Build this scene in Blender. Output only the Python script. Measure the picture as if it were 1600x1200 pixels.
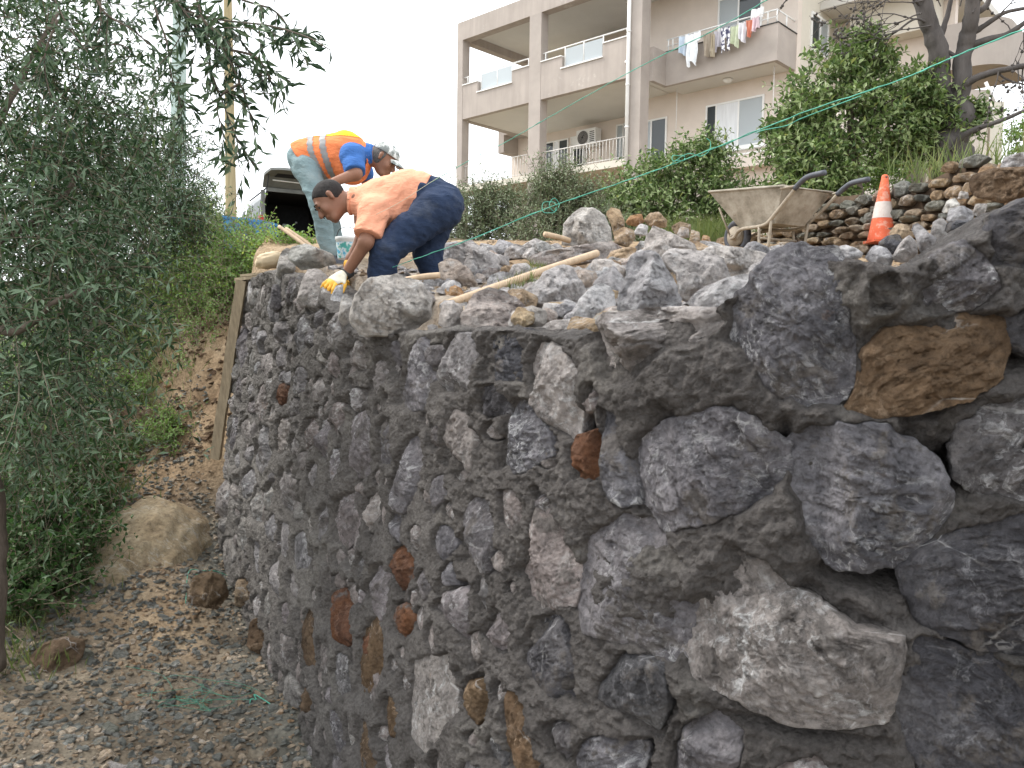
import bpy, math, random
import numpy as np
from mathutils import Vector, Matrix, Euler

for o in list(bpy.data.objects):
    bpy.data.objects.remove(o, do_unlink=True)
SC = bpy.context.scene
COL = SC.collection
R = math.radians
PI = math.pi

# ------------------------------------------------------------ camera
EYE = np.array([0.0, 0.0, 1.6])
FPX, CX, CY = 1250.0, 800.0, 600.0
PITCH, ROLL = math.atan(80 / 1250.0), R(0.8)
_f = np.array([0, math.cos(PITCH), -math.sin(PITCH)])
_u0 = np.array([0, math.sin(PITCH), math.cos(PITCH)])
_x = np.array([1.0, 0, 0])
_r = math.cos(ROLL) * _x + math.sin(ROLL) * _u0
_u = -math.sin(ROLL) * _x + math.cos(ROLL) * _u0
cam_d = bpy.data.cameras.new('camera')
cam = bpy.data.objects.new('camera', cam_d)
COL.objects.link(cam)
SC.camera = cam
cam.matrix_world = Matrix(((_r[0], _u[0], -_f[0], EYE[0]), (_r[1], _u[1], -_f[1], EYE[1]),
                           (_r[2], _u[2], -_f[2], EYE[2]), (0, 0, 0, 1)))
cam_d.sensor_width = 36.0
cam_d.lens = 36.0 * FPX / 1600.0
cam_d.clip_start = 0.05
cam_d.clip_end = 3000

# ------------------------------------------------------------ sky, sun, exposure
SUN_EL, SUN_AZ = 52.0, 72.0      # degrees; azimuth from +Y towards -X (the sun stands behind the thin cloud over the building)
world = bpy.data.worlds.new('World')
SC.world = world
world.use_nodes = True
wn = world.node_tree
wn.nodes.clear()
sky = wn.nodes.new('ShaderNodeTexSky')
sky.sky_type = 'NISHITA'
sky.sun_disc = False
sky.sun_elevation = R(SUN_EL)
sky.sun_rotation = R(-SUN_AZ)
sky.dust_density = 4.0
hs = wn.nodes.new('ShaderNodeHueSaturation')
hs.inputs['Saturation'].default_value = 0.25
mx = wn.nodes.new('ShaderNodeMix')
mx.data_type = 'RGBA'
mx.inputs[0].default_value = 0.75
mx.inputs[7].default_value = (10.5, 10.9, 11.3, 1)          # the even overcast layer
bgn = wn.nodes.new('ShaderNodeBackground')
bgn.inputs['Strength'].default_value = 0.12
wo = wn.nodes.new('ShaderNodeOutputWorld')
wn.links.new(sky.outputs[0], hs.inputs['Color'])
wn.links.new(hs.outputs[0], mx.inputs[6])
wn.links.new(mx.outputs[2], bgn.inputs['Color'])
wn.links.new(bgn.outputs[0], wo.inputs[0])
sun_d = bpy.data.lights.new('sun', 'SUN')
sun_d.energy = 1.5
sun_d.angle = R(12)
sun_d.color = (1.0, 0.95, 0.88)
sun = bpy.data.objects.new('sun', sun_d)
COL.objects.link(sun)
_sd = Vector((-math.sin(R(SUN_AZ)) * math.cos(R(SUN_EL)), math.cos(R(SUN_AZ)) * math.cos(R(SUN_EL)), math.sin(R(SUN_EL))))
sun.rotation_euler = _sd.to_track_quat('Z', 'Y').to_euler()
sun.location = (0, 0, 30)
SC.view_settings.view_transform = 'Standard'
SC.view_settings.look = 'None'
SC.view_settings.gamma = 1
SC.view_settings.use_curve_mapping = False
SC.view_settings.exposure = 1.0
SC.render.resolution_x, SC.render.resolution_y = 1024, 768

# ------------------------------------------------------------ pixel <-> place
def ray(px, py):
    d = _f + _r * ((px - CX) / FPX) + _u * ((CY - py) / FPX)
    return d / d[1]
def at(px, py, Y):
    return EYE + ray(px, py) * Y
def V3(*a):
    return np.array(a, float)
def project(P):
    P = np.asarray(P, float) - EYE
    z = P @ _f
    return CX + FPX * (P @ _r) / z, CY - FPX * (P @ _u) / z

# ------------------------------------------------------------ noise in numpy
def _hash(ix, iy, iz, seed):
    n = (ix.astype(np.int64) * 374761393 + iy.astype(np.int64) * 668265263 + iz.astype(np.int64) * 1274126177 + seed * 974634777) & 0xffffffff
    n = ((n ^ (n >> 13)) * 1274126177) & 0xffffffff
    n = n ^ (n >> 16)
    return (n & 0xffff) / 65535.0
def vnoise(P, seed=0):
    P = np.asarray(P, float)
    i = np.floor(P).astype(np.int64)
    f = P - i
    f = f * f * f * (f * (f * 6 - 15) + 10)
    out = 0
    for dx in (0, 1):
        wx = f[..., 0] if dx else 1 - f[..., 0]
        for dy in (0, 1):
            wy = f[..., 1] if dy else 1 - f[..., 1]
            for dz in (0, 1):
                wz = f[..., 2] if dz else 1 - f[..., 2]
                out = out + wx * wy * wz * _hash(i[..., 0] + dx, i[..., 1] + dy, i[..., 2] + dz, seed)
    return out * 2 - 1
def fbm(P, octv=4, seed=0, gain=0.5):
    a, s, o = 1.0, 0, 0
    P = np.asarray(P, float)
    for k in range(octv):
        o = o + a * vnoise(P * (2.03 ** k) + 17.3 * k, seed + k)
        s += a
        a *= gain
    return o / s
def ridged(P, octv=4, seed=0, gain=0.5):
    a, s, o = 1.0, 0, 0
    P = np.asarray(P, float)
    for k in range(octv):
        o = o + a * (1 - np.abs(vnoise(P * (2.03 ** k) + 11.1 * k, seed + k)))
        s += a
        a *= gain
    return o / s * 2 - 1
def sstep(a, b, x):
    t = np.clip((np.asarray(x, float) - a) / (b - a), 0, 1)
    return t * t * (3 - 2 * t)

# ------------------------------------------------------------ objects
def link(o):
    COL.objects.link(o)
    return o
def tag(o, label=None, cat=None, group=None, kind=None):
    if label: o['label'] = label
    if cat: o['category'] = cat
    if group: o['group'] = group
    if kind: o['kind'] = kind
    return o
def thing(name, label, cat, loc, group=None, rot=(0, 0, 0), scale=1.0):
    o = bpy.data.objects.new(name, None)
    o.empty_display_size = 0.2
    o.location = [float(c) for c in loc]
    o.rotation_euler = rot
    o.scale = (scale,) * 3
    link(o)
    return tag(o, label, cat, group)
def mesh(name, V, F, mat=None, smooth=True, attr=None):
    """V (n,3); F an array or a list of arrays / lists of index lists"""
    V = np.asarray(V, np.float32)
    if isinstance(F, np.ndarray): F = [F]
    flat, sizes = [], []
    for f in F:
        if isinstance(f, np.ndarray) and f.ndim == 2:
            if len(f) == 0: continue
            flat.append(f.astype(np.int32).ravel())
            sizes.append(np.full(len(f), f.shape[1], np.int32))
        else:
            a = np.asarray(f, np.int32).ravel()
            flat.append(a)
            sizes.append(np.array([len(a)], np.int32))
    flat = np.concatenate(flat)
    sizes = np.concatenate(sizes)
    me = bpy.data.meshes.new(name)
    me.vertices.add(len(V))
    me.vertices.foreach_set('co', V.ravel())
    me.loops.add(len(flat))
    me.loops.foreach_set('vertex_index', flat)
    me.polygons.add(len(sizes))
    st = np.zeros(len(sizes), np.int32)
    st[1:] = np.cumsum(sizes)[:-1]
    me.polygons.foreach_set('loop_start', st)
    me.polygons.foreach_set('loop_total', sizes)
    me.polygons.foreach_set('use_smooth', np.full(len(sizes), bool(smooth)))
    if attr:
        for k, v in attr.items():
            a = me.attributes.new(k, 'FLOAT', 'POINT')
            a.data.foreach_set('value', np.asarray(v, np.float32))
    me.update(calc_edges=True)
    if mat is not None: me.materials.append(mat)
    return me
def root_of(o):
    while o.parent: o = o.parent
    return o
def mk(name, V, F, mat=None, parent=None, smooth=True, local=False, attr=None, pivot=None):
    """one mesh object; V in world coordinates unless local"""
    V = np.asarray(V, float)
    if parent is not None and not local:
        V = V - np.array(root_of(parent).location)[None]
    loc = None
    if parent is None and pivot is None and not local:
        c = V.mean(0)
        c[2] = V[:, 2].min()
        pivot = c
    if parent is None and pivot is not None:
        loc = np.asarray(pivot, float)
        V = V - loc[None]
    o = bpy.data.objects.new(name, mesh(name, V, F, mat, smooth, attr))
    if loc is not None: o.location = [float(c) for c in loc]
    link(o)
    if parent is not None: o.parent = parent
    return o
class MB:
    def __init__(s):
        s.V, s.F, s.n = [], [], 0
    def add(s, V, F):
        V = np.asarray(V, float)
        s.V.append(V)
        if isinstance(F, np.ndarray): F = [F]
        for f in F:
            s.F.append((f + s.n) if isinstance(f, np.ndarray) else (np.asarray(f) + s.n))
        s.n += len(V)
        return s
    def box(s, c, size, M=None):
        h = np.array(size, float) / 2
        v = np.array([[x, y, z] for x in (-1, 1) for y in (-1, 1) for z in (-1, 1)], float) * h
        if M is not None: v = v @ np.asarray(M, float).T
        v = v + np.asarray(c, float)
        return s.add(v, np.array([[0, 1, 3, 2], [4, 6, 7, 5], [0, 4, 5, 1], [2, 3, 7, 6], [0, 2, 6, 4], [1, 5, 7, 3]]))
    def hexa(s, p):
        """eight points: bottom four round, top four round"""
        return s.add(p, np.array([[3, 2, 1, 0], [4, 5, 6, 7], [0, 1, 5, 4], [1, 2, 6, 5], [2, 3, 7, 6], [3, 0, 4, 7]]))
    def tube(s, pts, rad, sides=8, cap=True):
        v, f = tube(pts, rad, sides, cap)
        return s.add(v, f)
    def out(s):
        return np.concatenate(s.V), s.F
    def mk(s, name, mat, parent=None, **k):
        V, F = s.out()
        return mk(name, V, F, mat, parent, **k)
def tube(pts, rad, sides=8, cap=True):
    P = np.asarray(pts, float)
    n = len(P)
    rad = np.full(n, rad, float) if np.isscalar(rad) else np.asarray(rad, float)
    T = np.gradient(P, axis=0)
    T /= np.linalg.norm(T, axis=1)[:, None] + 1e-12
    a = np.array([0, 0, 1.0]) if abs(T[0][2]) < 0.9 else np.array([1.0, 0, 0])
    N = np.zeros_like(P)
    v = np.cross(T[0], a)
    for i in range(n):
        v = v - T[i] * v.dot(T[i])
        nv = np.linalg.norm(v)
        v = v / nv if nv > 1e-9 else np.cross(T[i], [1, 0.3, 0.2])
        N[i] = v
    B = np.cross(T, N)
    th = np.linspace(0, 2 * PI, sides, endpoint=False)
    ring = np.cos(th)[None, :, None] * N[:, None] + np.sin(th)[None, :, None] * B[:, None]
    V = (P[:, None] + ring * rad[:, None, None]).reshape(-1, 3)
    i = np.arange(n - 1)[:, None] * sides
    j = np.arange(sides)[None]
    k = (j + 1) % sides
    F = [np.stack([i + j, i + k, i + sides + k, i + sides + j], -1).reshape(-1, 4)]
    if cap:
        F.append(np.arange(sides)[::-1].copy())
        F.append(np.arange(sides) + (n - 1) * sides)
    return V, F
def smooth_path(pts, n=40):
    P = np.asarray(pts, float)
    Q = np.vstack([2 * P[0] - P[1], P, 2 * P[-1] - P[-2]])
    out = []
    m = max(2, n // (len(P) - 1))
    for i in range(1, len(Q) - 2):
        t = np.linspace(0, 1, m, endpoint=False)[:, None]
        a, b, c, d = Q[i - 1], Q[i], Q[i + 1], Q[i + 2]
        out.append(0.5 * ((2 * b) + (-a + c) * t + (2 * a - 5 * b + 4 * c - d) * t ** 2 + (-a + 3 * b - 3 * c + d) * t ** 3))
    return np.vstack(out + [P[-1:]])
def rotz(a):
    c, s = math.cos(a), math.sin(a)
    return np.array([[c, -s, 0], [s, c, 0], [0, 0, 1.0]])
def lathe(prof, seg=24, axis_pt=(0, 0, 0)):
    """prof list of (r, z)"""
    p = np.asarray(prof, float)
    th = np.linspace(0, 2 * PI, seg, endpoint=False)
    V = np.stack([p[:, None, 0] * np.cos(th), p[:, None, 0] * np.sin(th), np.repeat(p[:, 1:2], seg, 1)], -1).reshape(-1, 3)
    n = len(p)
    i = np.arange(n - 1)[:, None] * seg
    j = np.arange(seg)[None]
    k = (j + 1) % seg
    return V + np.asarray(axis_pt, float), [np.stack([i + j, i + k, i + seg + k, i + seg + j], -1).reshape(-1, 4)]

# ------------------------------------------------------------ materials
class NT:
    def __init__(s, name):
        s.m = bpy.data.materials.new(name)
        s.m.use_nodes = True
        s.t = s.m.node_tree
        s.t.nodes.clear()
        s.o = s.n('ShaderNodeOutputMaterial')
        s.b = s.n('ShaderNodeBsdfPrincipled')
        s.l(s.b.outputs[0], s.o.inputs[0])
        s.b.inputs['Roughness'].default_value = 0.8
        s.b.inputs['Specular IOR Level'].default_value = 0.3
    def n(s, t, **k):
        x = s.t.nodes.new(t)
        for a, b in k.items():
            if a in x.bl_rna.properties: setattr(x, a, b)
            else: x.inputs[a.replace('_', ' ')].default_value = b
        return x
    def l(s, a, b):
        s.t.links.new(a, b)
    def coord(s, scale=1.0, stretch=None, rnd=True):
        tc = s.n('ShaderNodeTexCoord')
        src = tc.outputs['Object']
        if rnd:
            oi = s.n('ShaderNodeObjectInfo')
            mu = s.n('ShaderNodeMath', operation='MULTIPLY')
            mu.inputs[1].default_value = 37.0
            s.l(oi.outputs['Random'], mu.inputs[0])
            ad = s.n('ShaderNodeVectorMath', operation='ADD')
            s.l(src, ad.inputs[0])
            s.l(mu.outputs[0], ad.inputs[1])
            src = ad.outputs[0]
        if stretch:
            mp = s.n('ShaderNodeMapping')
            mp.inputs['Scale'].default_value = stretch
            mp.inputs['Rotation'].default_value = (0.4, 0.5, 0.3)
            s.l(src, mp.inputs[0])
            src = mp.outputs[0]
        return src
    def noise(s, vec, scale, detail=5, rough=0.55, dist=0.0):
        x = s.n('ShaderNodeTexNoise')
        x.inputs['Scale'].default_value = scale
        x.inputs['Detail'].default_value = detail
        x.inputs['Roughness'].default_value = rough
        x.inputs['Distortion'].default_value = dist
        s.l(vec, x.inputs['Vector'])
        return x.outputs['Fac']
    def vor(s, vec, scale, feature='F1'):
        x = s.n('ShaderNodeTexVoronoi', feature=feature)
        x.inputs['Scale'].default_value = scale
        s.l(vec, x.inputs['Vector'])
        return x.outputs['Distance']
    def ramp(s, fac, stops, interp='LINEAR'):
        x = s.n('ShaderNodeValToRGB')
        x.color_ramp.interpolation = interp
        e = x.color_ramp.elements
        while len(e) < len(stops): e.new(0.5)
        for i, (p, c) in enumerate(stops):
            e[i].position = p
            e[i].color = (c, c, c, 1) if np.isscalar(c) else (*c, 1)
        s.l(fac, x.inputs[0])
        return x.outputs[0]
    def mix(s, fac, a, b, mode='MIX'):
        x = s.n('ShaderNodeMix', data_type='RGBA', blend_type=mode)
        for inp, v in ((x.inputs[0], fac), (x.inputs[6], a), (x.inputs[7], b)):
            if hasattr(v, 'is_linked'): s.l(v, inp)
            elif np.isscalar(v): inp.default_value = v
            else: inp.default_value = (*v, 1)
        return x.outputs[2]
    def math(s, op, a, b=0.0):
        x = s.n('ShaderNodeMath', operation=op)
        for i, v in enumerate((a, b)):
            if hasattr(v, 'is_linked'): s.l(v, x.inputs[i])
            else: x.inputs[i].default_value = v
        return x.outputs[0]
    def attr(s, name):
        x = s.n('ShaderNodeAttribute', attribute_name=name)
        return x.outputs['Fac']
    def bump(s, h, strength, dist, prev=None):
        x = s.n('ShaderNodeBump')
        x.inputs['Strength'].default_value = strength
        x.inputs['Distance'].default_value = dist
        s.l(h, x.inputs['Height'])
        if prev is not None: s.l(prev, x.inputs['Normal'])
        return x.outputs[0]
    def done(s, col=None, nrm=None, rough=None):
        if col is not None:
            if hasattr(col, 'is_linked'): s.l(col, s.b.inputs['Base Color'])
            else: s.b.inputs['Base Color'].default_value = (*col, 1)
        if nrm is not None: s.l(nrm, s.b.inputs['Normal'])
        if rough is not None:
            if hasattr(rough, 'is_linked'): s.l(rough, s.b.inputs['Roughness'])
            else: s.b.inputs['Roughness'].default_value = rough
        return s.m
def plain(name, col, rough=0.7, var=0.15, scale=8.0, bump=0.0, bscale=60, metal=0.0, spec=0.3, stretch=None):
    t = NT(name)
    v = t.coord(stretch=stretch)
    n = t.noise(v, scale, 6, 0.6)
    lo = tuple(c * (1 - var) for c in col)
    hi = tuple(min(1, c * (1 + var)) for c in col)
    c = t.ramp(n, [(0.3, lo), (0.7, hi)])
    nr = None
    if bump: nr = t.bump(t.noise(v, bscale, 4), 0.6, bump)
    t.b.inputs['Metallic'].default_value = metal
    t.b.inputs['Specular IOR Level'].default_value = spec
    return t.done(c, nr, rough)
def limestone(name, dark, mid, light, dust=0.5, rust=0.0, rustcol=(0.30, 0.15, 0.06), vein=0.6, b=1.0, smear=0.0):
    t = NT(name)
    v = t.coord()
    n1 = t.noise(v, 5.0, 8, 0.6, 0.4)
    c = t.ramp(n1, [(0.30, dark), (0.5, mid), (0.72, light)])
    oi = t.n('ShaderNodeObjectInfo')
    hue = t.ramp(oi.outputs['Random'], [(0.0, (0.82, 0.83, 0.86)), (0.35, (1.0, 0.98, 0.99)), (0.7, (1.10, 1.04, 0.99)), (1.0, (1.0, 1.0, 0.94))])
    c = t.mix(1.0, c, hue, 'MULTIPLY')
    # chalky scuffs along ridges of a stretched noise
    v2 = t.coord(stretch=(1.0, 2.6, 1.4))
    s1 = t.noise(v2, 14.0, 10, 0.72, 1.2)
    sc = t.ramp(s1, [(0.50, 0.0), (0.62, 1.0)])
    mask = t.ramp(t.noise(v, 4.2, 5, 0.6), [(0.45, 0.08), (0.60, 1.0)])
    f = t.math('MULTIPLY', sc, mask)
    c = t.mix(t.math('MULTIPLY', f, dust), c, tuple(min(0.75, x * 1.9 + 0.10) for x in light))
    # thin white calcite veins
    e = t.vor(v2, 2.6, 'DISTANCE_TO_EDGE')
    wob = t.noise(v, 9.0, 4)
    e2 = t.math('ADD', e, t.math('MULTIPLY', t.math('SUBTRACT', wob, 0.5), 0.09))
    vn = t.math('MULTIPLY', t.ramp(e2, [(0.0, 1.0), (0.010, 0.0)]), t.ramp(t.noise(v, 4.0, 2), [(0.5, 0.0), (0.62, 1.0)]))
    c = t.mix(t.math('MULTIPLY', vn, vein), c, (0.62, 0.61, 0.60))
    # warm staining
    rn = t.noise(v, 2.6, 6, 0.65, 0.6)
    th = 0.72 - rust * 0.42
    c = t.mix(t.ramp(rn, [(th, 0.0), (th + 0.08, 0.85 if rust > 0 else 0.0)]), c, t.ramp(t.noise(v, 18, 5), [(0.3, tuple(x * 0.6 for x in rustcol)), (0.7, rustcol)]))
    if smear:
        sm = t.ramp(t.noise(v, 6.5, 8, 0.7, 0.3), [(0.60 - 0.1 * smear, 0.0), (0.66 - 0.1 * smear, 0.9)])
        c = t.mix(sm, c, t.ramp(t.noise(v, 30, 4), [(0.3, (0.125, 0.112, 0.104)), (0.7, (0.215, 0.195, 0.182))]))
    # crevice shade and raised light painted into the colour as fine flecks
    crevice_shade = t.ramp(t.noise(v, 34.0, 8, 0.75), [(0.34, 0.40), (0.48, 0.95), (0.66, 1.35)])
    c = t.mix(0.8, c, crevice_shade, 'MULTIPLY')
    n = t.bump(t.noise(v2, 20.0, 10, 0.75, 0.8), 1.0 * b, 0.06)
    n = t.bump(t.noise(v, 110.0, 6, 0.7), 0.9 * b, 0.012, n)
    return t.done(c, n, 0.88)
M = {}
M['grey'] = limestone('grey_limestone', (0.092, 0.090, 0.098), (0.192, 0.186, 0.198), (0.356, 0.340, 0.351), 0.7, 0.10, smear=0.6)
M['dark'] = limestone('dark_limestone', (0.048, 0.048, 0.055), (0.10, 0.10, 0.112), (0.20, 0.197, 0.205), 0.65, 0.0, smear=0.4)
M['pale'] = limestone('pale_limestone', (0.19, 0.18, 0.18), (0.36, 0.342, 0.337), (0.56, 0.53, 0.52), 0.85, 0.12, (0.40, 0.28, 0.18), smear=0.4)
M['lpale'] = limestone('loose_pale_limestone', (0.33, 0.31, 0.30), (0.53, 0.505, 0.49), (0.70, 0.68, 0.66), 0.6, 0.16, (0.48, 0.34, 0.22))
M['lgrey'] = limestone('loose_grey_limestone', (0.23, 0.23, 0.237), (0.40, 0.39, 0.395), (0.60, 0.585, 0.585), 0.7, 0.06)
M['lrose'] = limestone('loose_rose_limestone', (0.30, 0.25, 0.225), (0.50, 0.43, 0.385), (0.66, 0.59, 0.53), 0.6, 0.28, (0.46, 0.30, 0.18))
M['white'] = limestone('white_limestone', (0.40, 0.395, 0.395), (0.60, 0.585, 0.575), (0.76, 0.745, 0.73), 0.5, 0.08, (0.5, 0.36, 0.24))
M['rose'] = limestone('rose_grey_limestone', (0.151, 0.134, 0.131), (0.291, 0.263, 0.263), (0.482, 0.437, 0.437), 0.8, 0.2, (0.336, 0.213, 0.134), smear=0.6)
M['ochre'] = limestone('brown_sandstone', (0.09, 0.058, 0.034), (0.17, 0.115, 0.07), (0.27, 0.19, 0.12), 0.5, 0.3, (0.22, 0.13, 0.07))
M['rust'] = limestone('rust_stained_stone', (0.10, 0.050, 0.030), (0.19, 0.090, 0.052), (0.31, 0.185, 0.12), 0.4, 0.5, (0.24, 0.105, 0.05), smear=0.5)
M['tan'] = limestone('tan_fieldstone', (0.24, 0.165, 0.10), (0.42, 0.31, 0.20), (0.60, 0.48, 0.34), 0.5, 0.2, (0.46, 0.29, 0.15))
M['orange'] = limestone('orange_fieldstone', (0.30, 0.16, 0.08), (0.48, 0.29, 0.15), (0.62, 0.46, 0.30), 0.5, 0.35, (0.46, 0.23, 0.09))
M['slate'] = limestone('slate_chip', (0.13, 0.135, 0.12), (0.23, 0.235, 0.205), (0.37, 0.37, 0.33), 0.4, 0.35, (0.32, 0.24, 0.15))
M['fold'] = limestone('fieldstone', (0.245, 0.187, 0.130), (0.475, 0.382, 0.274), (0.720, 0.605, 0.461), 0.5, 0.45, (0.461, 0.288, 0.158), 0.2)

def mortar_mat():
    t = NT('fresh_mortar')
    v = t.coord(rnd=False)
    c = t.ramp(t.noise(v, 3.0, 8, 0.62), [(0.30, (0.084, 0.075, 0.071)), (0.5, (0.145, 0.131, 0.124)), (0.70, (0.225, 0.206, 0.195))])
    dryc = t.ramp(t.noise(v, 4.0, 8, 0.65), [(0.30, (0.18, 0.166, 0.152)), (0.5, (0.275, 0.255, 0.235)), (0.70, (0.385, 0.36, 0.335))])
    c = t.mix(t.math('MINIMUM', t.attr('dry'), 1.0), c, dryc)
    # dried, trowelled smears
    sm = t.ramp(t.noise(v, 2.2, 4, 0.5, 1.0), [(0.55, 0.0), (0.64, 1.0)])
    c = t.mix(t.math('MULTIPLY', sm, 0.6), c, (0.225, 0.21, 0.19))
    c = t.mix(0.85, c, t.ramp(t.noise(v, 55.0, 6, 0.7), [(0.32, 0.55), (0.55, 1.0), (0.75, 1.3)]), 'MULTIPLY')
    rough = t.math('SUBTRACT', 1.0, t.math('MULTIPLY', sm, 0.45))
    h = t.math('ADD', t.noise(v, 38.0, 8, 0.75), t.math('MULTIPLY', t.vor(v, 60.0), -0.35))
    n = t.bump(t.math('MULTIPLY', h, rough), 1.0, 0.07)
    return t.done(c, n, 0.93)
M['mortar'] = mortar_mat()

def ground_mat():
    t = NT('stony_earth')
    v = t.coord(rnd=False)
    earth = t.ramp(t.noise(v, 1.6, 9, 0.65), [(0.28, (0.18, 0.115, 0.065)), (0.5, (0.36, 0.255, 0.155)), (0.72, (0.50, 0.395, 0.27))])
    grey = t.ramp(t.noise(v, 7.0, 9, 0.7), [(0.3, (0.085, 0.08, 0.066)), (0.5, (0.165, 0.155, 0.128)), (0.72, (0.28, 0.265, 0.22))])
    c = t.mix(t.math('MINIMUM', t.attr('grit'), 1.0), earth, grey)
    c = t.mix(t.math('MINIMUM', t.attr('dust'), 1.0), c, t.ramp(t.noise(v, 9.0, 9, 0.7), [(0.3, (0.22, 0.19, 0.16)), (0.5, (0.38, 0.34, 0.295)), (0.72, (0.54, 0.50, 0.45))]))
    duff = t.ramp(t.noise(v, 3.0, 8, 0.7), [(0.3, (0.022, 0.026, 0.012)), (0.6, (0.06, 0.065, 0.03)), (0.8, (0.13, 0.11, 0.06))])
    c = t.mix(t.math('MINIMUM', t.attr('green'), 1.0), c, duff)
    c = t.mix(0.8, c, t.ramp(t.noise(v, 40.0, 6, 0.7), [(0.3, 0.5), (0.55, 1.0), (0.8, 1.3)]), 'MULTIPLY')
    h = t.math('ADD', t.noise(v, 22.0, 8, 0.75), t.math('MULTIPLY', t.vor(v, 34.0), -0.4))
    return t.done(c, t.bump(h, 0.9, 0.03), 0.95)
M['ground'] = ground_mat()
# ================================================================= THE RETAINING WALL
WALL_TOP = [(345, 6.9), (380.5, 6.2), (418, 5.6), (482, 4.8), (558, 4.1), (648, 3.5), (750, 3.0), (850, 2.67),
            (1000, 2.32), (1200, 2.06), (1400, 1.96), (1600, 1.92), (1800, 1.92), (2000, 1.95), (2400, 2.02), (3000, 2.15), (3800, 2.3)]
_c = np.array([[(px - 800) / 1250.0 * Y, Y] for px, Y in WALL_TOP])
CURVE = smooth_path(np.c_[_c, np.zeros(len(_c))], 600)[:, :2]
_arc = np.r_[0, np.cumsum(np.linalg.norm(np.diff(CURVE, axis=0), axis=1))]
U_MAX = _arc[-1]
_t = np.gradient(CURVE, axis=0)
_t /= np.linalg.norm(_t, axis=1)[:, None]
_nn = np.c_[_t[:, 1], -_t[:, 0]]
ZREF, BATTER = 1.9, 0.10
def wc(u):
    return np.stack([np.interp(u, _arc, CURVE[:, 0]), np.interp(u, _arc, CURVE[:, 1])], -1)
def wn(u):
    n = np.stack([np.interp(u, _arc, _nn[:, 0]), np.interp(u, _arc, _nn[:, 1])], -1)
    return n / np.linalg.norm(n, axis=-1, keepdims=True)
def wt(u):
    n = wn(u)
    return np.stack([-n[..., 1], n[..., 0]], -1)
def S(u, z, h):
    u, z, h = np.broadcast_arrays(np.asarray(u, float), np.asarray(z, float), np.asarray(h, float))
    o = BATTER * (ZREF - z) + h
    p = wc(u) + wn(u) * o[..., None]
    return np.concatenate([p, z[..., None]], -1)
def pix2wall(px, py):
    d = ray(px, py)
    s = np.linspace(1.2, 8.5, 900)
    P = EYE[None] + d[None] * s[:, None]
    D = np.linalg.norm(P[:, None, :2] - CURVE[None, ::3], axis=2)
    k = D.argmin(1)
    u = _arc[::3][k]
    dd = ((P[:, :2] - wc(u)) * wn(u)).sum(1) - BATTER * (ZREF - P[:, 2])
    sg = np.where((dd[:-1] > 0) & (dd[1:] <= 0))[0]
    i = sg[0] if len(sg) else int(np.abs(dd).argmin())
    w = dd[i] / (dd[i] - dd[i + 1] + 1e-12) if len(sg) else 0
    p = P[i] + (P[min(i + 1, len(P) - 1)] - P[i]) * w
    return np.interp(0, [0], [0]) + (u[i] + (u[min(i + 1, len(u) - 1)] - u[i]) * w), p[2]
# height of the mortared top along the wall, read off the photograph
_tp = [(381, 440), (402, 437), (430, 425), (470, 432), (520, 470), (560, 522), (640, 528), (760, 520), (850, 528), (930, 538),
       (950, 520), (1020, 500), (1110, 500), (1150, 470), (1210, 425), (1300, 408), (1380, 420), (1430, 400), (1500, 372), (1600, 330), (1750, 300), (1950, 290), (2500, 290), (3800, 300)]
_tu, _tz = [], []
for px, py in _tp:
    Y = np.interp(px, [a for a, b in WALL_TOP], [b for a, b in WALL_TOP])
    p = at(px, py, Y)
    _tu.append(_arc[np.linalg.norm(CURVE - p[:2], axis=1).argmin()])
    _tz.append(p[2])
_tu, _tz = np.array(_tu), np.array(_tz)
_o = np.argsort(_tu)
_tu, _tz = _tu[_o], _tz[_o]
def ztop(u): return np.interp(u, _tu, _tz)
U0 = _tu[0]

wall = thing('retaining_wall', 'curved retaining wall of rough grey limestone blocks set in fresh wet mortar', 'wall', (0.2, 2.6, -0.6))

def smooth_outline(pts, n=44, sub=0.05, seed=0, rough=0.035):
    """polygon in a plane -> centre, angles, radii (star shaped, rounded a little, chipped a little)"""
    P = np.asarray(pts, float)
    x, y = P[:, 0], P[:, 1]
    x1, y1 = np.roll(x, -1), np.roll(y, -1)
    a = x * y1 - x1 * y
    A = a.sum() / 2
    c = np.array([((x + x1) * a).sum(), ((y + y1) * a).sum()]) / (6 * A) if abs(A) > 1e-9 else P.mean(0)
    th = np.linspace(-PI, PI, n, endpoint=False)
    r = np.zeros(n)
    Q = P - c
    Q1 = np.roll(Q, -1, axis=0)
    for i, t in enumerate(th):
        d = np.array([math.cos(t), math.sin(t)])
        e = Q1 - Q
        den = d[0] * e[:, 1] - d[1] * e[:, 0]
        den = np.where(abs(den) < 1e-12, 1e-12, den)
        s = (Q[:, 0] * e[:, 1] - Q[:, 1] * e[:, 0]) / den
        w = (Q[:, 0] * d[1] - Q[:, 1] * d[0]) / den
        ok = (s > 0) & (w >= -1e-6) & (w <= 1 + 1e-6)
        r[i] = s[ok].max() if ok.any() else np.nan
    if np.isnan(r).any():
        g = ~np.isnan(r)
        r = np.interp(np.arange(n), np.where(g)[0], r[g], period=n)
    r = r * (1 - sub) + sub * 0.5 * (np.roll(r, 1) + np.roll(r, -1))
    q = np.c_[np.cos(th) * 2.5, np.sin(th) * 2.5, np.full(n, seed * 3.7)]
    r = r * (1 + rough * 2 * fbm(q * 1.9, 5, seed, 0.65))
    return c, th, r

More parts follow.
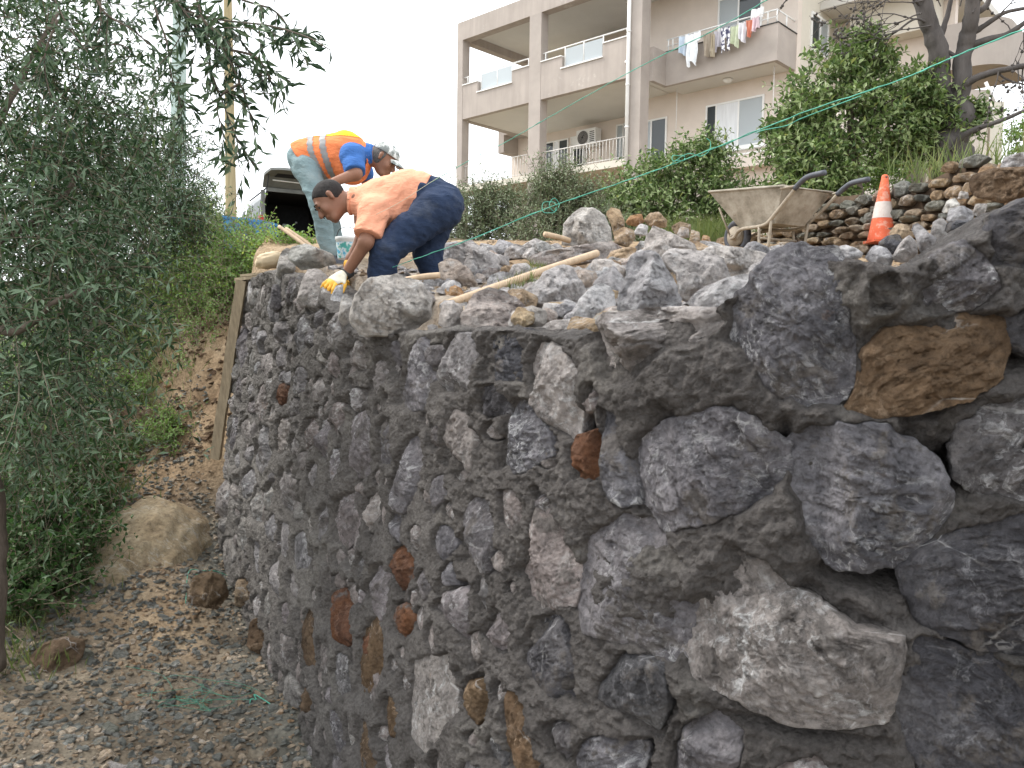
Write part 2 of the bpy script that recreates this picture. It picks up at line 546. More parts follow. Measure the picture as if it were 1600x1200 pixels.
def stone_shape(rng, th, r, D, back, res, seed, facet=0.5, rough=1.0):
    """closed stone: local x, y in the face plane, h outwards. chisel facets + scoops + grain"""
    n = len(th)
    Rm = r.mean()
    m = int(np.clip(Rm / res, 6, 42))
    t = np.linspace(0, 1, m + 1)[1:] ** 0.85
    X = np.r_[0, (t[:, None] * r[None] * np.cos(th)[None]).ravel()]
    Yv = np.r_[0, (t[:, None] * r[None] * np.sin(th)[None]).ravel()]
    T = np.r_[0, np.repeat(t, n)]
    H = D * 1.25 * np.power(np.clip(1 - T ** 12, 0, 1), 0.6)
    wv = fbm(np.c_[X, Yv, X * 0] * 9 + seed, 3, seed + 1) * 0.10 * Rm
    for k in range(rng.randint(8, 12)):
        a = rng.uniform(0, 2 * PI)
        g = rng.choice((0.25, 0.5, 0.9, 1.6, 2.4)) * rng.uniform(0.7, 1.3) * facet * D / Rm
        c = D * rng.uniform(0.62, 1.0) + g * Rm * rng.uniform(0.1, 0.45)
        pl = c - g * (X * math.cos(a) + Yv * math.sin(a) + wv)
        H = np.minimum(H, np.maximum(pl, -0.01))
    P = np.c_[X, Yv, H]
    q = P / max(Rm, 0.03) + seed * 5.13
    edge = np.clip(1 - T ** 9, 0.0, 1)
    rot = rng.uniform(0, PI)
    qs = np.c_[(X * math.cos(rot) + Yv * math.sin(rot)) * 1.0, (-X * math.sin(rot) + Yv * math.cos(rot)) * 2.3, H * 1.5]
    led = sstep(-0.04, 0.04, fbm(np.c_[qs[:, :2] * 7 + seed, H * 0], 3, seed + 21)) + 0.6 * sstep(-0.03, 0.03, fbm(np.c_[qs[:, ::-1][:, 1:] * 13 + seed, H * 0], 3, seed + 22))
    H = H + edge * rough * (0.17 * D * (led - 0.8) + 0.10 * D * fbm(q * 1.5, 3, seed) + 0.008 * ridged(qs * 15, 4, seed + 3, 0.6) + 0.0065 * ridged(qs * 42 + 4, 3, seed + 5, 0.6))
    H = H + rough * edge * 0.0035 * fbm(P * 95, 2, seed + 9)
    V = [np.c_[X, Yv, H]]
    N = 1 + m * n
    # the flanks and the back
    b0 = np.c_[X[-n:] * 1.0, Yv[-n:] * 1.0]
    for s, hh in ((0.985, -0.30), (0.93, -0.65), (0.70, -1.0)):
        V.append(np.c_[b0 * s, np.full(n, back * hh)])
    V.append(np.array([[0, 0, -back * 1.02]]))
    V = np.concatenate(V)
    j = np.arange(n)
    k = (j + 1) % n
    F = [np.stack([np.zeros(n, int), 1 + j, 1 + k], -1)]
    i = np.arange(m + 3 - 1)[:, None]
    F.append(np.stack([1 + i * n + j, 1 + (i + 1) * n + j, 1 + (i + 1) * n + k, 1 + i * n + k], -1).reshape(-1, 4))
    last = 1 + (m + 2) * n
    F.append(np.stack([last + j, np.full(n, last + n), last + k], -1))
    return V, F

# stones one can pick out in the photograph, outlined there and carried onto the wall's surface
G = 'grey'
STONES = [
 (G, .055, [(1140,480),(1180,440),(1200,405),(1260,392),(1310,400),(1330,440),(1322,500),(1340,560),(1335,595),(1315,620),(1290,628),(1262,635),(1215,610),(1175,565),(1150,530)]),
 ('ochre', .06, [(1328,632),(1345,600),(1350,555),(1378,520),(1440,505),(1500,490),(1570,500),(1575,540),(1545,590),(1500,622),(1440,640),(1365,648)]),
 ('dark', .05, [(1560,520),(1580,488),(1640,470),(1720,490),(1700,540),(1620,560),(1580,548)]),
 (G, .055, [(1430,440),(1460,398),(1500,378),(1530,400),(1548,450),(1520,482),(1450,492),(1420,480)]),
 ('dark', .07, [(1548,375),(1560,338),(1600,315),(1700,290),(1760,330),(1740,400),(1650,425),(1560,412)]),
 (G, .055, [(1492,720),(1500,665),(1530,640),(1600,620),(1700,640),(1720,730),(1640,780),(1530,768),(1495,745)]),
 (G, .075, [(1232,715),(1245,682),(1300,667),(1380,672),(1430,700),(1465,740),(1475,790),(1450,850),(1410,870),(1310,885),(1270,850),(1255,800),(1240,760)]),
 (G, .07, [(1000,720),(1012,680),(1060,655),(1140,642),(1190,667),(1225,700),(1218,735),(1195,770),(1160,790),(1120,805),(1050,825),(1010,790),(1002,750)]),
 ('dark', .065, [(1415,890),(1450,858),(1520,832),(1600,800),(1700,790),(1750,900),(1720,1010),(1600,1022),(1540,1005),(1440,970),(1430,930)]),
 ('rose', .075, [(1070,990),(1085,940),(1110,882),(1160,860),(1200,880),(1240,920),(1290,950),(1330,975),(1385,985),(1390,1060),(1380,1110),(1300,1120),(1230,1112),(1170,1080),(1095,1060),(1068,1020)]),
 ('pale', .13, [(945,572),(945,515),(962,494),(1010,486),(1060,482),(1110,486),(1128,505),(1115,528),(1060,548),(1030,566),(1000,596),(965,598)]),
 ('dark', .03, [(1398,1010),(1440,990),(1520,1020),(1600,1040),(1700,1070),(1700,1200),(1600,1230),(1450,1200),(1405,1120)]),
 (G, .05, [(905,905),(930,845),(985,805),(1030,815),(1060,870),(1072,920),(1075,1010),(1045,1035),(990,1000),(930,982),(907,950)]),
 ('dark', .05, [(945,1065),(990,1018),(1030,1035),(1055,1060),(1050,1095),(1025,1138),(980,1110),(950,1090)]),
 ('dark', .05, [(832,990),(850,965),(885,967),(895,1010),(912,1045),(908,1078),(880,1088),(845,1060),(832,1030)]),
 ('rose', .045, [(822,890),(835,830),(850,782),(870,790),(890,830),(900,880),(895,938),(850,946),(825,925)]),
 ('rust', .05, [(895,700),(905,684),(940,672),(952,700),(950,738),(932,750),(905,746)]),
 (G, .05, [(946,700),(938,640),(965,652),(985,700),(1000,740),(1003,782),(985,788),(962,775),(950,745)]),
 ('pale', .06, [(833,570),(842,540),(865,534),(890,547),(903,580),(900,640),(896,688),(870,655),(850,630),(842,600)]),
 (G, .055, [(792,720),(796,660),(806,627),(835,627),(850,652),(870,680),(874,708),(840,733),(810,736)]),
 ('dark', .045, [(758,640),(765,604),(790,600),(803,620),(798,645),(775,650)]),
 ('dark', .06, [(762,592),(770,560),(782,530),(800,516),(820,518),(824,560),(825,596),(790,594)]),
 ('pale', .055, [(686,590),(695,560),(705,540),(718,522),(735,527),(745,560),(745,606),(725,616),(700,608)]),
 (G, .05, [(633,620),(645,580),(655,547),(668,532),(680,552),(680,600),(673,636),(655,641),(640,637)]),
 ('pale', .05, [(578,600),(590,572),(605,555),(620,567),(620,590),(605,610),(590,618)]),
 ('pale', .045, [(547,552),(560,527),(580,537),(590,547),(575,573),(560,577)]),
 (G, .035, [(613,560),(618,534),(632,532),(634,556),(625,573)]),
 (G, .035, [(672,560),(679,540),(694,540),(693,560),(682,573)]),
 ('rose', .05, [(545,720),(550,682),(560,652),(575,643),(585,662),(582,700),(580,738),(565,746),(550,740)]),
 (G, .055, [(615,755),(632,720),(640,692),(660,679),(676,692),(672,720),(660,735),(655,760),(645,780),(635,796),(620,785)]),
 ('rose', .055, [(698,720),(706,672),(720,643),(740,647),(750,690),(745,738),(725,753),(708,743)]),
 (G, .035, [(683,692),(688,657),(697,667),(698,695),(690,708)]),
 ('pale', .045, [(545,633),(558,607),(577,607),(581,625),(565,643)]),
 (G, .055, [(728,840),(735,815),(748,778),(773,787),(775,820),(770,860),(763,890),(745,883),(732,860)]),
 (G, .04, [(672,790),(682,748),(699,742),(703,770),(690,795),(680,813)]),
 (G, .035, [(693,912),(703,875),(713,882),(716,912)]),
 ('rust', .045, [(614,898),(619,862),(635,852),(648,872),(643,900),(638,923),(625,918)]),
 ('rust', .045, [(619,970),(623,950),(639,942),(651,960),(648,983),(635,998),(622,988)]),
 ('rust', .05, [(512,950),(519,924),(543,924),(552,960),(555,998),(543,1006),(522,988),(514,968)]),
 ('rust', .04, [(567,1000),(580,985),(592,1000),(590,1020),(572,1022)]),
 ('ochre', .05, [(800,1110),(806,1082),(820,1080),(835,1110),(845,1150),(848,1180),(835,1198),(812,1190),(803,1150)]),
 ('ochre', .04, [(722,1085),(735,1067),(760,1062),(778,1085),(773,1105),(750,1128),(735,1118)]),
 ('rose', .04, [(684,950),(700,927),(730,917),(743,935),(740,970),(731,998),(720,985),(700,965)]),
 ('rose', .04, [(762,990),(775,957),(789,952),(798,980),(798,1008),(780,1013)]),
 (G, .04, [(862,1130),(880,1118),(905,1125),(905,1160),(898,1198),(880,1180),(870,1150)]),
 (G, .045, [(912,1180),(925,1152),(960,1147),(998,1162),(1008,1200),(990,1230),(920,1225)]),
 (G, .04, [(1058,1160),(1080,1124),(1130,1114),(1162,1140),(1158,1190),(1110,1220),(1062,1200)]),
 ('rose', .04, [(576,920),(590,884),(603,879),(611,900),(609,955),(596,966)]),
 ('pale', .05, [(425,520),(432,506),(452,502),(457,522),(450,536),(428,534)]),
 ('pale', .05, [(464,560),(468,500),(480,490),(488,505),(484,530),(475,545)]),
 (G, .05, [(490,505),(500,484),(512,486),(508,505),(498,515)]),
 (G, .045, [(482,535),(486,515),(498,518),(498,540),(488,548)]),
 ('pale', .05, [(430,560),(438,540),(452,545),(450,568),(440,575)]),
 ('rose', .045, [(518,570),(526,545),(540,560),(538,580),(526,590)]),
 ('pale', .045, [(433,700),(440,660),(455,652),(462,670),(455,705),(440,712)]),
 ('pale', .045, [(455,640),(462,622),(474,622),(474,645),(464,652)]),
 ('rust', .03, [(437,625),(444,600),(456,605),(452,628),(443,634)]),
 ('rose', .045, [(500,690),(502,660),(512,655),(520,690),(516,718),(505,712)]),
 ('rose', .045, [(518,668),(525,632),(543,630),(543,660),(530,690)]),
 ('rose', .045, [(478,680),(482,655),(497,652),(498,685),(488,700)]),
 ('pale', .04, [(430,885),(436,880),(442,905),(440,935),(432,935),(427,915)]),
 ('tan', .04, [(366,930),(370,905),(390,905),(392,935),(380,945)]),
 ('rose', .04, [(444,1010),(448,990),(462,1000),(466,1030),(455,1040),(446,1030)]),
 ('ochre', .04, [(470,1100),(474,1070),(486,1075),(488,1105),(478,1115)]),
 ('ochre', .04, [(565,1180),(570,1120),(582,1130),(590,1170),(590,1210),(575,1210)]),
 ('rose', .035, [(845,760),(856,756),(872,790),(868,812),(856,805)]),
 ('rose', .035, [(850,722),(862,700),(882,706),(884,724),(868,732)]),
 ('rose', .04, [(915,630),(925,600),(940,598),(944,620),(935,640),(922,645)]),
 (G, .04, [(1350,470),(1352,440),(1385,430),(1400,455),(1385,480),(1360,485)]),
]
rng = random.Random(5)
stone_fields = []       # u, z centre, angles, radii -- for the mortar
def wall_stone(mat, D, uvp, seed, sides=None, embed=0.03):
    uvp = np.asarray(uvp, float)
    uvp = uvp.mean(0) + (uvp - uvp.mean(0)) * (1.12 if seed < 200 else 1.0)
    c, th, r = smooth_outline(uvp, n=int(np.clip(np.ptp(np.array(uvp)[:, 0]) * 400, 30, 120)), seed=seed, rough=0.05)
    res = 0.0058 if c[0] > 4.4 else 0.010
    V, F = stone_shape(rng, th, r, D, 0.10, res, seed, rng.uniform(0.6, 1.1))
    P = S(c[0] + V[:, 0], c[1] + V[:, 1], V[:, 2])
    stone_fields.append((c[0], c[1], th, r))
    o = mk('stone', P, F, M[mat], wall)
    return o
k = 0
for mat, D, poly in STONES:
    uv = [pix2wall(*p) for p in poly]
    wall_stone(mat, D, uv, k)
    k += 1
def tfield(u, z, skip=None):
    """distance to the nearest stone in stone radii, and the offset below it"""
    T = np.full(u.shape, 9.0)
    for (cu, cz, th, r) in stone_fields:
        Rm = r.max() * 1.9
        w = np.where((abs(u - cu) < Rm) & (abs(z - cz) < Rm))
        if len(w[0]) == 0: continue
        du, dz = u[w] - cu, z[w] - cz
        a = np.arctan2(dz, du)
        rr = np.interp(a, np.r_[th, PI], np.r_[r, r[0]])
        T[w] = np.minimum(T[w], np.hypot(du, dz) / rr)
    return T
# the smaller stones between them, fitted in where there is room
def zlow(u): return np.interp(u, [0, 1.0, 2.2, 3.2, 4.5, 7.0], [0.1, -0.15, -0.5, -0.8, -0.9, -0.9])
_U_HAND = _arc[np.linalg.norm(CURVE - at(520, 470, 4.8)[:2], axis=1).argmin()]
tries = 0
nfill = 0
while nfill < 225 and tries < 12000:
    tries += 1
    u = rng.uniform(U0 + 0.03, U_MAX - 0.4)
    if u > 6.7: continue
    zt = ztop(u) - 0.03
    z = rng.uniform(max(zlow(u), -0.62), zt)
    prog = tries / 12000
    base = rng.uniform(0.060, 0.135) * (1.2 - 0.62 * prog)
    w, h = base * rng.uniform(0.85, 1.25), base * rng.uniform(0.75, 1.3)
    if u < 2.9: w, h = w * 1.45, h * 1.12
    elif u < 5.0: w, h = w * 1.22, h * 1.25
    if u < 3.6 and z < 0.45 and rng.random() < 0.6: continue
    if z + h > ztop(u) + 0.03: continue
    # sample the rim
    aa = np.linspace(0, 2 * PI, 12, endpoint=False)
    if tfield(u + w * 0.98 * np.cos(aa), z + h * 0.98 * np.sin(aa)).min() < 1.0 or tfield(np.array([u]), np.array([z]))[0] < 1.3: continue
    # the middle and the right of the wall are broad mortar
    px, py = project(S(np.array([u]), np.array([z]), 0.02))
    px, py = px[0], py[0]
    if px > 900 and rng.random() < 0.6: continue
    if py > 880 and px > 380 and rng.random() < 0.55: continue
    nv = rng.randint(5, 8)
    ang = sorted(rng.uniform(0, 2 * PI) for _ in range(nv))
    ang = [2 * PI * i / nv + rng.uniform(-0.3, 0.3) for i in range(nv)]
    tl = rng.uniform(-0.5, 0.5)
    poly = []
    for a in ang:
        rr = rng.uniform(0.82, 1.12)
        x, y = w * math.cos(a) * rr, h * math.sin(a) * rr
        poly.append((u + x * math.cos(tl) - y * math.sin(tl), z + x * math.sin(tl) + y * math.cos(tl)))
    deep = py > 830 or px > 640
    mat = rng.choice(['pale', 'pale', 'pale', 'rose'] if px < 520 else ['rose', 'pale', 'rose', 'grey', 'grey'] if px < 700 else ['rose', 'grey', 'grey', 'dark', 'rose'])
    if py > 880 and rng.random() < 0.12: mat = 'ochre'
    wall_stone(mat, rng.uniform(0.012, 0.030) if deep else rng.uniform(0.025, 0.055), poly, 200 + nfill)
    nfill += 1
print('wall stones', len(stone_fields))
# past the three hundred: the pinnings, small stones wedged into the joints, joined
pin = MB()
npin = tries = 0
while npin < 110 and tries < 9000:
    tries += 1
    u = rng.uniform(U0 + 0.02, 6.6)
    z = rng.uniform(max(zlow(u), -0.6), ztop(u) - 0.02)
    w = rng.uniform(0.032, 0.062)
    h = w * rng.uniform(0.7, 1.5)
    if tfield(np.array([u]), np.array([z]))[0] < 1.12: continue
    aa = np.linspace(0, 2 * PI, 8, endpoint=False)
    if tfield(u + w * 0.8 * np.cos(aa), z + h * 0.8 * np.sin(aa)).min() < 0.97: continue
    if u > 4.9 and rng.random() < (u - 4.9) / 0.5: continue
    if u < 2.9 and rng.random() < 0.6: continue
    nv = rng.randint(5, 7)
    poly = [(u + w * math.cos(2 * PI * i / nv + .3) * rng.uniform(.75, 1.15), z + h * math.sin(2 * PI * i / nv + .3) * rng.uniform(.75, 1.15)) for i in range(nv)]
    c, th, r = smooth_outline(poly, n=18, seed=npin, rough=0.05)
    V, F = stone_shape(rng, th, r, rng.uniform(.006, .018), 0.05, 0.012, npin + 3000, 0.9)
    pin.add(S(c[0] + V[:, 0], c[1] + V[:, 1], V[:, 2]), F)
    stone_fields.append((c[0], c[1], th, r))
    npin += 1
for k in range(2600):                      # the wall runs on past the picture
    u, z = rng.uniform(6.72, U_MAX - 0.1), rng.uniform(-0.55, 1.9)
    w = rng.uniform(0.07, 0.19)
    h = w * rng.uniform(0.7, 1.1)
    aa = np.linspace(0, 2 * PI, 8, endpoint=False)
    if z + h > ztop(u) or tfield(u + w * np.cos(aa), z + h * np.sin(aa)).min() < 1.05 or tfield(np.array([u]), np.array([z]))[0] < 1.4: continue
    nv = rng.randint(5, 8)
    poly = [(u + w * math.cos(2 * PI * i / nv + .3) * rng.uniform(.8, 1.15), z + h * math.sin(2 * PI * i / nv + .3) * rng.uniform(.8, 1.15)) for i in range(nv)]
    c, th, r = smooth_outline(poly, n=28, seed=k, rough=0.05)
    V, F = stone_shape(rng, th, r, rng.uniform(.03, .06), 0.08, 0.014, k + 7000, 0.9)
    pin.add(S(c[0] + V[:, 0], c[1] + V[:, 1], V[:, 2]), F)
    stone_fields.append((c[0], c[1], th, r))
tag(pin.mk('pinning_stones', M['rose'], wall), kind='stuff')
print('pinnings', npin)

# ---- the mortar body: face, ragged top, back
CAV = [(u_px, v_px, ru, rz, dp) + tuple(pix2wall(u_px, v_px)) for u_px, v_px, ru, rz, dp in
       [(915, 665, .045, .04, .12), (1480, 745, .05, .05, .14), (1390, 900, .10, .04, .12), (1320, 610, .03, .04, .1), (1232, 685, .02, .05, .1),
        (1590, 560, .06, .04, .1), (1080, 600, .20, .11, -.030), (1390, 450, .18, .11, -.02), (1150, 860, .1, .08, -.015),
        (420, 500, .05, .03, .05), (495, 483, .1, .016, .10), (1545, 1005, .16, .02, .07), (1240, 1135, .14, .015, .07), (980, 780, .02, .03, .08), (905, 1090, .03, .02, .09), (770, 830, .02, .03, .05)]]
def mortar_piece(us, nz, close):
    vv = np.linspace(0, 1, nz)
    UU, VV = np.meshgrid(us, vv, indexing='ij')
    wob = 0.03 * fbm(np.stack([UU * 3.1, np.zeros_like(UU), np.zeros_like(UU)], -1), 3, 41)
    ZB = -0.80
    ZZ = ZB + (ztop(UU) + wob - ZB) * VV
    T = tfield(UU, ZZ)
    Q = np.stack([UU, ZZ, np.zeros_like(UU)], -1)
    lump = fbm(Q * 7.0, 4, 3)
    crumb = ridged(Q * 26.0, 3, 8, 0.6)
    grit_ = fbm(Q * 62.0, 3, 9, 0.75)
    patch = sstep(0.05, 0.45, fbm(Q * 3.3 + 5, 3, 12))       # broad dollops that lap over the stones
    smear = sstep(0.1, 0.35, fbm(Q * 2.6 + 31, 2, 15))
    near_ = sstep(4.3, 5.2, UU)
    HH = 0.020 + 0.010 * near_ + 0.022 * lump + (0.011 * crumb + 0.011 * grit_) * (1 - 0.45 * smear) * (1 + 0.25 * near_) + 0.026 * patch
    rim = sstep(1.40, 1.06, T)
    gap = sstep(0.12, 0.5, fbm(Q * 5.0 + 77, 3, 22))
    HH = HH - rim * gap * 0.06                                 # open joints round some stones
    HH = HH - sstep(1.02, 0.86, T) * 0.06 * (1 - 0.45 * patch)  # sunk behind the stones
    for _a, _b, ru, rz, dp, cu, cz in CAV:
        HH = HH - dp * np.exp(-((UU - cu) / ru) ** 2 - ((ZZ - cz) / rz) ** 2)
    P = S(UU, ZZ, HH)
    rows = [P]
    nu = len(us)
    top = P[:, -1]
    for kx, (bk, dz) in enumerate([(0.015, 0.004), (0.035, 0.008), (0.06, 0.012), (0.09, 0.012), (0.12, 0.012), (0.15, 0.008), (0.18, 0.006), (0.21, 0.003), (0.24, 0.0), (0.27, -0.005), (0.30, -0.01), (0.34, -0.06), (0.36, -0.3)]):
        q = top.copy()
        q[:, :2] -= wn(us) * bk
        g_ = np.c_[q[:, :2], np.zeros(nu)]
        q[:, 2] += dz + 0.030 * fbm(g_ * 9, 4, 60, 0.6) + 0.008 * fbm(g_ * 60, 2, 61)
        rows.append(q[:, None])
    P = np.concatenate(rows, 1)
    nc = P.shape[1]
    i = np.arange(nu - 1)[:, None] * nc
    j = np.arange(nc - 1)[None]
    F = [np.stack([i + j, i + nc + j, i + nc + j + 1, i + j + 1], -1).reshape(-1, 4)]
    V = P.reshape(-1, 3)
    dryv = np.clip(1.15 - UU / 5.2, 0.05, 1)
    dryv = np.concatenate([dryv, np.repeat(dryv[:, -1:], nc - nz, 1)], 1).ravel()
    if close:
        end = P[0].copy()
        end[:, :2] -= wn(np.array([U0]))[0] * np.linspace(0.5, 0.36, nc)[:, None]
        ne = len(V)
        jj = np.arange(nc - 1)
        F.append(np.stack([jj, jj + 1, ne + jj + 1, ne + jj], -1))
        V = np.concatenate([V, end])
        dryv = np.r_[dryv, np.ones(nc)]
    mk('mortar', V, F, M['mortar'], wall, attr={'dry': dryv})
UM = 4.5
mortar_piece(np.concatenate([np.arange(U0 - 0.02, 3.0, 0.015), np.arange(3.0, UM, 0.0100), [UM]]), 240, True)
mortar_piece(np.concatenate([np.arange(UM, 6.75, 0.0058), np.arange(6.75, 7.3, 0.015), np.arange(7.3, U_MAX, 0.04), [U_MAX]]), 430, False)

# ================================================================= GROUND
GP = [(470, 1190, 3.9), (480, 1150, 4.05), (430, 1040, 4.75), (370, 905, 5.8), (250, 1190, 3.65), (50, 1190, 3.35), (0, 1010, 4.3), (130, 1000, 4.6),
      (300, 1000, 4.9), (20, 930, 4.9), (150, 900, 5.3), (300, 900, 5.5), (200, 800, 6.0), (330, 720, 6.6), (250, 742, 6.5), (120, 790, 6.4), (0, 800, 5.6),
      (170, 700, 7.3), (60, 650, 7.5), (0, 600, 7.5), (300, 700, 6.9), (250, 500, 9.0), (330, 480, 9.2), (200, 480, 10.0), (280, 408, 14.0), (230, 402, 15.5), (360, 400, 12.5), (100, 500, 12.0),
      (100, 430, 17.0), (0, 430, 17.0), (345, 800, 6.3), (300, 570, 7.35), (258, 630, 7.25), (330, 525, 7.6), (285, 520, 7.9), (335, 620, 7.05), (335, 440, 9.0), (300, 430, 11.0)]
gp = np.array([at(*g) for g in GP])
far = np.array([(0, -3, -1.0), (3, 0, -0.9), (-3, 0, -0.9), (0, 1, -0.75), (2.5, 3.5, -0.6), (-6, 1, -1.6), (-12, 4, -3.5), (-12, 12, 0.6), (-25, 10, -3), (-8, -8, -3.5), (8, -8, -2.5), (-10, 25, 3.5), (5, 25, 4.2),
                (-60, 40, 0), (60, 40, 4), (-60, -30, -12), (60, -30, -6), (0, -60, -15), (0, 80, 5), (300, 300, -10), (-300, 300, -10), (-300, -300, -30), (300, -300, -30), (0, 400, -10), (-400, 0, -30), (400, 0, -20), (10, 6, 1.5), (12, 0, 0)])
ctl = np.vstack([gp, far])
def _rbf(A, B):
    return np.sqrt(((A[:, None] - B[None]) ** 2).sum(-1) + 0.05)
_K = _rbf(ctl[:, :2], ctl[:, :2])
_n = len(ctl)
_A = np.zeros((_n + 1, _n + 1))
_A[:_n, :_n] = _K + np.eye(_n) * -0.02
_A[:_n, _n] = 1
_A[_n, :_n] = 1
_w = np.linalg.solve(_A, np.r_[ctl[:, 2], 0])
def low_z(X, Y):
    q = np.c_[np.ravel(X), np.ravel(Y)]
    out = np.zeros(len(q))
    for a in range(0, len(q), 20000):
        out[a:a + 20000] = _rbf(q[a:a + 20000], ctl[:, :2]) @ _w[:_n] + _w[_n]
    return out.reshape(np.shape(X))
def terrace_z(X, Y):
    b = np.interp(Y, [0, 2.0, 2.6, 3.0, 4.2, 5.2, 6.2, 7.5, 10, 15, 22, 40], [1.35, 1.45, 1.50, 1.55, 1.78, 1.97, 2.17, 2.42, 2.72, 3.2, 3.8, 5.2])
    b = b + 0.42 * sstep(0.75, 1.5, X) * sstep(3.6, 2.2, Y) + 0.25 * sstep(2.0, 3.5, X) * sstep(7, 3, Y)
    return b
def side_dist(X, Y):
    """signed distance behind the wall line; beyond its far end the edge of the bank runs on"""
    e = _t[0]
    ext = CURVE[0] - np.outer(np.linspace(0.1, 40, 60), np.array([-e[0] * 0.2 + 0.02, -1.0]) * -1) * np.array([-1, -1])
    ext = np.stack([np.linspace(CURVE[0, 0], CURVE[0, 0] - 3.5, 60), np.linspace(CURVE[0, 1] + 0.1, 30, 60)], -1)
    L = np.vstack([ext[::-1], CURVE[::12], CURVE[-1:] + np.array([[3, 0.4], [30, 3.5]])])
    a, b = L[:-1], L[1:]
    q = np.c_[np.ravel(X), np.ravel(Y)]
    best = np.full(len(q), 1e9)
    sg = np.ones(len(q))
    for p, r_ in zip(a, b):
        d = r_ - p
        t = np.clip(((q - p) @ d) / (d @ d), 0, 1)
        v = q - (p + t[:, None] * d)
        dist = np.hypot(v[:, 0], v[:, 1])
        s = d[0] * v[:, 1] - d[1] * v[:, 0]
        m = dist < best
        best[m] = dist[m]
        sg[m] = np.sign(s[m])
    return (best * sg).reshape(np.shape(X))
def gz(X, Y, detail=True):
    X, Y = np.asarray(X, float), np.asarray(Y, float)
    lo, hi = low_z(X, Y), terrace_z(X, Y)
    sd = side_dist(X, Y)
    bank = sstep(5.9, 6.9, Y)
    w_sharp = sstep(0.12, 0.30, sd)
    w_bank = sstep(-0.05, 0.35, sd)
    w = w_sharp * (1 - bank) + w_bank * bank
    z = lo + (hi - lo) * w
    if detail:
        near = sstep(30, 8, np.hypot(X, Y))
        q = np.stack([X, Y, z * 0.5], -1)
        z = z + near * (0.05 * fbm(q * 1.3, 3, 90) + 0.022 * ridged(q * 5.0, 4, 91)) + (1 - near) * 0.3 * fbm(q * 0.12, 3, 92)
        bk = np.exp(-((Y - 7.1) / 0.55) ** 2) * sstep(-2.0, -2.4, X) * sstep(-4.6, -4.0, X)
        z = z + near * bk * (0.16 * ridged(np.stack([X * 2.2, Y * 2.2, z * 3], -1), 4, 93) + 0.09 * ridged(np.stack([X * 7, Y * 7, z * 8], -1), 4, 94, 0.6))
    return z
def geo(a, b, n):
    return np.sign(b - a) * np.geomspace(0.06, abs(b - a), n)
xs = np.r_[(-5.0 + geo(-5, -900, 46))[::-1], np.arange(-5.0, 3.0, 0.032), 3.0 + geo(3, 900, 46)]
ys = np.r_[(2.3 + geo(2.3, -900, 46))[::-1], np.arange(2.3, 9.5, 0.032), 9.5 + geo(9.5, 1500, 60)]
XX, YY = np.meshgrid(xs, ys, indexing='ij')
ZG = gz(XX, YY)
sdg = side_dist(XX, YY)
q = np.stack([XX, YY, ZG], -1)
nse = fbm(q * 1.1, 4, 95)
# grit: cement dust and slate chips near the foot of the wall and over the lower path; green: leaf litter under the trees
ppx = np.where(YY > 1.0, CX + FPX * XX / np.maximum(YY, 0.5), 800)
foot = sstep(-0.75, -0.10, sdg) * (sdg < 0.2) * sstep(6.7, 6.0, YY)
top_dust = (sdg >= 0.1) * sstep(1.9, 0.5, sdg) * sstep(6.3, 5.0, YY) * (0.75 + 0.5 * nse)
pathg = sstep(5.1, 4.3, YY) * (sdg < 0.2)
grit = np.clip(foot * 1.1 + pathg * 0.62 + 0.5 * nse, 0, 1) * sstep(7.0, 6.4, YY)
grit = np.maximum(grit, 0.0)
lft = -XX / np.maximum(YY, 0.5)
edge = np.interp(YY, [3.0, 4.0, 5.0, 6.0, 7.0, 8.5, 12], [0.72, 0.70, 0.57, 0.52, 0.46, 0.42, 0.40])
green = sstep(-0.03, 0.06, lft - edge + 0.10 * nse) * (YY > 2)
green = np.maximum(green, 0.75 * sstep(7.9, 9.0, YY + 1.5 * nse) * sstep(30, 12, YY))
green = np.where(YY > 25, 0.6, green)
nx, ny = len(xs), len(ys)
i = np.arange(nx - 1)[:, None] * ny
j = np.arange(ny - 1)[None]
F = np.stack([i + j, i + ny + j, i + ny + j + 1, i + j + 1], -1).reshape(-1, 4)
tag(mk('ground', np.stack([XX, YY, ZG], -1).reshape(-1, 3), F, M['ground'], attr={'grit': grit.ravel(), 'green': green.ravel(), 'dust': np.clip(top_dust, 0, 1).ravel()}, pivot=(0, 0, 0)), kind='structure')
# ================================================================= THE APARTMENT BUILDING
M['taupe'] = plain('taupe_render', (0.400, 0.354, 0.319), 0.9, 0.10, 1.6, 0.004, 90)
M['beige'] = plain('beige_render', (0.696, 0.615, 0.545), 0.9, 0.06, 1.5, 0.003, 90)
M['cream'] = plain('cream_render', (0.62, 0.58, 0.50), 0.9, 0.06, 1.5, 0.003, 90)
M['soffit'] = plain('painted_ceiling', (0.62, 0.60, 0.56), 0.9, 0.05, 1.0, 0.002, 60)
M['white'] = M['white']
M['pvc'] = plain('white_plastic', (0.80, 0.80, 0.78), 0.45, 0.04, 4, 0.0)
M['iron'] = plain('white_painted_iron', (0.66, 0.64, 0.61), 0.6, 0.15, 20)
M['darkmetal'] = plain('dark_metal', (0.05, 0.05, 0.05), 0.5, 0.3, 20)
M['flake'] = plain('bare_filler', (0.62, 0.60, 0.56), 0.9, 0.15, 20)
def glass_mat(name, col, rough=0.12, trans=0.0, alpha=1.0):
    t = NT(name)
    t.b.inputs['Transmission Weight'].default_value = trans
    t.b.inputs['Specular IOR Level'].default_value = 0.5
    return t.done(col, None, rough)
M['glass'] = glass_mat('window_glass', (0.05, 0.06, 0.065), 0.06)
M['frost'] = glass_mat('frosted_glass', (0.55, 0.60, 0.62), 0.35, 0.35)
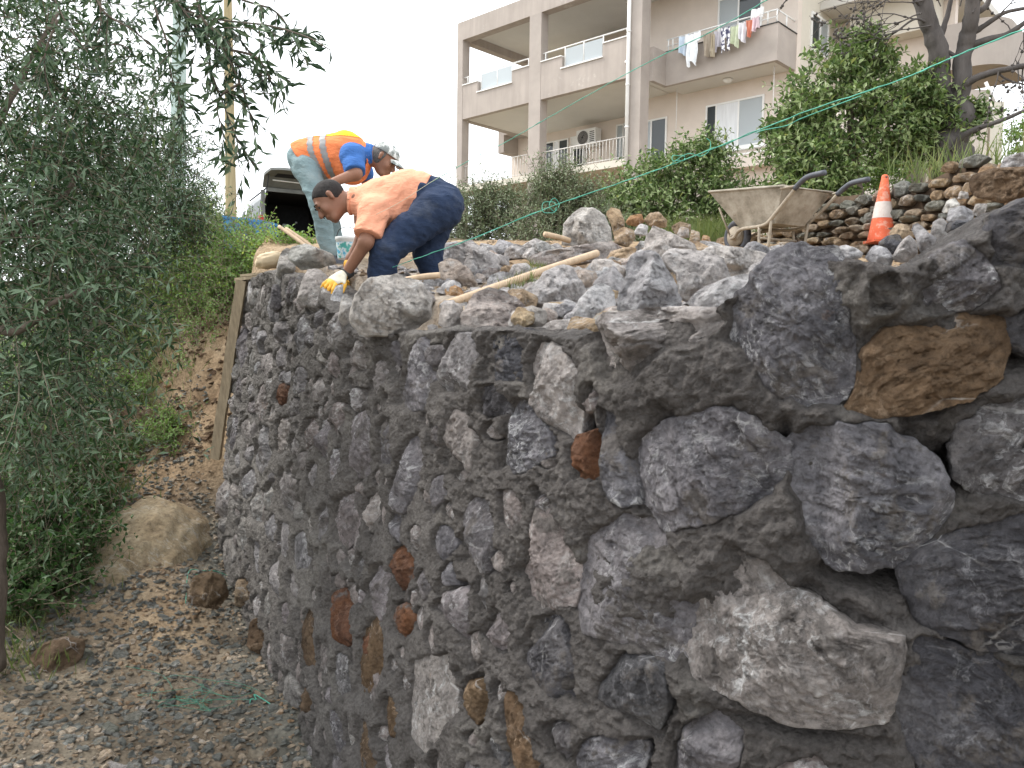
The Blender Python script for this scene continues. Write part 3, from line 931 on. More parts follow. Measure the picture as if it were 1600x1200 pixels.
M['curtain'] = plain('net_curtain', (0.72, 0.74, 0.76), 0.9, 0.1, 14, 0.0, stretch=(1, 1, 0.1))
def taupe_flaking():
    t = NT('weathered_taupe_render')
    v = t.coord(rnd=False)
    c = t.ramp(t.noise(v, 1.2, 6), [(0.3, (0.377, 0.331, 0.296)), (0.7, (0.447, 0.394, 0.354))])
    f = t.ramp(t.noise(v, 1.3, 9, 0.72, 0.4), [(0.60, 0.0), (0.66, 1.0)])
    f2 = t.ramp(t.noise(v, 9.0, 6, 0.7), [(0.50, 0.0), (0.56, 1.0)])
    c = t.mix(t.math('MULTIPLY', t.math('MULTIPLY', f, f2), 0.55), c, (0.60, 0.57, 0.52))
    st = t.coord(rnd=False, stretch=(3.0, 3.0, 0.35))
    c = t.mix(0.35, c, t.ramp(t.noise(st, 2.0, 5), [(0.35, 0.75), (0.6, 1.05)]), 'MULTIPLY')
    return t.done(c, t.bump(t.noise(v, 60, 4), 0.3, 0.004), 0.92)
M['flaky'] = taupe_flaking()

be = np.array([.726, -.688, 0.])
be /= np.linalg.norm(be)
bg_ = np.array([-be[1], be[0], 0.])
BP = np.array([ray(714, 160)[0] * 28.8, 28.8, 0.])
def BW(s, d, z):
    return BP + be * s + bg_ * d + np.array([0, 0, z])
def bx(mb, s0, s1, d0, d1, z0, z1):
    return mb.hexa(np.array([BW(s0, d0, z0), BW(s1, d0, z0), BW(s1, d1, z0), BW(s0, d1, z0), BW(s0, d0, z1), BW(s1, d0, z1), BW(s1, d1, z1), BW(s0, d1, z1)]))
bl = thing('apartment_building', 'taupe and cream apartment block with open loggias and balconies standing up the slope', 'building', BW(6, 3, 3.2))
def bpart(name, mat, *boxes, parent=None):
    mb = MB()
    for b in boxes: bx(mb, *b)
    return mb.mk(name, M[mat], parent or bl, smooth=False)
# columns
bpart('column', 'taupe', (0.0, 0.27, 0.0, 0.34, 3.0, 11.77))
bpart('column', 'taupe', (3.43, 3.93, 0.001, 0.34, 3.0, 11.77))
bpart('column', 'taupe', (7.33, 7.80, -0.03, 0.40, 3.0, 13.2))
# parapet with its stepped notches, the beams
bpart('parapet', 'flaky', (0.27, 3.43, 0.01, 0.20, 9.05, 9.82), (0.27, 1.03, 0.01, 0.20, 9.821, 10.20), (2.65, 3.43, 0.01, 0.20, 9.821, 10.21))
bpart('parapet', 'flaky', (3.93, 7.33, 0.01, 0.20, 9.05, 9.82), (3.93, 4.80, 0.01, 0.20, 9.821, 10.21), (6.38, 7.33, 0.01, 0.20, 9.821, 10.22))
bpart('parapet_cap', 'pvc', (1.0, 2.68, -0.03, 0.24, 9.822, 9.86), (4.77, 6.41, -0.03, 0.24, 9.822, 9.86), (0.27, 1.03, -0.02, 0.23, 10.202, 10.235), (2.66, 3.43, -0.02, 0.23, 10.212, 10.245), (3.93, 4.79, -0.02, 0.23, 10.212, 10.245), (6.39, 7.33, -0.02, 0.23, 10.222, 10.255))
bpart('roof_band', 'flaky', (0.0, 7.33, 0.003, 0.34, 11.772, 12.40), (0.002, 0.30, 0.342, 3.6, 11.75, 12.38))
bpart('roof_slab', 'soffit', (0.30, 12.0, 0.342, 9.0, 12.02, 12.36), (-0.02, 0.30, 3.60, 9.0, 12.0, 12.36))
bpart('side_beam', 'taupe', (0.02, 0.28, 0.342, 3.45, 9.06, 9.45))
# floors
bpart('floor_slab', 'soffit', (0.29, 7.33, 0.205, 3.499, 9.07, 9.30), (7.33, 7.9, 0.41, 2.2, 9.09, 9.30))
bpart('floor_slab', 'cream', (0.0, 7.33, -0.06, 3.5, 6.52, 6.72), (7.33, 7.79, 0.41, 2.2, 6.52, 6.72))
# inner walls
bpart('back_wall', 'beige', (-0.62, 6.2, 3.5, 3.75, 3.0, 9.30))
bpart('back_wall', 'beige', (2.9, 6.2, 3.5, 3.75, 9.301, 12.01))
bpart('front_wall', 'beige', (6.2, 11.40, 2.2, 2.45, 3.0, 12.9))
bpart('return_wall', 'beige', (6.2, 6.45, 2.452, 3.498, 3.0, 12.0))
bpart('side_wall', 'cream', (11.15, 11.402, 2.452, 5.1, 3.0, 12.9))
bpart('downstand', 'taupe', (-0.60, -0.30, 2.7, 3.48, 8.45, 9.30), (-0.3, 0.0, 2.7, 3.48, 9.1, 9.29))
# balcony hanging out to the right
s0, s1 = 7.80, 11.38
bpart('balcony_parapet', 'taupe', (s0, s1, 1.07, 1.20, 8.93, 9.90), (s1 - 0.13, s1 - 0.002, 1.202, 2.198, 8.93, 9.895), (s0 - 0.002, s0 + 0.13, 0.40, 1.068, 8.932, 9.895))
bpart('balcony_floor', 'soffit', (s0 + 0.131, s1 - 0.132, 1.202, 2.199, 8.95, 9.12), (7.81, s0 + 0.128, 1.21, 2.198, 8.952, 9.12))
bpart('balcony_cap', 'darkmetal', (s0 + 0.1, s1 + 0.02, 1.05, 1.22, 9.902, 9.925), (s1 - 0.15, s1 + 0.021, 1.222, 2.198, 9.897, 9.92))
def rail(parent, pts, z, posts, h0, r=0.022):
    """a hand rail along (s, d) points with posts down to h0"""
    mb = MB()
    P = [BW(s, d, z) for s, d in pts]
    mb.tube(P, r, 6)
    o = mb.mk('railing', M['pvc'], bl)
    for s, d, zb in posts:
        MB().tube([BW(s, d, z), BW(s, d, zb)], r * 0.9, 6).mk('post', M['pvc'], o)
    return o
r1 = rail(bl, [(0.2, 0.1), (3.43, 0.1)], 10.49, [(0.45, .1, 10.24), (1.12, .1, 9.86), (1.9, .1, 9.86), (2.6, .1, 9.86), (3.32, .1, 10.24)], 0)
r2 = rail(bl, [(3.93, 0.1), (7.33, 0.1)], 10.50, [(4.05, .1, 10.24), (4.86, .1, 9.86), (5.6, .1, 9.86), (6.34, .1, 9.86), (7.2, .1, 10.25)], 0)
for rr, a, b in ((r1, 1.15, 1.87), (r1, 1.93, 2.57), (r2, 4.89, 5.57), (r2, 5.63, 6.31)):
    mb = MB()
    bx(mb, a, b, 0.092, 0.102, 9.90, 10.44)
    mb.mk('glass_panel', M['frost'], rr, smooth=False)
rail(bl, [(s0 + 0.1, 1.13), (s1 - 0.07, 1.13), (s1 - 0.07, 2.2)], 10.27, [(s0 + 0.15, 1.13, 9.92), (8.1, 1.13, 9.92), (8.6, 1.13, 9.92), (9.6, 1.13, 9.92), (10.6, 1.13, 9.92), (11.05, 1.13, 9.92), (s1 - 0.07, 1.13, 9.92), (s1 - 0.07, 1.7, 9.92)], 0)
rail(bl, [(s0 + 0.1, 1.13), (s1 - 0.07, 1.13)], 10.09, [], 0, 0.014)
# iron balustrade of the lower loggia
for a, b, hh in ((0.27, 3.43, 7.43), (3.93, 7.33, 7.40)):
    o = MB().tube([BW(a, .12, hh), BW(b, .12, hh)], 0.016, 6).tube([BW(a, .12, 6.82), BW(b, .12, 6.82)], 0.012, 6).mk('balustrade', M['iron'], bl)
    n = int((b - a) / 0.125)
    proto = None
    for i in range(n):
        s = a + (i + 0.5) * (b - a) / n
        if proto is None:
            proto = MB().tube([BW(s, .12, 6.74), BW(s, .12, hh)], 0.008, 4).mk('bar', M['iron'], o)
            sp = s
        else:
            c = proto.copy()
            dd = be * (s - sp)
            c.location = [float(x) for x in dd]
            link(c)
            c.parent = o
def window(s0, s1, z0, z1, d, splits, mats, fr='pvc', sub=0.05):
    mb = MB()
    bx(mb, s0, s1, d - 0.05, d - 0.004, z1 - sub, z1)
    bx(mb, s0, s1, d - 0.05, d - 0.004, z0, z0 + sub)
    e = [s0] + list(splits) + [s1]
    for i, x in enumerate(e):
        a = x if i == 0 else (x - sub if i == len(e) - 1 else x - sub / 2)
        bx(mb, a, a + sub, d - 0.048, d - 0.005, z0 + sub, z1 - sub)
    w = mb.mk('window', M[fr], bl, smooth=False)
    for i in range(len(e) - 1):
        m = MB()
        a = e[i] + (sub if i == 0 else sub / 2)
        b = e[i + 1] - (sub if i == len(e) - 2 else sub / 2)
        dd = d - 0.022 if i % 2 == 0 else d - 0.030
        bx(m, a, b, dd, dd + 0.012, z0 + sub, z1 - sub)
        m.mk('pane', M[mats[i % len(mats)]], w, smooth=False)
    return w
window(8.65, 10.5, 7.07, 8.45, 2.2, (9.0, 9.72), ('glass', 'curtain', 'frost'))
window(6.47, 7.29, 6.73, 8.38, 2.2, (6.72,), ('frost', 'glass'))
window(8.96, 10.35, 10.25, 11.45, 2.2, (9.62,), ('frost', 'glass'))
window(7.95, 8.25, 9.9, 10.7, 2.2, (), ('frost',))
window(1.0, 2.25, 6.73, 8.74, 3.5, (1.55, 1.8), ('glass', 'curtain', 'glass'))
window(2.36, 3.05, 6.73, 8.75, 3.5, (), ('pvc',))
window(2.52, 2.98, 7.6, 8.30, 3.455, (), ('glass',), sub=0.03)
window(4.40, 5.0, 6.73, 8.85, 3.5, (4.7,), ('frost', 'glass'))
bpart('window_sill', 'pvc', (8.6, 10.6, 2.06, 2.198, 6.98, 7.05))
bpart('flower_ledge', 'beige', (9.2, 11.3, 1.78, 2.198, 6.40, 6.74))
bpart('ledge_cap', 'pvc', (9.18, 11.32, 1.76, 2.197, 6.742, 6.79))
# side window and the wing behind
def swin(d0, d1, z0, z1):
    mb = MB()
    S_ = 11.404
    for a in ((d0, d0 + 0.06, z0, z1), (d1 - 0.06, d1, z0, z1), ((d0 + d1) / 2 - 0.03, (d0 + d1) / 2 + 0.03, z0, z1)):
        bx(mb, S_, S_ + 0.05, *a)
    for a in ((d0 + .061, (d0 + d1) / 2 - .031, z1 - 0.06, z1), ((d0 + d1) / 2 + .031, d1 - .061, z1 - 0.06, z1), (d0 + .061, d1 - .061, z0 - .06, z0)):
        bx(mb, S_, S_ + 0.048, *a)
    w = mb.mk('window', M['pvc'], bl, smooth=False)
    m = MB()
    bx(m, S_, S_ + 0.02, d0 + 0.062, (d0 + d1) / 2 - 0.032, z0, z1 - 0.062)
    m.mk('pane', M['glass'], w, smooth=False)
    m = MB()
    bx(m, S_, S_ + 0.02, (d0 + d1) / 2 + 0.032, d1 - 0.062, z0, z1 - 0.062)
    m.mk('pane', M['frost'], w, smooth=False)
swin(3.0, 4.2, 9.75, 10.75)
bpart('wing_wall', 'beige', (11.403, 14.6, 4.9, 5.15, 3.0, 10.9))
bpart('wing_wall', 'cream', (12.0, 14.3, 4.3, 4.89, 10.0, 13.2))
bpart('wing_soffit', 'soffit', (11.41, 15.0, 3.6, 8.0, 10.95, 11.15))
# rounded balcony at the far right
mb = MB()
ang = np.linspace(0, PI / 2, 10)
o_ = [(14.3, 4.35)] + [(15.2 + 0.75 * math.sin(a), 5.1 - 0.75 * math.cos(a)) for a in ang] + [(15.95, 6.6), (14.3, 6.6)]
for z0, z1 in ((8.75, 9.95),):
    n = len(o_)
    V = [BW(s, d, z0) for s, d in o_] + [BW(s, d, z1) for s, d in o_]
    F = [[i, (i + 1) % n, n + (i + 1) % n, n + i] for i in range(n)] + [list(range(n))[::-1], [n + i for i in range(n)]]
    mb.add(V, [np.array(f) for f in F])
mb.mk('rounded_balcony', M['taupe'], bl, smooth=False)
# rain pipe with its brackets
pp = MB().tube([BW(7.40, -0.10, 13.2), BW(7.40, -0.10, 6.2)], 0.055, 10).tube([BW(7.25, 0.0, 9.5), BW(7.33, -0.08, 9.48), BW(7.40, -0.10, 9.4)], 0.045, 8).mk('rain_pipe', M['pvc'], bl)
for z in (12.0, 10.3, 8.8, 7.6):
    MB().tube([BW(7.40, -0.10, z - 0.02), BW(7.40, -0.10, z + 0.02)], 0.066, 10).mk('bracket', M['pvc'], pp)
# thin hanging rods under the balcony, light fittings
for s in (8.05, 11.1):
    MB().tube([BW(s, 1.5, 8.93), BW(s, 1.5, 7.2)], 0.012, 5).mk('hanging_rod', M['iron'], bl)
for s, d, z in ((6.2, 1.6, 12.0), (2.1, 1.7, 9.07), (6.6, 1.6, 9.07), (9.6, 1.7, 8.94)):
    V, F = lathe([(0.001, 0), (0.13, 0), (0.14, -0.03), (0.09, -0.09), (0.001, -0.11)], 14)
    mk('ceiling_lamp', V + BW(s, d, z), F, M['pvc'], bl)

# ---- air conditioner units
def ac(loc, s, d, z, label):
    t = thing('air_conditioner', label, 'air conditioner', BW(s, d, z))
    mb = MB()
    bx(mb, s, s + 0.86, d, d + 0.32, z, z + 0.56)
    c = mb.mk('casing', M['pvc'], t, smooth=False)
    cc = BW(s + 0.30, d - 0.012, z + 0.28)
    th = np.linspace(0, 2 * PI, 28, endpoint=False)
    V, F = [], []
    for r_, o2 in ((0.0, 0.0), (0.22, 0.0), (0.235, 0.004)):
        for a in th: V.append(cc + be * r_ * math.cos(a) + np.array([0, 0, r_ * math.sin(a)]) - bg_ * o2)
    n = 28
    F = np.array([[k * n + j, k * n + (j + 1) % n, (k + 1) * n + (j + 1) % n, (k + 1) * n + j] for k in range(2) for j in range(n)])
    mk('fan_opening', np.array(V), F, M['darkmetal'], t)
    g = MB()
    for r_ in (0.06, 0.10, 0.14, 0.18, 0.22):
        g.tube([cc - bg_ * 0.02 + be * r_ * math.cos(a) + np.array([0, 0, r_ * math.sin(a)]) for a in np.linspace(0, 2 * PI, 25)], 0.004, 4, False)
    g.mk('fan_grille', M['iron'], t)
    g = MB()
    for i in range(6): bx(g, s + 0.60, s + 0.80, d - 0.008, d - 0.001, z + 0.10 + i * 0.065, z + 0.13 + i * 0.065)
    g.mk('louvre', M['darkmetal'], t, smooth=False)
    g = MB()
    for ss in (s + 0.12, s + 0.72):
        bx(g, ss, ss + 0.03, d - 0.03, 3.49, z - 0.04, z - 0.002)
        bx(g, ss, ss + 0.03, 3.45, 3.49, z - 0.35, z - 0.041)
    g.mk('wall_bracket', M['iron'], t, smooth=False)
    return t
ac(None, 3.0, 3.0, 8.22, 'white air conditioner unit with round fan under the loggia ceiling, above the lower doors')
t = thing('air_conditioner', 'dark boxed air conditioner hung high on the upper loggia wall behind the glass railing', 'air conditioner', BW(3.4, 3.1, 11.0))
mb = MB(); bx(mb, 3.5, 4.6, 3.12, 3.48, 10.95, 11.45); mb.mk('casing', M['taupe'], t, smooth=False)
mb = MB(); bx(mb, 3.58, 4.5, 3.10, 3.118, 11.02, 11.36); mb.mk('grille', M['darkmetal'], t, smooth=False)
# waste hose
MB().tube(smooth_path([BW(3.5, 2.95, 8.3), BW(3.8, 2.6, 8.1), BW(4.05, 2.4, 7.9), BW(4.1, 2.4, 7.75)], 16), 0.02, 6).mk('drain_hose', M['pvc'], bl)

# ---- washing on the line
def cloth(name, s, w, ztop_, h, mat, label, cat, shape='rect', seed=0, d=0.90):
    ns, nh = 22, 20
    a, b = np.meshgrid(np.linspace(0, 1, ns), np.linspace(0, 1, nh), indexing='ij')
    x = (a - 0.5)
    if shape == 'shirt':
        wid = np.where(b < 0.30, 1.0 + 0.25 * b, 0.72 + 0.06 * np.sin(b * 9 + seed))
        bot = 1 - 0.08 * np.cos(a * 9 + seed)
    elif shape == 'trousers':
        wid = 1 + 0 * b
        bot = 1 - 0.10 * np.abs(np.sin(a * PI * 2))
    elif shape == 'sock':
        wid = 0.8 - 0.25 * b
        bot = 1 + 0 * a
    else:
        wid = 1.0 - 0.12 * b * (1 + 0.5 * math.sin(seed))
        bot = 1 - 0.13 * np.sin(a * PI * 1.3 + seed)
    S_ = s + w * x * wid
    Z = ztop_ - h * b * bot - 0.03 * np.sin(a * PI) * (1 - b)
    D = d - 0.03 + 0.045 * np.sin(a * 11 + seed * 2 + b * 2.0) * (0.3 + b) + 0.02 * np.sin(a * 23 + seed)
    V = np.array([BW(S_[i, j], D[i, j], Z[i, j]) for i in range(ns) for j in range(nh)])
    V2 = V - bg_ * 0.006
    i = np.arange(ns - 1)[:, None] * nh
    j = np.arange(nh - 1)[None]
    F = np.stack([i + j, i + nh + j, i + nh + j + 1, i + j + 1], -1).reshape(-1, 4)
    if shape == 'trousers':
        cen = np.abs(a[:-1, :-1] - 0.48) < 0.05
        low = b[:-1, :-1] > 0.4
        F = F[~(cen & low).ravel()]
    o = mk(name, np.vstack([V, V2]), [F, F[:, ::-1] + len(V)], mat)
    tag(o, label, cat, 'washing hung on the balcony line')
    return o
def cl(name, c, v=0.12): return plain(name, c, 0.95, v, 9, 0.002, 40)
line = MB().tube([BW(8.3, 0.90, 10.12), BW(9.6, 0.90, 10.0), BW(11.0, 0.90, 10.15)], 0.006, 4)
line.tube([BW(8.3, 0.90, 10.12), BW(8.3, 1.07, 10.12)], 0.01, 4).tube([BW(11.0, 0.90, 10.15), BW(11.0, 1.07, 10.15)], 0.01, 4)
tag(line.mk('washing_line', M['iron']), 'thin washing line stretched in front of the upper balcony parapet', 'washing line')
pat = NT('dark_white_print')
_v = pat.coord(rnd=False)
pat_m = pat.done(pat.ramp(pat.noise(_v, 13.0, 2, 0.4), [(0.46, (0.10, 0.10, 0.17)), (0.50, (0.78, 0.78, 0.80))]), None, 0.9)
cloth('shirt', 8.62, 0.36, 10.17, 0.55, cl('pale_blue_cotton', (0.55, 0.64, 0.74)), 'pale blue shirt at the left end of the washing line', 'shirt', 'rect', 1)
cloth('shirt', 8.94, 0.50, 10.15, 0.86, cl('white_cotton', (0.82, 0.84, 0.86)), 'white shirt with hanging sleeves on the balcony washing line', 'shirt', 'shirt', 2, 0.86)
cloth('towel', 9.42, 0.34, 10.05, 0.58, cl('brown_cotton', (0.36, 0.31, 0.25)), 'grey brown cloth on the washing line next to the white shirt', 'cloth', 'rect', 3)
cloth('sock', 9.60, 0.12, 9.95, 0.62, cl('tan_cotton', (0.46, 0.40, 0.30)), 'narrow tan stocking hanging lowest in the middle of the washing line', 'sock', 'sock', 4, 0.84)
cloth('towel', 9.74, 0.26, 10.04, 0.52, cl('lilac_grey_cotton', (0.50, 0.48, 0.52)), 'lilac grey cloth on the washing line left of the patterned trousers', 'cloth', 'rect', 5)
cloth('trousers', 9.98, 0.30, 10.06, 0.68, pat_m, 'white trousers with dark print on the washing line', 'trousers', 'trousers', 6, 0.86)
cloth('towel', 10.22, 0.30, 10.05, 0.55, cl('pale_green_cotton', (0.55, 0.60, 0.44)), 'pale green cloth on the balcony washing line', 'cloth', 'rect', 7)
cloth('shirt', 10.46, 0.26, 10.09, 0.50, cl('white_grey_cotton', (0.70, 0.69, 0.72)), 'light grey shirt on the washing line between green and coral cloths', 'shirt', 'rect', 8)
cloth('towel', 10.66, 0.20, 10.10, 0.42, cl('coral_cotton', (0.62, 0.25, 0.17)), 'coral red cloth near the right end of the washing line', 'cloth', 'rect', 9)
cloth('towel', 10.84, 0.20, 10.12, 0.34, cl('pink_cotton', (0.66, 0.52, 0.56)), 'pale pink cloth near the right end of the washing line', 'cloth', 'rect', 10, 0.88)
cloth('towel', 10.80, 0.34, 10.42, 0.30, cl('bleached_cotton', (0.84, 0.84, 0.84)), 'white cloth draped over the rail at the right end of the balcony', 'cloth', 'rect', 11, 1.06)

# ---- small outbuilding behind the bare tree
def pbox(mb, px0, px1, py_top, py_bot, Y, depth, slant=0.0):
    """box standing at distance Y whose front spans the given pixels"""
    a, b = at(px0, py_bot, Y), at(px1, py_bot, Y + slant)
    c, d = at(px1, py_top, Y + slant), at(px0, py_top, Y)
    b[:2], c[:2] = b[:2], b[:2]
    d[:2] = a[:2]
    back = np.array([0.25 * depth, depth, 0])
    return mb.hexa(np.array([a, b, b + back, a + back, d, c, c + back, d + back]))
ob = thing('outbuilding', 'low beige outbuilding with a dark eave and brown doorway behind the bare tree', 'building', at(1460, 320, 15.5))
pbox(MB(), 1300, 1408, 168, 420, 15.4, 3).mk('wall', M['beige'], ob, smooth=False)
pbox(MB(), 1408, 1440, 176, 420, 16.0, 3).mk('doorway', M['taupe'], ob, smooth=False)
pbox(MB(), 1440, 1532, 170, 420, 15.5, 3.5, -0.5).mk('wall', M['beige'], ob, smooth=False)
pbox(MB(), 1536, 1556, 158, 420, 15.4, 3.0).mk('end_wall', M['cream'], ob, smooth=False)
pbox(MB(), 1498, 1545, 140, 169, 15.6, 2.0).mk('roof_parapet', M['taupe'], ob, smooth=False)
pbox(MB(), 1375, 1538, 163, 170, 15.1, 3.4, -0.4).mk('eave', plain('dark_tile', (0.12, 0.07, 0.05), 0.8, 0.3, 30), ob, smooth=False)
pbox(MB(), 1446, 1450, 176, 420, 15.3, 0.1).mk('door_post', plain('brown_paint', (0.26, 0.16, 0.10), 0.7), ob, smooth=False)
MB().tube([at(1508, 172, 14.8), at(1510, 300, 14.8)], 0.035, 6).mk('down_pipe', plain('red_oxide_pipe', (0.24, 0.07, 0.05), 0.6), ob)
pbox(MB(), 1414, 1420, 182, 320, 15.7, 0.1).mk('door_post', plain('old_wood', (0.20, 0.14, 0.09), 0.7), ob, smooth=False)
MB().tube([at(1540, 128, 15.0), at(1554, 160, 15.0)], 0.03, 5).tube([at(1545, 168, 15), at(1558, 175, 15)], 0.03, 5).mk('antenna_arm', M['iron'], ob)
# ================================================================= LOOSE ROCKS, each outlined where it lies
def rock_at(poly, Y, mat, label=None, thick=0.9, parent=None, seed=0, lean=0.35, group=None, facet=0.9, name=None, front=None):
    rg = random.Random(seed * 13 + 7)
    c0 = np.mean(poly, axis=0)
    c = at(c0[0], c0[1], Y)
    vd = ray(c0[0], c0[1]).copy()
    vd[2] = 0
    vd /= np.linalg.norm(vd)
    right = np.array([vd[1], -vd[0], 0])
    up = np.array([0, 0, 1.0])
    P2 = []
    for px, py in poly:
        r = ray(px, py)
        t = ((c - EYE) @ vd) / (r @ vd)
        p = EYE + r * t
        P2.append(((p - c) @ right, (p - c) @ up))
    cc, th, r = smooth_outline(P2, n=int(np.clip(np.ptp(np.array(P2)[:, 0]) * 200, 26, 64)), seed=seed, rough=0.04, sub=0.10)
    Rm = r.mean()
    D = Rm * thick * 0.75
    V, F = stone_shape(rg, th, r, D, Rm * thick * 0.8, 0.0085 if Y < 4 else 0.014, seed, facet)
    # the crown leans back from the viewer, as a lying stone's does
    y = V[:, 1] / max(Rm, 1e-3)
    V[:, 2] -= lean * D * y
    P = c + (V[:, :1] + cc[0]) * right + (V[:, 1:2] + cc[1]) * up - V[:, 2:3] * vd
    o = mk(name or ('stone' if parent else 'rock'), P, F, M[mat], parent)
    if not parent: tag(o, label, 'rock', group)
    return o
# stones just laid on top of the wall (parts of it)
LAID = [
 ('lpale', 3.62, [(545,500),(552,462),(575,432),(620,427),(660,440),(677,470),(672,500),(640,520),(600,527),(560,525)], 1.0),
 ('lpale', 4.72, [(463,470),(470,442),(480,420),(500,419),(518,440),(515,468),(490,481),(470,480)], 1.0),
 ('white', 4.42, [(500,526),(512,482),(521,447),(538,442),(535,470),(525,500),(515,532)], 1.0),
 ('white', 5.0, [(448,402),(456,384),(478,380),(520,396),(528,412),(500,420),(470,422)], 0.9),
 ('lpale', 5.25, [(428,440),(436,400),(445,385),(462,390),(462,420),(450,445),(438,455)], 0.9),
 ('grey', 5.22, [(420,480),(425,445),(440,440),(450,455),(445,480),(430,490)], 0.9),
 ('rose', 4.98, [(445,475),(452,435),(462,430),(466,455),(460,478)], 0.9),
 ('white', 5.95, [(386,470),(388,440),(398,435),(407,440),(406,470),(396,485)], 0.9),
 ('lpale', 5.55, [(406,472),(410,445),(420,442),(422,468),(414,480)], 0.9),
 ('lpale', 4.1, [(528,498),(534,460),(546,455),(552,475),(545,505),(535,512)], 0.8),
]
for k, (mat, Y, poly, th_) in enumerate(LAID):
    rock_at(poly, Y, mat, thick=th_, parent=wall, seed=500 + k, lean=0.25, facet=0.8)
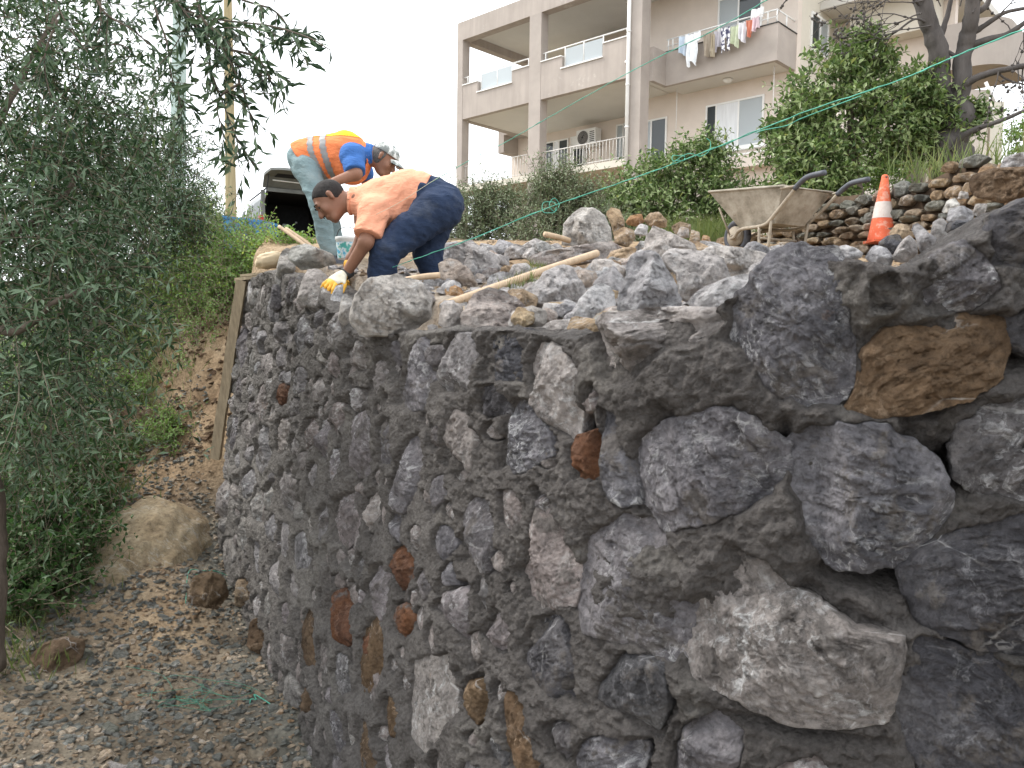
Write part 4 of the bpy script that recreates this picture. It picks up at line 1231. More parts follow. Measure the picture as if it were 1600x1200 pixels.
ROCKS = [
 ('lpale', 5.1, [(700,380),(735,372),(752,385),(780,400),(782,422),(765,434),(735,430),(710,410)], 'angular pale grey rock just right of the peach shirted worker, behind the brown edged one'),
 ('lrose', 4.5, [(684,412),(700,402),(715,405),(735,420),(748,447),(735,464),(705,450),(688,435)], 'pinkish grey rock with a white upper edge touching the navy trouser leg'),
 ('orange', 4.2, [(694,452),(705,443),(722,450),(728,466),(700,470)], 'small orange rock at the foot of the navy trousers'),
 ('lrose', 3.35, [(718,495),(740,458),(765,446),(785,452),(810,465),(830,490),(846,507),(830,518),(790,522),(740,520),(718,512)], 'large tan and grey ridged rock under the lower end of the long wooden handle'),
 ('lpale', 3.35, [(684,505),(690,476),(705,468),(724,480),(720,518),(698,520)], 'pale block between the big laid wall stone and the tan ridged rock'),
 ('lpale', 3.9, [(830,452),(850,422),(880,411),(895,415),(910,440),(918,457),(905,478),(880,494),(850,505),(836,498)], 'broad pale lilac rock right under the middle of the long wooden handle'),
 ('white', 3.25, [(884,506),(905,467),(925,446),(945,440),(960,455),(963,482),(957,500),(930,508),(905,510)], 'rounded white rock with grey spots in front of the broad lilac one'),
 ('lpale', 3.02, [(836,518),(860,501),(890,498),(910,505),(917,528),(900,537),(860,532)], 'low pale rock lying on the mortar edge below the white spotted rock'),
 ('white', 2.92, [(910,534),(920,507),(935,490),(958,497),(952,517),(940,540)], 'small white block wedged beside the rose stone of the wall top'),
 ('lgrey', 4.0, [(925,443),(940,428),(960,412),(968,425),(979,440),(976,464),(955,474),(940,464)], 'small grey pyramid shaped rock left of the tall grey pointed one'),
 ('lgrey', 3.0, [(963,488),(969,455),(978,430),(978,405),(990,392),(1015,388),(1030,395),(1042,415),(1055,440),(1065,467),(1063,484),(1020,496)], 'tall blue grey rock with a white diagonal streak standing in the middle of the heap'),
 ('lpale', 4.4, [(1005,397),(1008,370),(1020,350),(1040,358),(1060,368),(1085,380),(1092,394),(1060,410),(1030,405)], 'pale grey peaked rock behind the tall blue grey one'),
 ('lgrey', 3.45, [(1030,402),(1045,384),(1070,388),(1100,390),(1130,400),(1142,432),(1120,464),(1085,476),(1064,470),(1055,430)], 'big dark faced grey rock right of the tall blue grey one'),
 ('white', 3.9, [(1090,394),(1110,382),(1140,384),(1170,388),(1200,395),(1197,414),(1165,428),(1130,434),(1105,424)], 'long chalky white rock below the barrow wheel'),
 ('lgrey', 4.4, [(1157,392),(1170,378),(1180,376),(1200,385),(1208,398),(1180,404)], 'small grey rock peeking up under the middle legs of the wheelbarrow'),
 ('lpale', 2.85, [(1070,474),(1095,450),(1130,435),(1165,425),(1182,432),(1168,458),(1142,484),(1100,490)], 'pale wedge shaped rock resting on the rose wall stone'),
 ('lpale', 3.3, [(1165,440),(1172,415),(1200,402),(1225,400),(1222,420),(1195,445),(1178,455)], 'pale slanting rock against the left flank of the big grey block of the wall top'),
 ('lpale', 6.4, [(877,384),(880,350),(895,330),(910,321),(930,323),(945,335),(955,358),(958,384),(920,388)], 'big rounded pale boulder sitting on the long brown slab'),
 ('tan', 6.6, [(946,332),(955,322),(968,325),(976,345),(976,368),(960,372),(955,352)], 'upright tan slab leaning on the right of the rounded pale boulder'),
 ('tan', 6.1, [(957,362),(975,353),(990,358),(994,372),(980,388),(962,382)], 'tan block at the foot of the upright tan slab'),
 ('lrose', 5.6, [(822,406),(835,395),(870,388),(910,382),(945,376),(965,382),(967,396),(945,410),(900,415),(840,418)], 'long flat brown slab lying under the rounded boulder'),
 ('tan', 5.4, [(945,406),(955,392),(975,386),(996,386),(989,407),(965,415)], 'ochre rock at the right end of the long brown slab'),
 ('orange', 6.9, [(977,346),(985,336),(1003,333),(1007,347),(995,354),(980,352)], 'orange and white rock at the left of the heap top'),
 ('tan', 6.9, [(1004,344),(1015,332),(1030,330),(1043,345),(1041,357),(1015,354)], 'light brown rock with a small pebble like knob on the heap top'),
 ('white', 6.3, [(987,367),(1000,348),(1013,352),(1011,369)], 'white shard under the orange and white rock'),
 ('tan', 7.0, [(1048,354),(1062,345),(1080,350),(1079,364),(1055,367)], 'tan rock left of the barrow wheel, highest of its group'),
 ('lpale', 6.5, [(1055,372),(1063,353),(1076,356),(1078,372)], 'small pale grey rock in front of the tan rocks near the barrow'),
 ('tan', 6.4, [(1076,380),(1080,358),(1093,362),(1095,378),(1085,384)], 'upright tan rock between the pale grey one and the barrow wheel'),
 ('orange', 6.3, [(1094,384),(1098,366),(1108,368),(1113,384)], 'small orange rock touching the barrow wheel'),
 ('white', 5.75, [(815,402),(822,388),(834,386),(836,398),(826,408)], 'little white rock at the left end of the long brown slab'),
 ('lpale', 5.0, [(795,425),(802,412),(822,410),(832,418),(828,430),(808,434)], 'small pale rock beside the grass tuft behind the long handle'),
 ('tan', 5.2, [(780,420),(788,413),(798,416),(797,424),(785,426)], 'tiny tan stone left of the grass tuft'),
 ('lpale', 4.5, [(760,450),(764,430),(785,423),(805,428),(800,445),(780,456)], 'pale rock partly under the middle of the long wooden handle, near the worker'),
 ('lrose', 4.7, [(738,440),(745,425),(758,430),(760,446),(748,452)], 'small reddish stone in the gap right of the pinkish grey rock'),
 ('lgrey', 2.75, [(1350,402),(1365,381),(1385,386),(1397,402),(1392,418),(1365,416)], 'dark grey rock leftmost of the rubble on the wall top by the traffic cone'),
 ('dark', 3.1, [(1370,380),(1385,368),(1405,363),(1413,380),(1402,398),(1380,396)], 'dark grey rock just below the foot of the traffic cone'),
 ('lpale', 2.7, [(1391,406),(1405,381),(1420,364),(1434,380),(1434,406),(1410,412)], 'pale grey triangular rock in the middle of the rubble below the cone'),
 ('lgrey', 2.6, [(1421,352),(1435,345),(1450,362),(1470,377),(1458,396),(1438,398),(1430,370)], 'long grey rock slanting down to the right below the dry stone wall'),
 ('tan', 3.3, [(1390,362),(1400,348),(1420,349),(1423,367),(1405,376),(1390,372)], 'tan grey block touching the right side of the cone base'),
 ('lgrey', 2.9, [(1452,372),(1458,345),(1472,338),(1483,350),(1480,374),(1465,382)], 'grey rock between the long slanting one and the flat dark one'),
 ('dark', 2.7, [(1475,362),(1480,346),(1500,341),(1520,345),(1512,362),(1490,370)], 'flat dark rock on the brown soil at the right'),
 ('lgrey', 3.2, [(1478,348),(1482,325),(1505,320),(1523,330),(1520,346),(1495,350)], 'grey rock above the flat dark one on the bank'),
 ('white', 3.7, [(1470,332),(1480,312),(1492,307),(1501,320),(1492,334)], 'small bright white rock on the bank at the right end of the dry stone wall'),
 ('lpale', 3.0, [(1519,334),(1524,318),(1543,317),(1540,332),(1530,340)], 'little light blue grey rock under the brown boulder'),
 ('white', 4.1, [(1495,312),(1500,298),(1513,300),(1514,310)], 'tiny white stone left of the brown boulder'),
 ('ochre', 4.2, [(1512,292),(1520,270),(1545,262),(1600,258),(1680,262),(1690,300),(1600,314),(1560,318),(1525,308)], 'big brown boulder at the right edge above the wall'),
 ('lpale', 4.9, [(1560,264),(1570,244),(1600,236),(1660,238),(1680,262),(1600,268)], 'grey block on top of the brown boulder at the right edge'),
 ('tan', 4.6, [(1500,300),(1508,285),(1525,283),(1530,298),(1515,306)], 'tan rock just left of the brown boulder'),
 ('white', 2.45, [(1288,400),(1302,386),(1322,382),(1340,388),(1354,400),(1330,408),(1300,408)], 'flat white stone lying on the mortar top of the wall'),
 # the lower path
 ('ochre', 4.25, [(0,1082),(30,1045),(70,1012),(110,1000),(135,1005),(128,1030),(90,1058),(45,1088),(10,1090)], 'brown rock lying on the path at the left edge of the picture'),
 ('ochre', 5.0, [(292,940),(300,905),(330,896),(352,905),(358,930),(340,950),(310,945)], 'brown rock at the foot of the wall beside the green twine'),
 ('ochre', 7.2, [(165,690),(175,640),(215,632),(250,640),(262,665),(250,700),(205,708)], 'grey brown ledge of rock sticking out of the bank above the undergrowth'),
 ('ochre', 6.9, [(292,702),(300,685),(335,680),(338,700),(320,712)], 'flat brown stone beside the foot of the leaning post'),
 ('tan', 5.2, [(345,1010),(350,970),(368,965),(378,990),(370,1012)], 'narrow tan stone at the bottom of the wall left of the mortar'),
 ('ochre', 4.9, [(385,1010),(390,975),(410,968),(430,990),(440,1030),(425,1035),(405,1018)], 'rust and tan stone jutting from the wall foot'),
 ('tan', 5.3, [(366,945),(368,910),(388,906),(393,935),(383,950)], 'small square tan stone set at the wall foot'),
]
for k, (mat, Y, poly, lab) in enumerate(ROCKS):
    rock_at(poly, Y, mat, lab, seed=600 + k, thick=1.05 if Y < 6 else 0.9, lean=0.45)
# the rest of the heap, packed between them
def y_of_row(row):
    return float(np.interp(row, [385, 400, 425, 450, 470, 500, 530], [7.2, 6.2, 5.2, 4.4, 4.0, 3.4, 2.95]))
CN = {'lpale': 'pale', 'lgrey': 'grey', 'lrose': 'pinkish', 'white': 'white', 'tan': 'tan', 'slate': 'slate grey', 'fold': 'brown', 'pale': 'pale'}
def heap_label(px, row, rad, m):
    sz = 'small' if rad < 17 else 'fist sized' if rad < 24 else 'head sized'
    if row > 495: w_ = 'of the heap just behind the wall top'
    elif px < 780: w_ = 'beside the lower end of the long wooden handle'
    elif row < 425: w_ = 'around the rounded boulder and the brown slab'
    elif px < 930: w_ = 'right of the middle of the long wooden handle'
    elif px < 1080: w_ = 'around the tall blue grey rock'
    else: w_ = 'between the wheelbarrow and the wall top'
    return '%s %s rock %s' % (sz, CN[m], w_)
rgh = random.Random(9)
taken = [(np.mean(p, axis=0), np.ptp(np.array(p)[:, 0]) / 2) for m_, y_, p, l_ in ROCKS]
nh = tries = 0
while nh < 150 and tries < 18000:
    tries += 1
    row = rgh.uniform(402, 532)
    px = rgh.uniform(700 if row < 470 else 665, 1235 if row < 450 else 960)
    Yr = y_of_row(row) + rgh.uniform(-.1, .15)
    x = (px - 800) / 1250 * Yr
    if side_dist(np.array([x]), np.array([Yr]))[0] < 0.22: continue
    rad = rgh.uniform(.05, .125) * (1.15 - tries / 20000) * 1250 / Yr
    if min(np.hypot(px - c[0], row - rad * .6 - c[1]) - .34 * (rr + rad) for c, rr in taken) < 0: continue
    if 660 < px < 950 and abs(row - rad * .5 - (478 - (px - 690) * .339)) < rad * .75 + 8: continue
    nv = rgh.randint(5, 7)
    poly = [(px + rad * math.cos(2 * PI * i / nv + .5) * rgh.uniform(.7, 1.15), row - rad * .45 + rad * .75 * math.sin(2 * PI * i / nv + .5) * rgh.uniform(.75, 1.15)) for i in range(nv)]
    mcol = rgh.choice(('lpale', 'lpale', 'lgrey', 'lrose', 'white', 'tan'))
    rock_at(poly, Yr, mcol, heap_label(px, row, rad, mcol), seed=2000 + nh, thick=1.2, lean=.5, group='smaller rocks of the heap')
    taken.append((np.array([px, row]), rad))
    nh += 1
print('heap rocks', nh)
# the smooth yellow rock hump by the path
V, F = [], []
nn = 70
bc = at(195, 905, 5.75)
th = np.linspace(0, 2 * PI, nn, endpoint=False)
ph = np.linspace(0, 0.5 * PI, 30)
A, B_ = np.meshgrid(th, ph)
dx, dy, dz = np.cos(A) * np.cos(B_), np.sin(A) * np.cos(B_), np.sin(B_)
q = np.stack([dx, dy, dz], -1)
rad = 1 + 0.16 * fbm(q * 1.4 + 3, 3, 71) + 0.05 * ridged(q * 4 + 1, 4, 72)
X_ = bc[0] + dx * 0.60 * rad + 0.25 * dz * 0.4
Y_ = bc[1] + dy * 0.70 * rad + 0.35 * dz
Z_ = bc[2] - 0.14 + dz * 0.62 * rad
i = np.arange(29)[:, None] * nn
j = np.arange(nn)[None]
F = np.stack([i + j, i + (j + 1) % nn, i + nn + (j + 1) % nn, i + nn + j], -1).reshape(-1, 4)
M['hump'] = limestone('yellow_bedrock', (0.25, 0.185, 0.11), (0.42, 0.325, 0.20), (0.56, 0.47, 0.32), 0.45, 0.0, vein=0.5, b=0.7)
tag(mk('rock', np.stack([X_, Y_, Z_], -1).reshape(-1, 3), F, M['hump']), 'large smooth yellow brown rock hump with pale pick scratches beside the path', 'rock')

# slate flakes and chips strewn on the path: the larger ones one by one, the rest as stuff
def chip(rg, s):
    n = rg.randint(5, 7)
    a = [2 * PI * i / n + rg.uniform(-.35, .35) for i in range(n)]
    r = [s * rg.uniform(.6, 1.1) for _ in a]
    h = s * rg.uniform(.15, .4)
    k = rg.uniform(0.5, 0.9)
    bot = np.array([[r[i] * math.cos(a[i]), k * r[i] * math.sin(a[i]), 0] for i in range(n)])
    top = bot * np.array([.86, .86, 1]) + np.array([0, 0, h])
    top[:, 2] += bot[:, 0] * rg.uniform(-.3, .3) + np.array([rg.uniform(-.1, .1) * s for _ in range(n)])
    V = np.vstack([bot, top, top.mean(0)[None] + [[0, 0, h * 0.15]]])
    F = [np.array([[i, (i + 1) % n, n + (i + 1) % n, n + i] for i in range(n)]), np.array([[n + i, n + (i + 1) % n, 2 * n] for i in range(n)])]
    return V, F
rg = random.Random(77)
protos = [chip(rg, 1.0) for _ in range(14)]
def place_chips(pts, sizes, rg):
    out = []
    for (x, y, z), s in zip(pts, sizes):
        V, F = protos[rg.randrange(14)]
        E = np.array(Euler((rg.gauss(0, .28), rg.gauss(0, .28), rg.uniform(0, 6.28))).to_matrix())
        out.append((V * s @ E.T + np.array([x, y, z]), F))
    return out
def scatter(n, x0, x1, y0, y1, f, rg):
    P = []
    while len(P) < n:
        x = np.array([rg.uniform(x0, x1) for _ in range(n)])
        y = np.array([rg.uniform(y0, y1) for _ in range(n)])
        sd = side_dist(x, y)
        ok = f(x, y, sd)
        z = gz(x, y)
        P += [(a, b, c) for a, b, c, o in zip(x, y, z, ok) if o]
    return P[:n]
def on_path(x, y, sd):
    l = -x / y
    e = np.interp(y, [3.0, 4.0, 5.0, 6.0, 7.0], [0.72, 0.70, 0.57, 0.52, 0.46])
    return (sd < -0.16) & (l < e)
nrs = np.random.RandomState(4)
big = scatter(120, -3.2, -0.4, 3.1, 6.4, lambda x, y, s: on_path(x, y, s) & (y < 3.2 + 3.2 * nrs.rand(len(x))), rg)
meshes = {}
for k, (x, y, z) in enumerate(big):
    s = rg.choice((.025, .03, .035, .045, .06, .08)) * 0.9
    mat = rg.choice(('slate', 'slate', 'slate', 'fold', 'pale'))
    key = (rg.randrange(14), mat)
    if key not in meshes:
        V, F = protos[key[0]]
        meshes[key] = mesh('rock', V, F, M[mat], False)
    o = link(bpy.data.objects.new('rock', meshes[key]))
    o.scale = (s, s, s)
    o.location = (x, y, z - 0.002)
    o.rotation_euler = (rg.gauss(0, .2), rg.gauss(0, .2), rg.uniform(0, 6.28))
    px_, py_ = project(np.array([[x, y, z]]))
    px_, py_ = px_[0], py_[0]
    w_ = ('at the bottom edge of the picture' if py_ > 1120 else 'beside the brown rock at the left edge' if px_ < 190 and py_ > 980 else 'near the green twine tangle' if 200 < px_ < 370 and 1030 < py_ < 1120
          else 'close to the foot of the wall' if px_ > 330 else 'in front of the yellow rock hump' if py_ < 960 else 'in the middle of the path')
    tag(o, '%s %s flake lying %s' % ('large' if s > .05 else 'middling' if s > .03 else 'small', CN[mat], w_), 'rock', 'slate flakes on the path')
for mat, n, smin, smax in (('slate', 3300, .006, .032), ('fold', 2600, .006, .028), ('tan', 1300, .005, .020)):
    pts = scatter(n, -3.4, -0.3, 3.0, 7.2, on_path, rg)
    mb = MB()
    for V, F in place_chips(pts, [rg.uniform(smin, smax) * rg.choice((1, 1, 1.3)) for _ in pts], rg): mb.add(V, F)
    o = mb.mk('gravel', M[mat], smooth=False)
    tag(o, {'slate': 'grey slate chips strewn over the path at the foot of the wall', 'fold': 'brown stone chips strewn over the path at the foot of the wall', 'tan': 'small tan grit strewn over the path'}[mat], 'gravel', kind='stuff')
# clods and broken rock in the cut bank behind the post
pts = scatter(700, -3.9, -2.35, 6.6, 8.2, lambda x, y, s: s < 0.3, rg)
mb = MB()
for V, F in place_chips(pts, [rg.uniform(.015, .06) for _ in pts], rg): mb.add(V, F)
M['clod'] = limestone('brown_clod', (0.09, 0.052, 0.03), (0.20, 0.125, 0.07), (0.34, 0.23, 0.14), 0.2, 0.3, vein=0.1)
tag(mb.mk('rubble', M['clod'], smooth=False), 'brown clods and broken stone in the cut earth bank left of the wall end', 'rubble', kind='stuff')
# rubble and grit on the terrace
pts = scatter(2600, -1.8, 4.2, 2.6, 9.0, lambda x, y, s: (s > 0.1) & (x / y < 0.75), rg)
mb = MB()
for V, F in place_chips(pts, [rg.uniform(.010, .034) for _ in pts], rg): mb.add(V, F)
tag(mb.mk('rubble', M['tan'], smooth=False), 'small tan stone chips and crumbs between the rocks on the terrace', 'rubble', kind='stuff')
pts = scatter(420, -1.6, 2.4, 2.6, 5.4, lambda x, y, s: (s > 0.12) & (s < 1.3) & (x / y < 0.75), rg)
mb = MB()
for V, F in place_chips(pts, [rg.uniform(.03, .075) for _ in pts], rg): mb.add(V, F)
tag(mb.mk('rubble', M['lpale'], smooth=False), 'pale limestone shards packed behind the top of the wall', 'rubble', kind='stuff')

# ================================================================= DRY STONE WALL ON THE TERRACE
dw = thing('dry_stone_wall', 'low dry stone wall of brown fieldstones behind the wheelbarrow and the cone', 'wall', at(1420, 380, 7.0))
dA, dB = at(1085, 385, 9.6), at(1700, 330, 5.2)
dA[2] = dB[2] = 0
dir_ = (dB - dA)[:2]
DL = np.linalg.norm(dir_)
dir_ = np.r_[dir_ / DL, 0]
dn = np.array([dir_[1], -dir_[0], 0])
if dn[1] > 0: dn = -dn
def dwp(u, z, h=0.0):
    return np.array([dA[0], dA[1], 0]) + dir_ * u + dn * (h + 0.10 * (2.9 - z)) + np.array([0, 0, z])
TOPL = [(1085, 378), (1150, 366), (1230, 352), (1250, 322), (1262, 303), (1330, 292), (1380, 292), (1430, 270), (1452, 262), (1500, 242), (1560, 238), (1640, 232), (1700, 226)]
def dtop(u):
    p = dwp(u, 2.9)
    px = project(p)[0]
    ty = np.interp(px, [a for a, b in TOPL], [b for a, b in TOPL])
    return at(px, ty, p[1])[2]
rg = random.Random(31)
z = 2.0
rows = []
nst = 0
z0_ = 2.05
course = 0
while z0_ < 4.2 and nst < 290:
    hrow = rg.uniform(0.06, 0.115)
    u = rg.uniform(0, 0.15)
    while u < DL - 0.05:
        w = rg.uniform(0.11, 0.30)
        h = hrow * rg.uniform(0.65, 1.25)
        zc = z0_ + h / 2 + rg.uniform(-.02, .02)
        uc = u + w / 2
        u += w + 0.006
        p = dwp(uc, zc)
        g = float(terrace_z(p[0], p[1]))
        if zc + h * 0.3 > dtop(uc) or zc < g - 0.10 or nst >= 290: continue
        poly = []
        nv = rg.randint(5, 8)
        for i in range(nv):
            a = 2 * PI * i / nv + rg.uniform(-.2, .2)
            k = 1 / max(abs(math.cos(a)) ** 2.6 + abs(math.sin(a)) ** 2.6, 1e-6) ** (1 / 2.6)
            poly.append((uc + w / 2 * k * math.cos(a) * rg.uniform(.9, 1.04), zc + h / 2 * k * math.sin(a) * rg.uniform(.85, 1.06)))
        cc, th, r = smooth_outline(poly, n=24, seed=nst, rough=0.03)
        V, F = stone_shape(rg, th, r, rg.uniform(.03, .075), 0.10, 0.02, nst + 900, 1.1, rough=0.8)
        P = np.array([dwp(cc[0] + a, cc[1] + b, c) for a, b, c in V])
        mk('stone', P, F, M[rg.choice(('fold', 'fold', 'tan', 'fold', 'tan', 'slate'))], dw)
        nst += 1
    z0_ += hrow * 0.97
print('dry wall stones', nst)
# loose core and earth behind the face stones
us_ = np.linspace(0, DL, 60)
Vc = []
for u in us_:
    zt = dtop(u) - 0.07
    for (z, h) in ((1.8, -0.06), (zt, -0.07), (zt, -0.9), (1.8, -1.6)):
        p = dwp(u, z, h)
        p += 0.03 * np.array([0, 0, float(fbm(np.array([[u * 4, z, h]]), 3, 5)[0])])
        Vc.append(p)
n = len(us_)
F = np.array([[i * 4 + j, (i + 1) * 4 + j, (i + 1) * 4 + j + 1, i * 4 + j + 1] for i in range(n - 1) for j in range(3)])
mk('earth_core', np.array(Vc), F, plain('dark_earth', (0.075, 0.05, 0.032), 0.95, 0.3, 20, 0.02, 30), dw)
# ================================================================= VEGETATION
def leaf_mat(name, dark, light, under, rough=0.5, transl=0.25, sat=(0.25, 0.28, 0.08)):
    t = NT(name)
    ti = t.attr('tint')
    c = t.ramp(ti, [(0.0, dark), (0.6, light), (1.0, sat)])
    g = t.n('ShaderNodeNewGeometry')
    c2 = t.mix(g.outputs['Backfacing'], c, under)
    t.l(c2, t.b.inputs['Base Color'])
    t.b.inputs['Roughness'].default_value = rough
    tr = t.n('ShaderNodeBsdfTranslucent')
    t.l(c, tr.inputs['Color'])
    mx_ = t.n('ShaderNodeMixShader')
    mx_.inputs[0].default_value = transl
    t.l(t.b.outputs[0], mx_.inputs[1])
    t.l(tr.outputs[0], mx_.inputs[2])
    t.l(mx_.outputs[0], t.o.inputs[0])
    return t.m
M['olive_leaf'] = leaf_mat('olive_leaf', (0.016, 0.040, 0.018), (0.060, 0.112, 0.045), (0.15, 0.215, 0.13), 0.40, 0.25, (0.20, 0.27, 0.09))
M['olive_far'] = leaf_mat('olive_shrub_leaf', (0.075, 0.103, 0.052), (0.172, 0.213, 0.109), (0.241, 0.287, 0.172), 0.5, 0.2, (0.276, 0.310, 0.138))
M['weed_leaf'] = leaf_mat('weed_leaf', (0.083, 0.149, 0.033), (0.194, 0.329, 0.067), (0.224, 0.344, 0.120), 0.55, 0.35, (0.448, 0.568, 0.120))
M['under_leaf'] = leaf_mat('undergrowth_leaf', (0.027, 0.069, 0.018), (0.062, 0.144, 0.035), (0.088, 0.138, 0.056), 0.55, 0.3, (0.150, 0.237, 0.062))
M['citrus_leaf'] = leaf_mat('citrus_leaf', (0.065, 0.114, 0.041), (0.162, 0.244, 0.073), (0.244, 0.308, 0.130), 0.38, 0.2, (0.454, 0.486, 0.162))
M['grass'] = leaf_mat('grass_blade', (0.08, 0.12, 0.03), (0.17, 0.22, 0.06), (0.14, 0.18, 0.06), 0.6, 0.35, (0.34, 0.32, 0.13))
M['bark'] = plain('grey_bark', (0.13, 0.105, 0.085), 0.95, 0.35, 14, 0.012, 50, stretch=(1, 1, 0.3))
M['twig'] = plain('twig_bark', (0.15, 0.125, 0.09), 0.9, 0.3, 30)
M['dry'] = plain('dry_twig', (0.24, 0.19, 0.14), 0.9, 0.3, 30)
M['bare'] = plain('bare_tree_bark', (0.095, 0.085, 0.08), 0.95, 0.3, 9, 0.02, 30, stretch=(1, 1, 0.35))

def nrm(a):
    return a / (np.linalg.norm(a, axis=-1, keepdims=True) + 1e-9)
def make_leaves(P, D, Nn, L, W, tint, fold=0.25):
    """P base, D direction, Nn rough normal; five points and four triangles each, creased down the middle"""
    n = len(P)
    D = nrm(D)
    Sd = nrm(np.cross(D, Nn))
    Up = np.cross(Sd, D)
    L = L[:, None]; W = W[:, None]
    m = P + D * L * 0.48
    V = np.stack([P, m + Sd * W * 0.5 + Up * W * fold, m - Sd * W * 0.5 + Up * W * fold, P + D * L - Up * L * 0.10, m], 1).reshape(-1, 3)
    b = np.arange(n)[:, None] * 5
    F = np.concatenate([b + np.array([[0, 4, 1]]), b + np.array([[1, 4, 3]]), b + np.array([[0, 2, 4]]), b + np.array([[2, 3, 4]])])
    return V, F, np.repeat(tint, 5)
def tubes_many(P, r0, r1, sides=3):
    """P (n, k, 3) paths -> one mesh"""
    n, k, _ = P.shape
    T = nrm(np.gradient(P, axis=1))
    a = np.array([0.31, 0.22, 0.93])
    N = nrm(np.cross(T, a))
    B = np.cross(T, N)
    th = np.linspace(0, 2 * PI, sides, endpoint=False)
    rr = (r0 + (r1 - r0) * np.linspace(0, 1, k))[None, :, None, None]
    V = P[:, :, None] + rr * (np.cos(th)[None, None, :, None] * N[:, :, None] + np.sin(th)[None, None, :, None] * B[:, :, None])
    base = (np.arange(n) * k * sides)[:, None, None]
    i = (np.arange(k - 1) * sides)[None, :, None]
    j = np.arange(sides)[None, None]
    j2 = (j + 1) % sides
    F = np.stack([base + i + j, base + i + j2, base + i + sides + j2, base + i + sides + j], -1).reshape(-1, 4)
    return V.reshape(-1, 3), F
def foliage(clumps, ntw, tl, L, W, per, droop, seed, spread=0.65, up=0.2, shell=0.35, radius=0.004, bend=0.3, tintb=0.0):
    """clumps: (centre, radii). leafy twigs filling them. returns leaves (V, F, tint), twigs (V, F)"""
    rs = np.random.RandomState(seed)
    LV, LF, LT, TV, TF = [], [], [], [], []
    nl = nt = 0
    for c, rad in clumps:
        rad = np.broadcast_to(np.asarray(rad, float), (3,))
        n = int(ntw)
        d = nrm(rs.normal(size=(n, 3)))
        rr = shell + (1 - shell) * rs.rand(n, 1) ** 0.6
        wob = 1 + 0.22 * fbm(d * 1.8 + seed, 2, seed)[:, None]
        p0 = np.asarray(c) + d * rad * rr * wob
        dirs = nrm(d * 0.8 + rs.normal(size=(n, 3)) * 0.55 + np.array([0, 0, up]))
        ln = tl * rs.uniform(0.55, 1.25, (n, 1))
        k = 5
        t = np.linspace(0, 1, k)[None, :, None]
        side = rs.normal(size=(n, 1, 3)) * bend * ln[:, None]
        path = p0[:, None] + dirs[:, None] * ln[:, None] * t + side * t ** 2 - np.array([0, 0, 1.0]) * droop * ln[:, None] * t ** 2
        v, f = tubes_many(path, radius, radius * 0.35)
        TV.append(v); TF.append(f + nt); nt += len(v)
        tt = (np.arange(per) + 0.6) / per
        Q = np.stack([np.stack([np.interp(tt, t[0, :, 0], path[i, :, a]) for a in range(3)], -1) for i in range(n)]) if n < 1 else None
        x = tt * (k - 1)
        i0 = np.minimum(x.astype(int), k - 2)
        w = (x - i0)[None, :, None]
        Q = path[:, i0] * (1 - w) + path[:, i0 + 1] * w
        T = nrm(path[:, i0 + 1] - path[:, i0])
        A = nrm(np.cross(T, rs.normal(size=(n, 1, 3)) + 1e-3))
        Bn = np.cross(T, A)
        ph = (np.arange(per) % 2) * PI / 2
        sd = A * np.cos(ph)[None, :, None] + Bn * np.sin(ph)[None, :, None]
        for sgn in (1, -1):
            D = nrm(T * (1 - spread) + sd * sgn * spread + rs.normal(size=Q.shape) * 0.22)
            Nn = nrm(np.array([0, 0, 1.0]) + rs.normal(size=Q.shape) * 0.6)
            m = Q.shape[0] * Q.shape[1]
            tint = np.clip(rs.normal(0.38 + tintb, 0.2, m) + 0.25 * np.repeat(rs.normal(0, 0.6, n), per) * 0.5, 0, 1)
            v, f, ti = make_leaves(Q.reshape(-1, 3), D.reshape(-1, 3), Nn.reshape(-1, 3), L * rs.uniform(0.6, 1.2, m), W * rs.uniform(0.75, 1.15, m), tint)
            LV.append(v); LF.append(f + nl); LT.append(ti); nl += len(v)
    return (np.concatenate(LV), np.concatenate(LF), np.concatenate(LT)), (np.concatenate(TV), np.concatenate(TF))
def limb(name, pts, r0, r1, mat, parent, sides=9, n=24, knots=0.12):
    P = smooth_path(pts, n)
    t = np.linspace(0, 1, len(P))
    r = (r0 + (r1 - r0) * t ** 0.8) * (1 + knots * fbm(np.c_[t * 7, t * 0 + r0 * 50, t * 0], 3, int(r0 * 900)))
    P = P + (r[:, None] * 0.35) * np.stack([fbm(np.c_[t * 6, t * 0 + a * 7.7, t * 0 + r0 * 31], 2, 4) for a in range(3)], -1)
    V, F = tube(P, r, sides)
    c = np.repeat(P, sides, 0)
    V = V + (V - c) * (0.22 * ridged(V * 14, 3, 6))[:, None]
    return mk(name, V, F, mat, parent)
def pc(px, py, Y, r):
    return (at(px, py, Y), r)
def bush(name, label, cat, base, clumps, mat, twigmat, group=None, foliage_name='foliage', stems=4, stem_r=0.012, stuffkind=None, **kw):
    t = thing(name, label, cat, base, group)
    (lv, lf, lt), (tv, tf) = foliage(clumps, **kw)
    mk(foliage_name, lv, lf, mat, t, smooth=False, attr={'tint': lt})
    mk('twigs', tv, tf, twigmat, t)
    rs = np.random.RandomState(kw.get('seed', 1))
    mb = MB()
    for i in range(stems):
        c, r = clumps[rs.randint(len(clumps))]
        b = np.asarray(base) + np.r_[rs.normal(0, 0.05, 2), -0.05]
        mid = (b + c) / 2 + rs.normal(0, 0.06, 3)
        mb.tube(smooth_path([b, mid, c], 10), np.linspace(stem_r, stem_r * 0.4, len(smooth_path([b, mid, c], 10))), 5)
    mb.mk('stem', twigmat, t)
    return t

